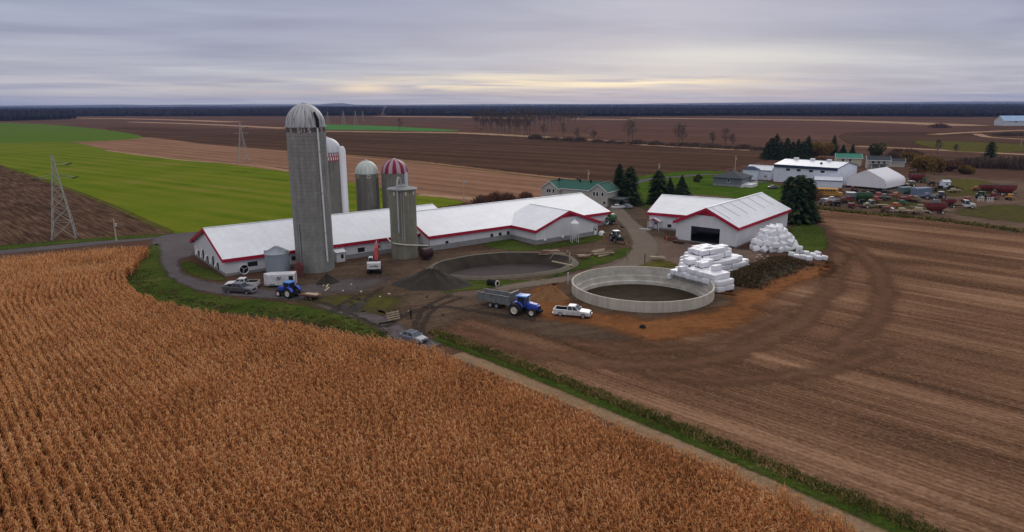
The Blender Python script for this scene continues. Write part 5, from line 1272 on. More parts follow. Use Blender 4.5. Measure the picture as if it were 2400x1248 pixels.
# ================================================================= YARD CLUTTER
def mound(name, label, cat, a, b, peak, m, seed, h):
    """heap of loose earth between ground pixels a-b (ends) with its crest"""
    A, B = G(*a), G(*b); c = (A + B)/2; d = (B - A); L = d.length/2; ang = math.atan2(d.y, d.x)
    r = random.Random(seed); n, k = 64, 16; W = L*peak; vs = [(0,0,h)]; fs = []
    off = [r.uniform(.9,1.1) for _ in range(n)]; ph = [r.uniform(0,6.28) for _ in range(6)]
    for i in range(1, k + 1):
        q = i/k
        for j in range(n):
            t = 2*math.pi*j/n; wob = 1 + .07*math.sin(3*t + ph[0]) + .05*math.sin(7*t + ph[1]) + .03*math.sin(13*t + ph[2])
            z = h * (1 - q**1.3)**1.2 * (1 + .12*math.sin(4*t + ph[3])*q + .08*math.sin(9*t + ph[4] + 6*q)) + r.uniform(-.05,.05)*h*.5*(1 - q)
            vs.append((L*q*math.cos(t)*wob, W*q*math.sin(t)*wob, max(z, .03) if i < k else .0))
    for j in range(n): fs.append((0, 1 + j, 1 + (j+1) % n))
    for i in range(k - 1):
        for j in range(n): fs.append((1 + i*n + j, 1 + (i+1)*n + j, 1 + (i+1)*n + (j+1) % n, 1 + i*n + (j+1) % n))
    o = MB().add(vs, fs).build(name, m, None, 60); o.location = c; o.rotation_euler = (0,0,ang); return tag(o, label, cat)
M_PILE = mat('dark_grey_fill', (.032,.026,.020), .97, .35, 1.2, dirt=(.052,.045,.036), dirt_scale=.8, bump=1.0)
M_SAND = mat('orange_sand', (.25,.125,.052), .97, .3, 1.0, dirt=(.16,.08,.04), dirt_scale=.8, bump=.8)
mound('earth_heap', 'long dark grey heap of earth in front of the flat topped silo', 'heap', (930,655), (1098,672), .80, M_PILE, 3, 2.7)
mound('gravel_heap', 'small dark heap of gravel at the foot of the tallest silo', 'heap', (738,668), (795,660), .75, M_PILE, 5, 1.7)
mound('sand_heap', 'orange sand heap beside the round concrete tank', 'heap', (1238,702), (1334,700), .6, M_SAND, 9, 2.6)
mound('earth_heap', 'low dark ridge of spoil left of a pair in the front yard', 'heap', (782,736), (812,712), .35, M_PILE, 12, .55)
mound('earth_heap', 'low dark ridge of spoil right of a pair in the front yard', 'heap', (806,741), (852,706), .32, M_PILE, 14, .7)
for a_, b_, lab in (((757,672),(778,652),'pale plank lying left of the small gravel heap'), ((765,675),(772,663),'short pale plank beside the longer one near the gravel heap'), ((762,683),(772,676),'pale board lying on the grit patch')):
    A, B = G(*a_), G(*b_); o = MB().bar(A + Vector((0,0,.1)), B + Vector((0,0,.18)), .28, .1).build('plank', M_PALEWOOD); tag(o, lab, 'plank')
r = random.Random(44)
for i, (a_, b_) in enumerate(((804,683),(846,685),(823,668),(890,697),(742,688),(912,690))):
    c = G(a_, b_); o = MB().prism([(-.16,0),(.14,0),(.2,.14),(-.06,.22)], r.uniform(.2,.4)).build('bucket_scrap', M_CREAM, None, bevel=.02); o.location = c; o.rotation_euler = (0,0,r.uniform(0,3)); tag(o, 'small white scrap lying on the muddy front yard', 'scrap', 'white scraps on the front yard')
r = random.Random(45)
for i in range(14):
    c = G(r.uniform(820,1060), r.uniform(676,745)); s_ = r.uniform(.15,.4); o = MB().lathe([(0,s_),(s_*.8,s_*.8),(s_*1.2,s_*.3),(s_,0)], 7).build('dirt_clod', M_PILE); o.location = c; o.rotation_euler = (0,0,r.uniform(0,3)); tag(o, 'dark clod of earth on the churned front yard', 'clod', 'clods on the front yard')
# culvert pipe, pallets, planks, logs, posts
A, B = G(1144, 668), G(1166, 672)
d = B - A; o = thing('culvert_pipe', 'black ribbed culvert pipe lying at the edge of the slurry pit', 'pipe', (A + B)/2, math.atan2(d.y, d.x))
mb = MB(); pr = []
for k in range(24):
    x = -1.1 + 2.2*k/23; rr = .52 + (.05 if k % 2 else 0); pr.append((rr, x))
pr += [(.44, 1.1), (.44, -1.1)]
mb.lathe(pr, 24, Matrix.Translation((0,0,.56)) @ Matrix.Rotation(RAD(90),4,'Y')); mb.build('pipe_wall', M_DARK, o, 30)
MB().lathe([(.42,1.12),(.62,1.12),(.62,1.0),(.42,1.0)], 24, Matrix.Translation((0,0,.56)) @ Matrix.Rotation(RAD(90),4,'Y')).build('pale_collar', M_CREAM, o, 40)
c = G(924, 752); o = thing('pallet', 'pale slatted crate of boards tipped on edge near the person', 'pallet', c, RAD(38))
mb = MB()
for k in range(4): mb.box((0, .1 + .12*k, .2 + .34*k), (2.2,.08,.16))
mb.build('board', M_PALEWOOD, o)
mb = MB()
for x in (-1,0,1): mb.bar((x,0,0),(x,.75,1.5),.1)
mb.build('stringer', M_WOOD, o)
c = G(888, 762); o = MB().tube([(0,0,.14),(2.2,1.5,.16)], .13, 8).build('timber', M_DARK, None, 40); o.location = c; tag(o, 'dark timber lying left of the pale slatted crate', 'timber')
def logpile(c, n, L, m, lab, seed, cat='logs', nm='timber_pile', ang=.5):
    r = random.Random(seed); o = thing(nm, lab, cat, c, ang)
    for k in range(n):
        mb = MB(); y = r.uniform(-1.6,1.6); z = r.uniform(.1,.8); a_ = r.uniform(-.25,.25); l = L*r.uniform(.5,1)
        mb.bar((-l/2, y - a_*l/2, z), (l/2, y + a_*l/2, z + r.uniform(-.15,.25)), r.uniform(.14,.3), r.uniform(.08,.25)); mb.build('timber', m if r.random() < .6 else M_PALEWOOD, o)
    return o
logpile(G(1410, 598), 16, 5.5, M_WOOD, 'jumbled pile of grey timbers on the grass by the drive', 4)
logpile(G(1368, 606), 7, 3.2, M_RUST, 'low heap of rusty scrap left of the grey timber pile', 6)
logpile(G(1292, 596), 8, 6.5, M_RUST, 'loose reddish planks on the bank behind the slurry pit', 8, ang=.1)
logpile(G(1540, 608), 6, 4.0, M_PALEWOOD, 'pale planks lying in the grass behind the round tank', 12, ang=-.1)
logpile(G(1085, 573), 5, 4.5, M_RUST, 'short run of dark boards along the barn wall above the pit', 13, ang=A_ANG)
for i, (a, b, h, m, lab) in enumerate(((1470,611,1.9,M_WOOD,'weathered post beside the drive, left of the rusty one'), (1511,618,2.2,M_RUST,'thin rusty post in the grass behind the round tank'), (1562,566,1.3,M_ORANGE,'orange marker post by the shed ell'),
                       (1415,566,1.4,M_ORANGE,'short orange post near the wing door'), (1331,668,2.4,M_TUBE,'grey post at the left edge of the round tank'), (1335,617,2.4,M_PALEWOOD,'pale broad gate post at the right end of the pit'))):
    c = G(a, b); o = MB().box((0,0,h/2),(.22,.22,h)).build('post', m, None, bevel=.02); o.location = c; tag(o, lab, 'post')
for a, b, c_, lab in (((1290,607),(1298,596),2.6,'leaning pale pole left of two on the pit bank'), ((1325,598),(1331,588),2.0,'leaning pale pole right of two on the pit bank')):
    o = MB().tube([G(*a, .1), G(*b, c_*.6)], .12, 8).build('pole', M_PALEWOOD, None, 40); tag(o, lab, 'pole')
o = MB().tube([G(1294, 613, .6), G(1342, 623, .5)], .18, 8).build('beam', M_PALEWOOD, None, 40); tag(o, 'long pale beam lying across the right end of the slurry pit', 'beam')
c = G(1506, 769); o = MB().lathe([(0,.55),(.25,.5),(.45,.3),(.5,.1),(.42,0)], 9).build('boulder', M_DARK, None); o.location = c; tag(o, 'dark lump of soil alone on the orange subsoil', 'boulder')
c = G(1410, 552); o = thing('calf_hutch', 'small white plastic hutch outside the wing door', 'hutch', c, A_ANG); MB().lathe([(0,1.2),(.5,1.1),(.8,.7),(.85,0)], 14).build('shell', M_WHITE, o, 50); MB().box((0,-.83,.35),(.5,.08,.7)).build('opening', M_DARK, o)
c = G(1590, 572); o = thing('disc_harrow', 'dark low implement left of the open doorway of the machine shed', 'implement', c, S_ANG - RAD(90))
mb = MB(); mb.box((0,0,.6),(3,.2,.15)); mb.box((0,.8,.6),(3,.2,.15)); mb.box((-1.2,.4,.6),(.15,1,.15)); mb.box((1.2,.4,.6),(.15,1,.15)); mb.build('frame', M_RUST, o)
for k in range(7): MB().lathe([(0,-.03),(.32,-.02),(.32,.02),(0,.03)], 14, Matrix.Translation((-1.3 + k*.43,0,.32)) @ Matrix.Rotation(RAD(75),4,'Y')).build('disc', M_DARK, o)
c = G(1572, 564); o = thing('feed_bunk', 'rusty feed trough against the shed ell', 'trough', c, -.561); mb = MB(); mb.prism([(-.5,.3),(-.6,.9),(-.5,.9),(-.4,.4),(.4,.4),(.5,.9),(.6,.9),(.5,.3)], 3.0, Matrix.Rotation(RAD(90),4,'Z')); mb.build('trough', M_RUST, o)
for x in (-1.2,1.2): MB().box((x,0,.15),(.12,.9,.3)).build('leg', M_RUST, o)
# debris patch near the bales
r = random.Random(11)
for i in range(9):
    c = G(1795 + r.uniform(-26,26), 608 + r.uniform(-9,9)); o = MB().box((0,0,.1),(r.uniform(.3,.9),r.uniform(.3,.7),.2)).build('wrap_scrap', mat('pinkish_scrap', (.5,.36,.33), .8, .2, 3), None, bevel=.05); o.location = c; o.rotation_euler = (0,0,r.uniform(0,3)); tag(o, 'small pinkish scrap of wrap scattered between the two bale heaps', 'scrap', 'scraps between the bale heaps')

# ================================================================= WRAPPED BALES
M_WRAP = mat('white_bale_wrap', (.80,.80,.84), .38, .04, 1.0, spec=.4, dirt=(.68,.68,.72), dirt_amt=.35, dirt_scale=1.4, bump=.25)
def bale_mesh(l, w, h, seed, bev=.15):
    r = random.Random(seed); bm = bmesh.new(); bmesh.ops.create_cube(bm, size=1)
    for v in bm.verts: v.co.x *= l*r.uniform(.95,1.03); v.co.y *= w*r.uniform(.95,1.03); v.co.z *= h*r.uniform(.96,1.02)
    bmesh.ops.bevel(bm, geom=list(bm.edges), offset=bev, segments=3, affect='EDGES', profile=.55)
    for v in bm.verts: v.co += Vector((r.uniform(-.025,.025), r.uniform(-.025,.025), r.uniform(-.025,.025)))
    for f in bm.faces: f.smooth = True
    me = bpy.data.meshes.new('bale'); bm.to_mesh(me); bm.free(); me.materials.append(M_WRAP); return me
BM = [bale_mesh(.965, 2.18, 1.04, i, .19) for i in range(6)]; BR = [bale_mesh(1.7, 1.6, 1.4, 10 + i, .34) for i in range(6)]
nb = 0
BS = [bale_mesh(1.25, 1.25, 1.05, 30 + i, .24) for i in range(4)]
def bale(me, loc, rot, label, group):
    global nb
    o = bpy.data.objects.new('wrapped_bale', me); COL.objects.link(o); o.location = loc; o.rotation_euler = rot; nb += 1
    return tag(o, label, 'bale', group)
Q = Vector((38.5, 118.4, 0)); UU = Vector((.55, -.835, 0)).normalized(); VV_ = Vector((.835, .55, 0)).normalized(); bang = math.atan2(UU.y, UU.x)
# tiers per (column u from the near end, row v from the tank)
ROWS = [(-1.1, [2,3,3,3,3,3,3,3,2,3,2,2,1]), (1.1, [2,3,3,4,3,3,4,4,3,4,4,3,2]), (3.3, [0]*6 + [3,4,4,3,4,4,4,3]), (5.5, [0]*8 + [3,4,5,5,5,5,4,3]), (7.7, [0]*8 + [3,4,5,4,5,5,5,4]), (9.9, [0]*8 + [3,3,5,5,5,5,5,4]), (12.1, [0]*8 + [3,3,4,5,5,4,4]), (14.3, [0]*8 + [2,3,3,3,4,3]), (16.5, [0]*8 + [1,2,2,1])]
rn = ['row beside round tank','second row from round tank','third row from round tank','fourth row from round tank','fifth row from round tank','middle row of rear block','third row from yard side','second row from yard side','outermost row yard side']
tn = ['ground tier','second tier','third tier','fourth tier','topmost tier']
r = random.Random(21)
for ri, (v, hs) in enumerate(ROWS):
    for ci, hgt in enumerate(hs):
        for k in range(hgt):
            nb_above = k + 1 < hgt
            front = hs[ci-1] if ci > 0 else 0
            side = ROWS[ri+1][1][ci] if ri + 1 < len(ROWS) and ci < len(ROWS[ri+1][1]) else 0
            tankside = ROWS[ri-1][1][ci] if ri > 0 and ci < len(ROWS[ri-1][1]) else 0
            if nb_above and front > k and side > k and (tankside > k or (ri == 0 and False)): continue
            if nb_above and front > k and (ri == 0) and k == 0: continue
            p = Q - UU * (.5 + .97*ci + r.uniform(-.06,.06)) + VV_ * (v + r.uniform(-.16,.16)); p.z = .54 + 1.03*k
            bale(r.choice(BM), p, (r.uniform(-.03,.03), r.uniform(-.03,.03), bang + r.uniform(-.05,.05)), f'white stack bale, {tn[k]}, {rn[ri]}, {ORD[ci]} from near end', 'bales of the stepped stack beside the tank')
p = G(1592, 633); bale(BM[0], (p.x + .8, p.y, .54), (0,0,bang + RAD(80)), 'single white bale on the ground at the far left of the stepped stack', 'bales of the stepped stack beside the tank')
# tumbled heap by the shed wall
hc = G(1808, 583); r = random.Random(5)
lay = [(0.6, 16, 4.9, 6.1), (1.75, 14, 4.2, 5.4), (2.85, 11, 3.3, 4.5), (3.9, 8, 2.2, 3.4), (4.7, 5, 1.1, 1.9)]
tier = ['lowest course','second course','middle course','fourth course','top']
hx = Vector((.66, .75, 0)).normalized(); hy = Vector((.75, -.66, 0)).normalized(); hc = hc + hx*1.0
for li, (z, n, ra, rb_) in enumerate(lay):
    for k in range(n):
        t = 2*math.pi*(k + .3*li)/n - 1.2
        rr_ = r.uniform(.86,1.08); p = hc + hx*(rb_*rr_*math.cos(t)) + hy*(ra*rr_*math.sin(t)*.85)
        bale(r.choice(BR), (p.x, p.y, z + r.uniform(-.12,.12)), (r.uniform(-.5,.5), r.uniform(-.5,.5), r.uniform(0,3.1)), f'white bale in tumbled heap by shed wall, {tier[li]}, {ORD[k]} round from field side', 'bales of the tumbled heap')
    if n > 5:
        for k in range(n//3):
            t = 2*math.pi*k/(n//3); p = hc + hx*(rb_*.5*math.cos(t)) + hy*(ra*.5*math.sin(t))
            if li >= 3: bale(r.choice(BR), (p.x, p.y, z + .2), (r.uniform(-.2,.2), r.uniform(-.2,.2), r.uniform(0,3.1)), f'white bale inside tumbled heap by shed wall, {tier[li]}, {ORD[k]} round', 'bales of the tumbled heap')
small = [(1858,603,0,'leftmost bale of the small cluster past the weedy bank'), (1876,598,0,'bale at the back of the small cluster, under the raised one'), (1876,601,1.15,'raised bale on top of the small cluster past the weedy bank'), (1885,610,0,'bale at the front of the small cluster, left of centre'),
         (1893,601,0,'bale at the middle of the small cluster'), (1899,613,0,'front bale of the small cluster, right of centre'), (1908,606,0,'bale lying low near the right end of the small cluster'), (1919,602,0,'rear bale at the right end of the small cluster'), (1921,612,0,'front bale at the right end of the small cluster'), (1870,609,0,'low bale at the front left of the small cluster'), (1936,612,0,'lone white bale lying apart at the right of the small cluster')]
for a, b, z, lab in small:
    p = G(a, b); bale(r.choice(BS), (p.x, p.y + .8, .5 + z), (r.uniform(-.15,.15), r.uniform(-.15,.15), r.uniform(0,3)), lab, 'small cluster of bales by the field')
print('bales', nb)
# ================================================================= PYLONS AND POLES
def pylon_parts(root, H=21.0, base=5.2, m=None):
    m = m or M_LATTICE
    zs = [0, 4.2, 7.6, 10.4, 12.8, 14.8, 16.6, 18.4, H]; hw = lambda z: max(.28, base/2 * (1 - z/14.8) + .75 * (z/14.8)) if z < 14.8 else max(.12, .75 - (z - 14.8)/(H - 14.8)*.62)
    mb = MB()
    for sx in (-1,1):
        for sy_ in (-1,1):
            for a, b in zip(zs[:-1], zs[1:]): mb.bar((sx*hw(a), sy_*hw(a), a), (sx*hw(b), sy_*hw(b), b), .17)
    mb.build('leg_frame', m, root)
    mb = MB()
    for a, b in zip(zs[:-1], zs[1:]):
        for k in range(4):
            c = [(-1,-1),(1,-1),(1,1),(-1,1)]; p, q = c[k], c[(k+1) % 4]
            mb.bar((p[0]*hw(a), p[1]*hw(a), a), (q[0]*hw(b), q[1]*hw(b), b), .09); mb.bar((q[0]*hw(a), q[1]*hw(a), a), (p[0]*hw(b), p[1]*hw(b), b), .09)
            mb.bar((p[0]*hw(b), p[1]*hw(b), b), (q[0]*hw(b), q[1]*hw(b), b), .08)
    mb.build('bracing', m, root)
    for z, x in ((18.6, 3.2), (15.2, 4.2), (15.2, -4.2)):
        s = 1 if x > 0 else -1; mb = MB()
        mb.bar((s*.4, .35, z), (x, 0, z + .2), .07); mb.bar((s*.4, -.35, z), (x, 0, z + .2), .07); mb.bar((s*.3, 0, z + 1.1), (x, 0, z + .2), .07); arm = mb.build('cross_arm', m, root)
        mb = MB(); mb.tube([(x, -1.5, z - .15), (x, -.2, z + .1), (x, .2, z + .1), (x, 1.5, z - .15)], [.10,.14,.14,.10], 6); mb.tube([(x - .8, 0, z - .2), (x + .8, 0, z + .15)], .10, 6); mb.build('insulator', M_DARK, arm)
    for sx in (-1,1):
        for sy_ in (-1,1): MB().box((sx*base/2, sy_*base/2, .2), (.5,.5,.4)).build('footing', M_CONC, root)
g1 = G(152, 557); py1 = thing('lattice_pylon', 'tall lattice power pylon with three arms standing in the ploughed field', 'pylon', g1, RAD(28), 'power line pylons')
pylon_parts(py1)
for (a, b, sc_, lab) in ((571, 383, 1.1, 'second lattice pylon, between green crop and tan stubble left of the tallest silo'), (769,294,1.05,'far lattice pylon nearest to the tallest silo'), (806,293,1.1,'far lattice pylon, second right of the tallest silo'), (834,292,1.1,'far lattice pylon, third right of the tallest silo'), (851,285,1.0,'farthest lattice pylon at the edge of the woods')):
    dup(py1, G(a, b), RAD(28), lab, 'power line pylons', sc_)
def pole(a, b, top, lab, arm=True):
    g = G(a, b); h = height_at(g.x, g.y, top); o = thing('utility_pole', lab, 'pole', g, .6)
    MB().tube([(0,0,0),(0,0,h)], [.2,.13], 8).build('pole_shaft', M_PALEWOOD, o, 40)
    if arm:
        MB().box((0,0,h - .6),(2.2,.14,.14)).build('cross_arm', M_WOOD, o)
        MB().box((.35,0,h - 1.6),(.45,.45,.8)).build('transformer', M_TUBE, o)
for a, b, t, l in ((273,566,513,'wooden pole at the edge of the ploughed field'), (1087,474,417,'wooden pole behind the long barn'), (1378,442,398,'wooden pole behind the green roofed farmhouse'), (1543,421,383,'wooden pole rising behind the spruces'), (1722,405,365,'wooden pole behind the bungalow'), (1871,372,348,'wooden pole beyond the white workshop'), (2199,352,342,'short pole in the far right fields'), (2392,344,326,'pole at the right edge of the far fields')):
    pole(a, b, t, l, b > 350)

# ================================================================= TREES
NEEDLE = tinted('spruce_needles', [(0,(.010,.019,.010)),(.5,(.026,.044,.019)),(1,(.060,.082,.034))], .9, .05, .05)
TWIG = tinted('bare_twigs', [(0,(.075,.058,.052)),(.5,(.12,.092,.080)),(1,(.17,.13,.11))], .9, .05)
BROWNTWIG = tinted('russet_twigs', [(0,(.085,.045,.032)),(.5,(.16,.085,.056)),(1,(.25,.14,.09))], .9, .05)
BUSHT = tinted('greyish_scrub', [(0,(.075,.052,.040)),(.5,(.13,.088,.066)),(1,(.21,.15,.11))], .9, .05)
OCHRE = tinted('ochre_leaves', [(0,(.05,.035,.012)),(.5,(.14,.085,.022)),(1,(.24,.15,.04))], .9, .05, .1)
RUSSETL = tinted('russet_leaves', [(0,(.05,.022,.014)),(.5,(.12,.055,.032)),(1,(.20,.10,.055))], .9, .05, .1)
OLIVE = tinted('olive_leaves', [(0,(.018,.028,.008)),(.5,(.05,.06,.016)),(1,(.09,.095,.03))], .9, .05, .1)
M_BARK = mat('grey_bark', (.09,.075,.06), .95, .3, 3, bump=.4)
def quads(Q): 
    V = np.array(Q, float).reshape(-1, 3); return V, np.arange(len(V)).reshape(-1, 4)
def spruce_data(h, rad, seed, dense=1.0, expo=None):
    r = random.Random(seed); Q = []; T = []
    z = h*.04; 
    while z < h*.985:
        q = z/h; R_ = rad*((1 - q)**(expo or (.55 + .35*((seed*7) % 3)/2)))*(.86 + .14*math.sin(7*q + seed)) + .12; n = max(4, int((7 + 9*(1 - q))*dense)); a0 = r.uniform(0, 6.28)
        for k in range(n):
            a = a0 + 6.283*k/n + r.uniform(-.25,.25); L = R_*r.uniform(.68,1.12); d = Vector((math.cos(a), math.sin(a), 0)); s = Vector((-d.y, d.x, 0)); zz = z + r.uniform(-.2,.2)
            seg = max(2, int(L/.55)); t0 = r.uniform(.1,.9)
            for i in range(seg):
                f0 = .12 + .88*i/seg; f1 = .12 + .88*(i + 1)/seg
                p0 = d*(L*f0) + Vector((0,0,zz - .28*L*f0*f0 + .1*L*f0)); p1 = d*(L*f1) + Vector((0,0,zz - .28*L*f1*f1 + .1*L*f1))
                for sg in (-1, 1):
                    w = (.42 + .25*(1 - f0))*r.uniform(.7,1.2)*min(1, L/1.2); e = s*sg*w + d*.18 + Vector((0,0,-.22*w - r.uniform(0,.12)))
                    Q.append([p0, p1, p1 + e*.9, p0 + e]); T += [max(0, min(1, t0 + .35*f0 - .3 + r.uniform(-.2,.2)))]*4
        z += (.34 + .1*(1 - q))*h/13
    return [[tuple(p) for p in q] for q in Q], T
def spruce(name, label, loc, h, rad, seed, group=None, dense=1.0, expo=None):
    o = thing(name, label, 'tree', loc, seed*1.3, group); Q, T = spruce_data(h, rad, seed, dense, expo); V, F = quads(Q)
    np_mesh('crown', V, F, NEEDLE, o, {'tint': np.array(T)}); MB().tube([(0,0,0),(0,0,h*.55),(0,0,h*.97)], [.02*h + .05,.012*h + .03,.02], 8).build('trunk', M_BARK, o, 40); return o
def bare_data(h, seed, spread=.55, depth=4, twigw=.05):
    """leader with rising limbs, each fanning into twigs"""
    r = random.Random(seed); trunk = MB(); Q = []; T = []
    def twig(p, d, L, w, lev):
        e = p + d*L; sd = d.cross(Vector((r.uniform(-1,1), r.uniform(-1,1), r.uniform(-1,1)))).normalized(); t = r.uniform(.1,.95)
        for s_ in ((sd*w/2, sd.cross(d)*w/2) if lev < 2 else (sd*w/2,)): Q.append([tuple(p - s_), tuple(p + s_), tuple(e + s_*.5), tuple(e - s_*.5)]); T.extend([t]*4)
        if lev >= depth - 1: return
        for k in range(4 if lev == 0 else 3):
            u = d.orthogonal().normalized(); v = d.cross(u); a = r.uniform(0, 6.28); tl = r.uniform(.3,.8)
            twig(p + d*L*r.uniform(.35,1.0), (d*math.cos(tl) + (u*math.cos(a) + v*math.sin(a))*math.sin(tl) + Vector((0,0,.25))).normalized(), L*r.uniform(.4,.65), max(w*.6, twigw*.6), lev + 1)
    pts = [Vector((0,0,0))]
    for k in range(6): pts.append(pts[-1] + Vector((r.uniform(-.02,.02)*h, r.uniform(-.02,.02)*h, h*.155)))
    trunk.tube(pts, [(.011*h + .08)*(1 - .14*k) for k in range(7)], 6)
    for k in range(24):
        q = r.uniform(.18,.96); f = q*6*.97; i = min(5, int(f)); p = pts[i].lerp(pts[i+1], f - i); a = 2.4*k + r.uniform(-.5,.5); up = r.uniform(.7,1.5)
        d = Vector((math.cos(a)*spread*1.6, math.sin(a)*spread*1.6, up)).normalized(); twig(p, d, h*(.30*(1 - q)**.6 + .07)*r.uniform(.75,1.2), max(.006*h, twigw), 0)
    return trunk, Q, T, 1.0
def bare_tree(name, label, loc, h, seed, m=None, group=None, spread=.55, depth=5, twigw=.06, cat='tree'):
    o = thing(name, label, cat, loc, seed*.9, group); tr, Q, T, k = bare_data(h, seed, spread, depth, twigw); V, F = quads(Q)
    tr.v = [(a*k, b*k, c*k) for a, b, c in tr.v]
    np_mesh('crown', V, F, m or TWIG, o, {'tint': np.array(T)}); tr.build('trunk', M_BARK, o, 60); return o
def leafy(name, label, loc, h, rad, seed, m, group=None, n=1500, leaf=.35, cat='tree', trunk=True, low=.15):
    o = thing(name, label, cat, loc, 0, group); r = random.Random(seed); Q = []; T = []
    lumps = [(Vector((r.uniform(-.6,.6)*rad, r.uniform(-.6,.6)*rad, h*r.uniform(low + .2,.85))), r.uniform(.3,.55)*rad, r.random()) for _ in range(12)]
    for _ in range(n):
        c, R_, t = r.choice(lumps); v = Vector((r.gauss(0,1), r.gauss(0,1), r.gauss(0,1))).normalized()*R_*r.uniform(.55,1.05)**.6; p = c + v
        if p.z < h*low: p.z = h*low + r.uniform(0,.3)
        a = Vector((r.gauss(0,1), r.gauss(0,1), r.gauss(0,1))).normalized(); b = a.orthogonal().normalized(); s_ = leaf*r.uniform(.6,1.4)
        Q.append([tuple(p - a*s_/2 - b*s_/2), tuple(p + a*s_/2 - b*s_/2), tuple(p + a*s_/2 + b*s_/2), tuple(p - a*s_/2 + b*s_/2)]); T += [max(0, min(1, .5*t + r.uniform(0,.5)))]*4
    V, F = quads(Q); np_mesh('crown', V, F, m, o, {'tint': np.array(T)})
    if trunk:
        mb = MB(); mb.tube([(0,0,0),(.1,0,h*.35),(0,.1,h*.7)], [.05*h*.35 + .06,.04*h*.3,.03], 7)
        for c, R_, t in lumps[:6]: mb.tube([(0,0,h*.3), tuple(c*.6 + Vector((0,0,h*.12))), tuple(c)], [.02*h*.4,.012*h*.4,.02], 5)
        mb.build('trunk', M_BARK, o, 60)
    return o
def tree_at(a, b, top):
    g = G(a, b); return g, height_at(g.x, g.y, top)
for k, (a, b, top, w, lab) in enumerate(((1450,474,381,56,'taller left spruce of the pair beside the farmhouse'), (1475,480,389,66,'broad dark right spruce of the pair beside the farmhouse'),
    (1541,478,397,60,'left spruce of the three behind the shed ell'), (1568,476,413,32,'slim middle spruce of the three behind the shed ell'), (1596,478,408,58,'right spruce of the three behind the shed ell'),
    (1867,522,408,76,'big dark spruce hugging the far corner of the machine shed'), (1889,519,415,54,'narrow spruce on the field side of the big dark one'), (1848,512,412,66,'spruce behind the shed roof, left of the big dark one'))):
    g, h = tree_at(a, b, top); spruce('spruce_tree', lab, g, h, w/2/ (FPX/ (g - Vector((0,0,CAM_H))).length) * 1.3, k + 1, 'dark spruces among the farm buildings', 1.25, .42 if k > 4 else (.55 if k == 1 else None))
for k, (a, b, top, w) in enumerate(((1796,372,332,40), (1806,374,322,46), (1817,374,311,50), (1830,375,328,40), (1842,375,322,46), (1856,376,330,44), (1868,376,324,48), (1880,376,330,40), (1891,374,317,46))):
    g, h = tree_at(a, b, top); spruce('spruce_tree', f'dark spruce in the clump behind the workshop, {ORD[k]} from the left', g, h, w/2/(FPX/(g - Vector((0,0,CAM_H))).length)*1.1, 20 + k, 'spruce clump behind the workshop', .9)
for k, (a, b, top, w, lab) in enumerate(((1952,365,316,30,'spruce beside the orange tree above the workshop roof'), (1975,366,338,24,'lower spruce right of the orange tree above the workshop'), (1997,366,337,22,'small pointed spruce left of the cottage roof'), (2320,372,331,38,'lone dark spruce in the far right brush'))):
    g, h = tree_at(a, b, top); spruce('spruce_tree', lab, g, h, w/2/(FPX/(g - Vector((0,0,CAM_H))).length)*1.1, 30 + k, None, .8)
for a, b, top, w, m, lab, sd in ((1925,372,338,50,OCHRE,'orange leaved tree behind the workshop',3), (1908,371,345,34,RUSSETL,'russet tree between spruce clump and orange tree',13), (2105,374,350,30,RUSSETL,'small russet tree right of the olive green tree',14), (2128,384,358,28,OCHRE,'small ochre tree behind the garage',15), (2228,402,382,34,RUSSETL,'russet bush behind the white hut in the machinery yard',16), (2176,398,370,30,OLIVE,'olive tree beside the yellow brown willow',17), (2262,408,392,30,OCHRE,'low ochre bush at the right of the machinery yard',18), (2056,372,340,40,OLIVE,'round olive green tree behind the white cottage',4), (2150,415,368,52,OCHRE,'yellow brown willow above the red wagons',5), (2190,410,376,40,OCHRE,'thin ochre tree right of the yellow brown willow',6)):
    g, h = tree_at(a, b, top); leafy('leafy_tree', lab, g, h, w/2/(FPX/(g - Vector((0,0,CAM_H))).length), sd, m, None, 1800, .55)
g, h = tree_at(1636, 427, 411); leafy('round_bush', 'clipped round green bush on the lawn left of the bungalow', g, h, 2.2, 8, OLIVE, None, 900, .3, 'bush', False, .0)
# bare trees
gr_ = random.Random(77); grove = []
for k in range(19):
    a = 1112 + k*7.2 + gr_.uniform(-2,2); grove.append((a, 302 + (a - 1112)*.13 + gr_.uniform(-1.5,1.5), gr_.uniform(255,266) + (6 if k in (3,9,14) else 0)))
for k in range(13):
    a = 1254 + k*9.5 + gr_.uniform(-2,2); grove.append((a, 300 - (a - 1254)*.10 + gr_.uniform(-2,2), gr_.uniform(257,264)))
for k, (a, b, top) in enumerate(grove):
    g, h = tree_at(a, b, top); bare_tree('bare_tree', f'leafless tree in the grove beyond the dark field, {ORD[k]} from its left end' if k < 19 else f'leafless tree in the rear clump right of the far grove, {ORD[k-19]} from the left', g, h, 40 + k, None, 'bare grove beyond the dark field', .42, 4, .20)
for k, (a, b, top) in enumerate(((936,306,276),(1276,324,290),(1320,326,288),(1352,330,300),(1392,334,304),(1472,334,278),(1482,335,284),(1590,340,288),(1598,341,292),(1668,344,308),(1700,346,300),(1716,348,312),(2196,362,326),(2240,362,338),(2205,405,375))):
    g, h = tree_at(a, b, top); bare_tree('bare_tree', 'solitary leafless tree at the corner of the far green strip' if k == 0 else f'leafless tree along the field lane right of the grove, {ORD[k-1]} from the left', g, h, 70 + k, None, 'bare trees along the field lane', .5, 4, .13)
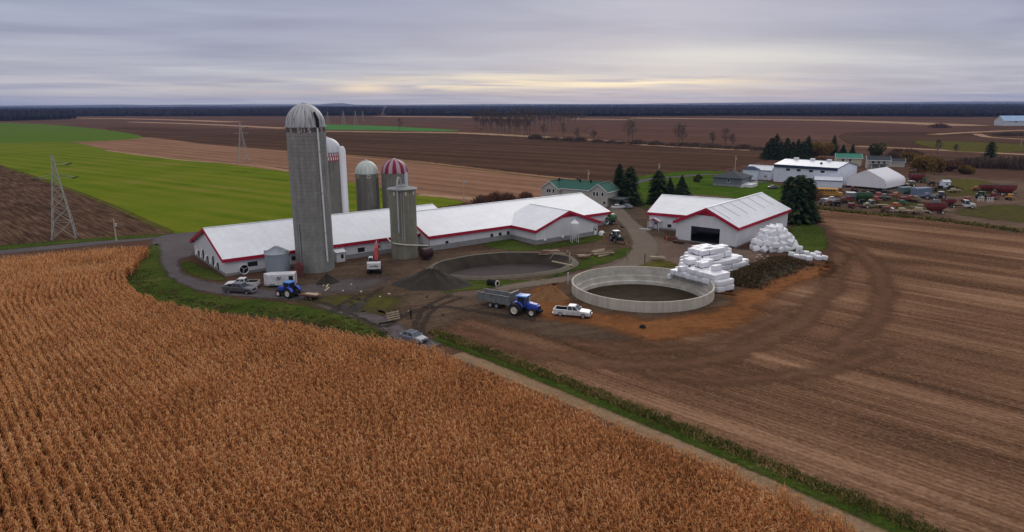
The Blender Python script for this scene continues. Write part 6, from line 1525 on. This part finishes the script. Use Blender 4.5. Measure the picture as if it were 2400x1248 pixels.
def shrub(lab, a, b, top, w, sd, m=None, group=None):
    g, h = tree_at(a, b, top); wd = w/(FPX/(g - Vector((0,0,CAM_H))).length); r = random.Random(sd); Q = []; T = []
    for i in range(420):
        bx, by = r.gauss(0, wd*.20), r.gauss(0, wd*.20); p = Vector((bx, by, 0)); L = h*r.uniform(.5,1.05)*(1 - .5*min(1, math.hypot(bx,by)/(wd*.5))); d = Vector((bx/wd*1.3 + r.uniform(-.3,.3), by/wd*1.3 + r.uniform(-.3,.3), 1)).normalized()
        e = p + d*L; sd_ = Vector((r.uniform(-1,1), r.uniform(-1,1), .1)).normalized(); ww = .05 + .004*(g.y/10); t = r.random()
        Q.append([tuple(p - sd_*ww), tuple(p + sd_*ww), tuple(e + sd_*ww*.4), tuple(e - sd_*ww*.4)]); T += [t]*4
        for k in range(3):
            q = p + d*L*r.uniform(.4,.9); e2 = q + (d + Vector((r.uniform(-.9,.9), r.uniform(-.9,.9), .1))).normalized()*L*.3
            Q.append([tuple(q - sd_*ww*.7), tuple(q + sd_*ww*.7), tuple(e2 + sd_*ww*.3), tuple(e2 - sd_*ww*.3)]); T += [min(1, t + .2)]*4
    V, F = quads(Q); o = thing('bare_shrub', lab, 'shrub', g, 0, group); np_mesh('branches', V, F, m or BROWNTWIG, o, {'tint': np.array(T)}); return o
for k, (a, b, top, w) in enumerate(((1130,478,456,44),(1162,477,448,40),(1190,474,450,36),(1232,469,448,34))):
    shrub(f'reddish leafless shrub behind the barn ridge, {ORD[k]} from the left', a, b, top, w, 90 + k, None, 'shrubs behind the barn')
for k, (a, b, top, w, lab) in enumerate(((1415,450,432,40,'twiggy brown shrub between farmhouse and spruces'), (1895,470,430,40,'brown leafless shrub right of the big dark spruce near the bus'), (2200,300,288,40,'low brush patch on the far lane right of the tilled fields'))):
    shrub(lab, a, b, top, w, 120 + k)
for k in range(16):
    a = 1262 + k*34 + gr_.uniform(-8,8); b_ = 327 + (a - 1262)*.048; hh = gr_.uniform(5,13)
    shrub(f'low twiggy bush under the far field trees, {ORD[k]} from the left', a, b_, b_ - hh, gr_.uniform(34,60), 130 + k, BUSHT, 'low bushes by the field lane')
for k, (a, b, t) in enumerate(((2235,392,372),(2265,392,366),(2300,393,364),(2345,394,362),(2380,396,362),(2410,398,362),(2130,362,348),(2100,376,352),(2390,318,308),(2360,318,309))):
    shrub(f'grey brush clump in the right hand scrub, {ORD[k]} in the row', a, b, t, 58, 150 + k, BUSHT, 'scrub at the right')

# ================================================================= WOODS AND HILLS
WOODM = tinted('haze_tinted_wood', [(0,(.010,.014,.022)),(.35,(.018,.020,.030)),(.65,(.027,.025,.034)),(1,(.040,.033,.040))], .95, .02, 0, extra=(.004, .5))  # bluish crown tones, distance haze mixed into the colour
def wood(name, poly, n, seed, label, hmin=13, hmax=19, near=1900, wid=(5, 10)):
    """far woodland: thousands of rough crowns over a dark floor, larger towards the back"""
    r = np.random.default_rng(seed); P = np.array([(p.x, p.y) for p in poly]); VV = []; FF = []; TT = []
    pts = []
    y0, y1 = P[:,1].min(), P[:,1].max()
    while len(pts) < n:
        d = y0 * (y1/y0) ** (r.random(4000)**1.6); ax_ = r.uniform((P[:,0]/P[:,1]).min(), (P[:,0]/P[:,1]).max(), 4000); C = np.stack([ax_*d, d], 1); C = C[inside(C, [tuple(q) for q in P])]; pts.extend(C.tolist())
    pts = np.array(pts[:n]); s = 7; a = np.linspace(0, 2*np.pi, s, endpoint=False)
    prof = np.array([(.55,.12),(1.0,.42),(.72,.75),(.0,1.0)])
    for conif in (0, 1):
        I = pts[(r.random(len(pts)) < .28) == bool(conif)]; m = len(I); h = r.uniform(hmin, hmax, m)*(1.1 if conif else 1)*(1 + .16*np.sin(I[:,0]*.006 + I[:,1]*.002) + .12*np.sin(I[:,0]*.0017 + 2 + I[:,1]*.0005)); grow = np.maximum(1, I[:,1]/near)**.9; w = r.uniform(*wid, m)*grow*(.55 if conif else 1)
        pr = np.array([(1.0,.1),(.7,.4),(.38,.7),(0,1.0)]) if conif else prof
        jit = r.uniform(.75, 1.2, (m, 4, s)); X = I[:,0,None,None] + w[:,None,None]*.5*pr[None,:,0,None]*np.cos(a)[None,None]*jit; Y = I[:,1,None,None] + w[:,None,None]*.5*pr[None,:,0,None]*np.sin(a)[None,None]*jit; Z = h[:,None,None]*pr[None,:,1,None]*np.ones((1,1,s))*r.uniform(.92,1.06,(m,4,s))
        V = np.stack([X, Y, Z], 3).reshape(-1, 3); off = sum(len(v) for v in VV); F = []
        for i in range(3):
            for k in range(s): F.append((i*s + k, i*s + (k+1) % s, (i+1)*s + (k+1) % s, (i+1)*s + k))
        FF.append((np.array(F)[None] + (np.arange(m)*4*s)[:,None,None] + off).reshape(-1, 4)); VV.append(V)
        TT.append(np.repeat(np.clip((r.uniform(.0,.35,m) if conif else r.uniform(.35,1,m)), 0, 1), 4*s))
    V = np.concatenate(VV); off = len(V)
    # dark floor
    fl = [(p[0], p[1], hmin*.62) for p in P]; tri = tessellate_polygon([[Vector(q) for q in fl]])
    V = np.concatenate([V, np.array(fl)]); F = np.concatenate(FF + [np.array([[t[0] + off, t[1] + off, t[2] + off, t[2] + off] for t in tri])]); T = np.concatenate(TT + [np.zeros(len(fl)) + .25])
    # drop degenerate quads into triangles by nudging: floor faces use a midpoint instead
    F4 = np.concatenate(FF); o = np_mesh(name, V[:off], F4, WOODM, None, {'tint': T[:off]}); tag(o, label, 'woods', None, 'stuff')
    fo = MB().add(fl, [tuple(t) for t in tri]).build(name, WOODM, None); 
    me = o.data
    bm = bmesh.new(); bm.from_mesh(me); bm.from_mesh(fo.data); bm.to_mesh(me); bm.free(); bpy.data.objects.remove(fo)
    return o
def far(a, d):
    """ground point d metres away in the direction of picture column a"""
    return Vector(((a - CX)/math.hypot(FPX, CY - HORIZON)*d, d, 0))
wood('woodland', [G(-500,273), G(0,272.5), G(180,273), G(520,273), G(760,272), G(890,271.5), far(903,9500), far(-700,9500)], 15000, 1, 'dark band of far woodland on the left horizon, ending at the power line gap')
wood('woodland', [G(903,271.5), G(1000,272), G(1110,272.5), G(1250,271.5), G(1420,273.5), G(1700,272), G(2000,273), G(2250,274.5), G(2500,274), G(2900,274), far(3000,9500), far(909,9500)], 21000, 2, 'dark band of far woodland across the middle and right horizon')
wood('woodland', [G(-420,292), G(-100,287), G(60,283), G(178,279.5), G(180,276), G(-50,276), G(-420,278)], 1500, 3, 'nearer bare wood at the far left behind the green field', 14, 21, 1300, (5, 9))
HILLM = mat('far_hill', (.06,.065,.075), .95, .1, .001)
def hills(name, pts, d, m):
    vs = []; fs = []; n = len(pts)
    for a, h in pts: vs += [(*far(a, d - 450)[:2], 0), (*far(a, d)[:2], h), (*far(a, d + 600)[:2], 0)]
    for i in range(n - 1): fs += [(3*i, 3*i + 3, 3*i + 4, 3*i + 1), (3*i + 1, 3*i + 4, 3*i + 5, 3*i + 2)]
    o = MB().add(vs, fs).build(name, m, None, 60); return tag(o, kind='structure')
r = random.Random(2); pr = []
for i in range(140):
    a = -600 + i*27; base = 33 + 5*math.sin(a*.004) + 4*math.sin(a*.011 + 1) + r.uniform(-1.2,1.2)
    if 180 < a < 560: base += 10*math.exp(-((a - 270)/90)**2) + 4*math.exp(-((a-440)/60)**2)
    base += 24*math.exp(-((a - 793)/17)**2) + 7*math.exp(-((a - 790)/40)**2)
    if a > 1500: base += (a - 1500)*.006
    pr.append((a, base))
hills('hills', pr, 10300, HILLM)

WEEDBROWN = tinted('dry_brown_weeds', [(0,(.028,.024,.012)),(.35,(.055,.045,.020)),(.6,(.090,.060,.030)),(.85,(.15,.095,.05)),(1,(.24,.16,.09))], .85, .05, .15, extra=(.25, .6))
# ---- weedy bank by the bales
bank = densify(px((1714,668),(1745,654),(1785,638),(1825,622),(1852,612)), 10)
V = []; F = []; k = 9
for i, p in enumerate(bank):
    t = (bank[min(i+1, len(bank)-1)] - bank[max(i-1, 0)]).normalized(); nr = Vector((-t.y, t.x, 0)); q = i/(len(bank) - 1); hh = 1.5*math.sin(math.pi*min(1, max(0, q*.94 + .03)))**.5
    for j in range(k):
        s_ = -1 + 2*j/(k - 1); V.append(tuple(p + nr*s_*(4.2) + Vector((0,0, max(-.05, hh*(1 - s_*s_)**1.2*random.uniform(.85,1.12) - .02))))) 
for i in range(len(bank) - 1):
    for j in range(k - 1): F.append((i*k + j, i*k + j + 1, (i+1)*k + j + 1, (i+1)*k + j))
o = MB().add(V, F).build('earth_bank', mat('weedy_bank_soil', (.055,.045,.028), .95, .35, .8, dirt=(.08,.075,.03), bump=.6), None, 60); tag(o, kind='structure')
pts = []
for i in range(2900):
    q = random.randrange(len(bank)); p = bank[q]; t = (bank[min(q+1, len(bank)-1)] - bank[max(q-1, 0)]).normalized(); nr = Vector((-t.y, t.x, 0)); s_ = random.gauss(0, .5); qq = q/(len(bank) - 1)
    z = 1.5*math.sin(math.pi*min(1, max(0, qq*.94 + .03)))**.5*max(0, 1 - s_*s_)**1.2 - .1; w = p + nr*s_*4.2 + t*random.uniform(-.5,.5); pts.append((w.x, w.y, max(0, z)))
tufts('bank_weeds', pts, .55, .08, WEEDBROWN, 'dark dry weeds covering the earth bank below the bale heaps', 'weeds')
pts = []
mrg = densify(px((1905,486),(2000,499),(2200,517),(2400,544)), 20)
for i in range(900):
    p = random.choice(mrg); pts.append((p.x + random.gauss(0,1.2), p.y + random.gauss(0,1.0), 0))
tufts('margin_weeds', pts, .8, .16, WEED, 'weedy strip between the stubble and the machinery yard', 'weeds')
# ================================================================= MACHINERY YARD (far right)
def grain_wagon(label, loc, rz, pm, scale=1, name='grain_wagon', rim=M_CREAM):
    o = thing(name, label, 'wagon', loc, rz, 'red wagons in the machinery yard' if pm is P_RED else None, scale)
    mb = MB(); mb.loft([[(-1.5,-.7,.9),(1.5,-.7,.9),(1.5,.7,.9),(-1.5,.7,.9)],[(-2.4,-1.3,2.0),(2.4,-1.3,2.0),(2.4,1.3,2.0),(-2.4,1.3,2.0)],[(-2.4,-1.3,3.0),(2.4,-1.3,3.0),(2.4,1.3,3.0),(-2.4,1.3,3.0)]]); mb.build('hopper', pm, o)
    MB().box((0,0,3.01),(4.5,2.3,.04)).build('grain_opening', M_DARK, o)
    mb = MB()
    for k in range(5): mb.box((-2.2 + k*1.1, 1.33, 2.5),(.1,.06,1.0)); mb.box((-2.2 + k*1.1, -1.33, 2.5),(.1,.06,1.0))
    mb.build('side_rib', pm, o)
    MB().box((0,0,.75),(4.0,.9,.2)).bar((2,0,.7),(3.6,0,.5),.14).build('frame', M_DARK, o)
    for x in (-1.5,1.5):
        for s in (-1,1): wheel(o, x, s*1.15, .5, .34, rim)
    return o
def implement(label, loc, rz, pm, seed, L=4.5, W=2.4, h=1.2, name='implement'):
    """towed tillage / hay tool: toolbar frame, tines, drawbar, wheels"""
    r = random.Random(seed); o = thing(name, label, 'implement', loc, rz)
    mb = MB()
    for y in (-W/2, 0, W/2): mb.box((0,y,h*.75),(L,.14,.16))
    for x in (-L/2, -L/6, L/6, L/2): mb.box((x,0,h*.75),(.14,W,.14))
    mb.bar((L/2,0,h*.7),(L/2 + 1.8,0,.4),.16); mb.build('frame', pm, o)
    mb = MB()
    for i in range(14): x = r.uniform(-L/2, L/2); y = r.choice((-W/2,0,W/2)); mb.tube([(x,y,h*.75),(x-.15,y,h*.35),(x+.12,y,.05)], .05, 5)
    mb.build('tines', M_DARK, o)
    MB().box((r.uniform(-.8,.8),0,h*1.1),(L*.35,W*.6,h*.5)).build('hopper', pm, o, bevel=.06)
    for s in (-1,1): wheel(o, -L*.1, s*(W/2 + .2), .42, .26, M_RUST)
    return o
def container(label, loc, rz, pm, L=6, W=2.4, h=2.5):
    o = thing('shipping_container', label, 'container', loc, rz); MB().box((0,0,h/2),(L,W,h)).build('box', pm, o, bevel=.04)
    for s in (-1, 1):
        mb = MB()
        for k in range(int(L/.4)): mb.box((-L/2 + .25 + k*.4, s*(W/2 + .02), h/2),(.16,.04,h*.86))
        mb.build('side_rib', pm, o)
    for s in (-1,1): MB().box((L/2 + .03, s*W*.24, h/2),(.06,W*.45,h*.9)).build('door', pm, o)
    return o
def lorry(label, loc, rz, pm, deck=True):
    o = thing('flatbed_lorry', label, 'lorry', loc, rz)
    MB().loft([sec(3.6,.85,.7,1.35),sec(3.3,1.0,.6,1.6),sec(2.0,1.05,.6,1.75,.08)]).build('bonnet', pm, o, 30)
    cabin(o, pm, (.3,2.0),(.45,1.5),1.1,.95,1.2,2.6,1); MB().box((1.1,0,.95),(1.7,2.2,.6)).build('cab_base', pm, o)
    MB().box((-.5,0,.8),(7.2,.9,.28)).build('chassis', M_DARK, o)
    if deck: MB().box((-2.1,0,1.05),(4.2,2.3,.14)).build('deck', M_WOOD, o)
    for x in (2.6,-2.6):
        for s in (-1,1): wheel(o, x, s*.98, .52, .3, M_CREAM)
    lamps(o, 3.6, None, .75, 1.1, 1); return o
b = G(1936, 461); bus = thing('school_bus', 'yellow school bus parked before the low white shed', 'bus', (b.x, b.y + 1, 0), math.atan2(-.3, 1) - .05)
MB().loft([[(5.6,-1.0,.6),(5.6,1.0,.6),(5.6,1.0,1.5),(5.6,-1.0,1.5)],[(4.1,-1.1,.55),(4.1,1.1,.55),(4.1,1.1,1.7),(4.1,-1.1,1.7)]]).build('bonnet', P_YEL, bus, bevel=.06)
MB().loft([[(x,-1.2,.55),(x,1.2,.55),(x,1.22,2.7),(x,.8,3.05),(x,-.8,3.05),(x,-1.22,2.7)] for x in (-5.0, 4.1)]).build('body', P_YEL, bus)
for s in (-1,1):
    for k in range(9): MB().box((-4.4 + k*.9, s*1.225, 2.2),(.74,.04,.62)).build('window', M_GLASS, bus)
    mb = MB(); mb.box((-.45, s*1.235, 1.6),(9.0,.03,.08)); mb.box((-.45, s*1.235, 1.15),(9.0,.03,.08)); mb.build('black_stripe', M_DARK, bus)
    for x in (3.6,-2.9): wheel(bus, x, s*1.0, .5, .3, M_RIM)
MB().box((4.13,0,2.3),(.04,1.9,.8)).build('windscreen', M_SKYGLASS, bus); MB().box((-5.02,0,2.2),(.04,1.6,.7)).build('rear_window', M_GLASS, bus); lamps(bus, 5.62, -5.02, .8, 1.1, 1.4)
yd = lambda a, b: G(a, b)
grain_wagon('large dark red hopper wagon nearest the stubble edge', yd(2190,501), -.15, P_RED, 1.15)
grain_wagon('smaller dark red wagon just behind the large one', yd(2222,484), .1, P_RED, .8)
grain_wagon('dark red wagon on the right, left one of the far pair', yd(2312,452), -.1, P_RED, 1.0)
grain_wagon('tallest dark red wagon on the right, right one of the far pair', yd(2354,458), -.05, P_RED, 1.25)
grain_wagon('red hopper wagon under the yellow brown willow', yd(2146,428), .1, P_RED, 1.2)
grain_wagon('dull green tank wagon before the fabric shelter', yd(2022,473), -.1, P_GREEN, 1.05, 'green_wagon')
lorry('white bonneted lorry cab with bare chassis beside the large red wagon', yd(2254,488), -.25, P_WHITE, False)
lorry('old khaki lorry at the edge of the stubble', yd(2048,488), RAD(178), P_KHAKI)
pickup('pickup_truck', 'white pickup among scrap right of the bus shrub', P_WHITE, yd(1949,474), RAD(160))
container('pale blue container right of the fabric shelter', yd(2158,459), .35, P_CONT, 7, 3.0, 2.9)
container('teal grey container left of the pale blue one', yd(2120,455), .35, P_TEAL, 5, 2.6, 2.6)
c = yd(1993, 472); bx = thing('steel_hopper', 'square grey steel hopper with pale lid in the machinery row', 'hopper', c, -.2)
MB().loft([[(-.5,-.5,.6),(.5,-.5,.6),(.5,.5,.6),(-.5,.5,.6)],[(-1.5,-1.3,1.6),(1.5,-1.3,1.6),(1.5,1.3,1.6),(-1.5,1.3,1.6)],[(-1.5,-1.3,3.0),(1.5,-1.3,3.0),(1.5,1.3,3.0),(-1.5,1.3,3.0)]]).build('hopper', P_GALV, bx); MB().box((0,0,3.06),(3.1,2.7,.1)).build('lid', M_WHITE, bx)
for x in (-1.2,1.2):
    for y in (-1,1): MB().box((x,y,.8),(.14,.14,1.6)).build('leg', M_STEEL, bx)
tractor('tractor', 'small grey tractor right of the pale blue container', P_GALV, P_GALV, yd(2178,468), -.4, scale=.85, cab=False, rim=M_RIM)
tractor('tractor', 'cabbed grey tractor at the edge of the machinery row before the lorry', P_GALV, M_WHITE, yd(2202,466), RAD(170), scale=.9, rim=M_RIM)
tractor('tractor', 'green tractor left of the red wagon pair', P_GREEN, P_GREEN, yd(2300,466), .2, scale=.9, rim=M_CREAM)
tractor('tractor', 'tan cabbed machine beside the fabric shelter corner', P_KHAKI, M_WHITE, yd(2132,440), RAD(200), scale=.95)
for i, (a, b_, pm, rz, L, W, lab) in enumerate(((1930,482,P_GALV,.2,3,2,'grey implement left end of the machinery row'), (1972,476,M_RUST,-.2,4,2.4,'rusty implement beside the square grey hopper'), (1998,489,P_RED,-.1,5,2.4,'low dark red implement below the square hopper'), (2058,466,P_PINK,.3,4,2.2,'pinkish red implement right of the green wagon'), (2085,468,M_RUST,-.3,5,2.6,'rusty frame implement before the shelter'),
        (2118,474,P_RED,-.1,5,2.2,'red hay implement in the middle of the yard'), (2136,474,P_PINK,.1,3.2,2,'faded red implement left of the grey tractor'), (2080,498,M_RUST,0,6,2.4,'long rusty low trailer frame by the stubble'), (2118,501,M_PALEWOOD,-.05,5,2,'pale wooden wagon frame by the stubble'), (2150,504,M_PALEWOOD,-.1,6,1.6,'second pale wagon frame, next to the large red wagon'),
        (2030,458,M_DARK,0,7,2.4,'dark folded implement under the shelter edge'), (1998,456,M_DARK,.1,5,2.2,'dark implement right of the school bus'), (2060,456,M_DARK,-.1,6,2.2,'dark implement at the front of the fabric shelter'), (2235,452,M_PALEWOOD,.4,6,1.2,'long pale auger frame pointing up the yard'), (2262,474,P_PINK,0,4,1.8,'faded red frame behind the white lorry'),
        (2330,468,P_RED,.1,5,2.2,'red implement in front of the far wagon pair'), (2290,448,P_ORG,0,3.5,2,'orange implement left of the far wagon pair'), (2185,436,M_DARK,.2,4,2,'dark implement behind the pale blue container'), (2165,430,P_GREEN,.2,3,2,'green implement below the willow'), (2230,446,M_DARK,0,5,2,'black implement in the middle of the back row'), (2010,462,M_DARK,.3,4,2,'small black implement behind the green wagon'), (2042,462,M_DARK,-.2,4,2.2,'black implement before the left half of the shelter'), (2075,459,M_DARK,.1,5,2.2,'black implement before the right half of the shelter'), (2098,462,P_RED,.2,4,2,'dark red implement at the shelter corner'), (2200,450,M_DARK,.1,4,2,'black machine behind the cabbed grey tractor'), (2178,448,M_RUST,.1,3,2,'rusty machine at the right end of the blue container'), (1965,485,M_DARK,.1,4,2,'black implement at the stubble edge under the square hopper'), (2365,470,P_YEL,.1,2.4,1.6,'small yellow green implement at the right of the yard'))):
    implement(lab, yd(a, b_), rz, pm, 200 + i, L, W, 1.3 if i % 3 else 1.7)
r = random.Random(31); words = ['front row by the stubble','second row of the yard','middle of the yard','row under the fabric shelter','back row of the yard']
tones = [(M_RUST,'rusty'),(P_RED,'dark red'),(M_DARK,'black'),(P_PINK,'faded red'),(P_GALV,'grey'),(P_ORG,'orange'),(P_GREEN,'green'),(P_KHAKI,'tan'),(P_CONT,'blue')]
for i, (pm, tone_) in enumerate(tones):
    for q in range(2):
        a = 1955 + (i*2 + q)*13.5 + r.uniform(-5,5); row = (i*2 + q)*3 % 5; b_ = (488, 478, 470, 461, 452)[row] + (a - 2050)*.05
        implement(f'{tone_} machine, {"left" if q == 0 else "right"} one of that colour, {words[row]}', yd(a, b_), r.uniform(-.5,.5), pm, 300 + i*2 + q, r.uniform(2.6,4.8), r.uniform(1.6,2.4), r.uniform(1.2,2.0))
c = yd(2213, 441); ts_ = thing('site_hut', 'small white hut standing in the back of the machinery yard', 'hut', c, .1); gable(ts_, -1.5, -1.2, 3.2, 2.4, 2.6, 3.2, .1, roofm=M_WROOF, wallm=M_WSH, gablem=M_WSH, trimm=M_WHITE, fascia=.12)
hM = frame(c.x, c.y, .1); window(ts_, wall_frame(hM, -1.5, -1.1, 0), 1.6, 1.6, .8, .7)
c = yd(2090, 496); o = MB().lathe([(0,1.3),(.6,1.1),(.85,.6),(.8,.1),(0,0)], 16).build('white_tank', M_WHITE, None, 50); o.location = c; tag(o, 'round white plastic tank at the stubble edge', 'tank')
for k, (a, b_) in enumerate(((2298,473),(2320,475))):
    c = yd(a, b_); o = thing('pale_rack', 'pale metal rack behind the white lorry, ' + ('left of two' if k == 0 else 'right of two'), 'rack', c, .1, 'pale racks in the yard'); mb = MB()
    for x in (-1,-.35,.35,1): mb.box((x,0,.8),(.12,.12,1.6))
    mb.box((0,0,1.6),(2.2,.14,.14)); mb.box((0,0,.8),(2.2,.1,.1)); mb.build('rack_bars', M_WHITE, o)
for a, b_, rz, lab in ((1448,490,.4,'white parked car under the carport edge of the farmhouse'), (1466,489,2.5,'grey parked car between carport and spruces')):
    car('car', lab, P_WHITE if a < 1460 else P_SILVER, yd(a, b_), rz)
car('car', 'dark car parked beside the bungalow deck', P_GREY, yd(1812, 443), .3)
# white sheet and patio set by the farmhouse
c = G(1478, 489); o = thing('garden_table', 'pale garden table on the farmhouse lawn under the spruce', 'table', c, .3); MB().lathe([(0,.78),(.8,.78),(.8,.72),(0,.72)], 18).build('table_top', M_CREAM, o)
for k in range(4): MB().box((.5*math.cos(k*1.57),.5*math.sin(k*1.57),.36),(.08,.08,.72)).build('leg', M_CREAM, o)

# ================================================================= HAZE, SKY, SUN, CAMERA
hz_ = MB().box((0, 0, 69.0), (24400, 24400, 144.0)).build('haze', None, None)
hz_.data.materials.clear()
m = bpy.data.materials.new('pale_haze'); m.use_nodes = True; nt = NT(m); nt.n.clear(); out = nt.node('ShaderNodeOutputMaterial'); v = nt.node('ShaderNodeVolumePrincipled')
v.inputs['Color'].default_value = (.40,.54,1.0,1); v.inputs['Density'].default_value = HAZE_D; v.inputs['Anisotropy'].default_value = 0.0; nt.l.new(v.outputs[0], out.inputs['Volume'])
hz_.data.materials.append(m); tag(hz_, kind='stuff')
if HAZE_D <= 0: bpy.data.objects.remove(hz_)

SUN_EL, SUN_AZ = RAD(24), RAD(10)          # behind thin cloud, ahead and slightly right
W = bpy.data.worlds.new('World'); SC.world = W; W.use_nodes = True; nt = NT(W); nt.n.clear()
out = nt.node('ShaderNodeOutputWorld'); bg = nt.node('ShaderNodeBackground'); nt.l.new(bg.outputs[0], out.inputs[0])
sky = nt.node('ShaderNodeTexSky', sky_type='NISHITA'); sky.sun_disc = False; sky.sun_elevation = SUN_EL; sky.sun_rotation = SUN_AZ
co = nt.node('ShaderNodeTexCoord').outputs['Generated']; sp = nt.node('ShaderNodeSeparateXYZ'); nt.l.new(co, sp.inputs[0])
dz = nt.m('MAXIMUM', sp.outputs[2], 0.0)
inv = nt.m('DIVIDE', 1.0, nt.m('ADD', dz, .045))
cv = nt.node('ShaderNodeCombineXYZ'); nt.l.new(nt.m('MULTIPLY', sp.outputs[0], inv), cv.inputs[0]); nt.l.new(nt.m('MULTIPLY', sp.outputs[1], inv), cv.inputs[1])
az = nt.m('ARCTAN2', sp.outputs[0], sp.outputs[1])
# overcast gradient: grey near the horizon, brighter deck overhead
base = nt.ramp(dz, [(0.0, (.455,.47,.55)), (.035, (.41,.435,.545)), (.09, (.335,.362,.495)), (.16, (.318,.345,.48)), (.40, (.66,.66,.70)), (1.0, (1.02,1.0,.99))])
cl = nt.noise(nt.mapping(cv.outputs[0], (.40,.62,1), RAD(18)), 1.0, 6, .55, .5)
cl2 = nt.noise(nt.mapping(cv.outputs[0], (.10,.34,1), RAD(8)), 1.0, 5, .6, .3)
c = nt.mix(1.0, base, nt.ramp(cl, [(.30, (.76,.76,.83)), (.5, (.98,.98,.99)), (.68, (1.22,1.20,1.13))]), 'MULTIPLY')
c = nt.mix(1.0, c, nt.ramp(cl2, [(.36, (.84,.84,.90)), (.64, (1.14,1.13,1.08))]), 'MULTIPLY')
def bump2(a0, wa, e0, we):
    """soft patch of thinner cloud round azimuth a0 and height e0"""
    x = nt.m('DIVIDE', nt.m('SUBTRACT', az, a0), wa); y = nt.m('DIVIDE', nt.m('SUBTRACT', dz, e0), we)
    return nt.m('EXPONENT', nt.m('MULTIPLY', nt.m('ADD', nt.m('MULTIPLY', x, x), nt.m('MULTIPLY', y, y)), -1.0))
stn = nt.node('ShaderNodeCombineXYZ'); nt.l.new(nt.m('MULTIPLY', az, 4.5), stn.inputs[0]); nt.l.new(nt.m('MULTIPLY', nt.m('MULTIPLY_ADD', az, .02, dz), 95.0), stn.inputs[1])
stn = nt.noise(stn.outputs[0], 1.0, 5, .6, .6)
streak = nt.ramp(stn, [(.42, 0.0), (.66, 1.0)])
def tone(c, w, k, col): return nt.mix(nt.m('MULTIPLY', w, k, clamp=True), c, col)
ragged = nt.m('MULTIPLY_ADD', cl, 1.1, .40)
c = tone(c, nt.m('MULTIPLY', bump2(-.20, .24, .098, .035), ragged), .55, (.33,.33,.46))
c = tone(c, nt.m('MULTIPLY', bump2(.46, .30, .125, .022), ragged), .50, (.36,.34,.46))
c = tone(c, nt.m('MULTIPLY', bump2(.10, .22, .085, .018), ragged), .40, (.36,.35,.47))
c = tone(c, nt.m('MULTIPLY', bump2(.30, .21, .058, .022), nt.m('MULTIPLY_ADD', cl2, 1.3, .30)), .72, (.66,.66,.65))
c = tone(c, nt.m('MULTIPLY', bump2(-.62, .22, .045, .05), ragged), .35, (.52,.50,.58))
warm = nt.m('MULTIPLY', nt.m('ADD', bump2(-.05, .26, .026, .012), nt.m('MULTIPLY', bump2(.12, .22, .028, .010), .9)), streak)
c = tone(c, warm, 1.0, (.90,.77,.56))
line = nt.m('MULTIPLY_ADD', nt.m('SUBTRACT', stn, .5), .010, .0245)
c = tone(c, nt.m('MULTIPLY', bump2(.12, .09, line, .0026), 1.0), .85, (1.0,.87,.62))
c = tone(c, bump2(.17, .06, nt.m('ADD', line, .0035), .0016), 1.0, (1.05,.92,.66))
c = tone(c, bump2(-.205, .045, nt.m('SUBTRACT', line, .003), .006), 1.0, (.93,.76,.58))
c = tone(c, bump2(-.02, .12, nt.m('ADD', line, .012), .004), .8, (.84,.77,.62))
c = tone(c, nt.m('MULTIPLY', bump2(.28, .20, .009, .006), streak), 1.0, (.84,.66,.54))
c = tone(c, nt.m('MULTIPLY', bump2(-.42, .20, .018, .010), streak), .6, (.74,.66,.60))
c = tone(c, nt.m('MULTIPLY', bump2(-.68, .22, .030, .030), streak), .5, (.66,.60,.64))
# a breath of clear sky behind the cloud deck
skyc = nt.node('ShaderNodeVectorMath', operation='SCALE'); nt.l.new(sky.outputs[0], skyc.inputs[0]); skyc.inputs['Scale'].default_value = .09
c = nt.mix(.10, c, skyc.outputs[0])
nt.l.new(c, bg.inputs['Color']); bg.inputs['Strength'].default_value = 1.0
sl = bpy.data.lights.new('sun', 'SUN'); sl.energy = .9; sl.angle = RAD(25); sl.color = (1.0,.95,.88); so_ = bpy.data.objects.new('sun', sl); COL.objects.link(so_)
sd = Vector((math.sin(SUN_AZ)*math.cos(SUN_EL), math.cos(SUN_AZ)*math.cos(SUN_EL), math.sin(SUN_EL))); so_.rotation_euler = sd.to_track_quat('Z', 'Y').to_euler(); so_.location = (0, 0, 60)
cam = bpy.data.cameras.new('camera'); co_ = bpy.data.objects.new('camera', cam); COL.objects.link(co_)
cam.sensor_width = 36; cam.lens = FPX/2400*36; cam.clip_start = .5; cam.clip_end = 40000
co_.matrix_world = Matrix.Translation((0, 0, CAM_H)) @ Matrix.Rotation(RAD(90) - PITCH, 4, 'X') @ Matrix.Rotation(-ROLL, 4, 'Z'); SC.camera = co_
SC.view_settings.view_transform = 'Standard'; SC.view_settings.look = 'None'; SC.view_settings.exposure = 0; SC.view_settings.gamma = 1
SC.render.engine = 'CYCLES'; SC.cycles.use_denoising = True
try: SC.cycles.denoiser = 'OPENIMAGEDENOISE'; SC.cycles.denoising_prefilter = 'ACCURATE'
except Exception: pass
SC.cycles.max_bounces = 5; SC.cycles.diffuse_bounces = 3; SC.cycles.transparent_max_bounces = 12; SC.cycles.volume_bounces = 1
SC.cycles.use_adaptive_sampling = False
print('objects', len(bpy.data.objects))
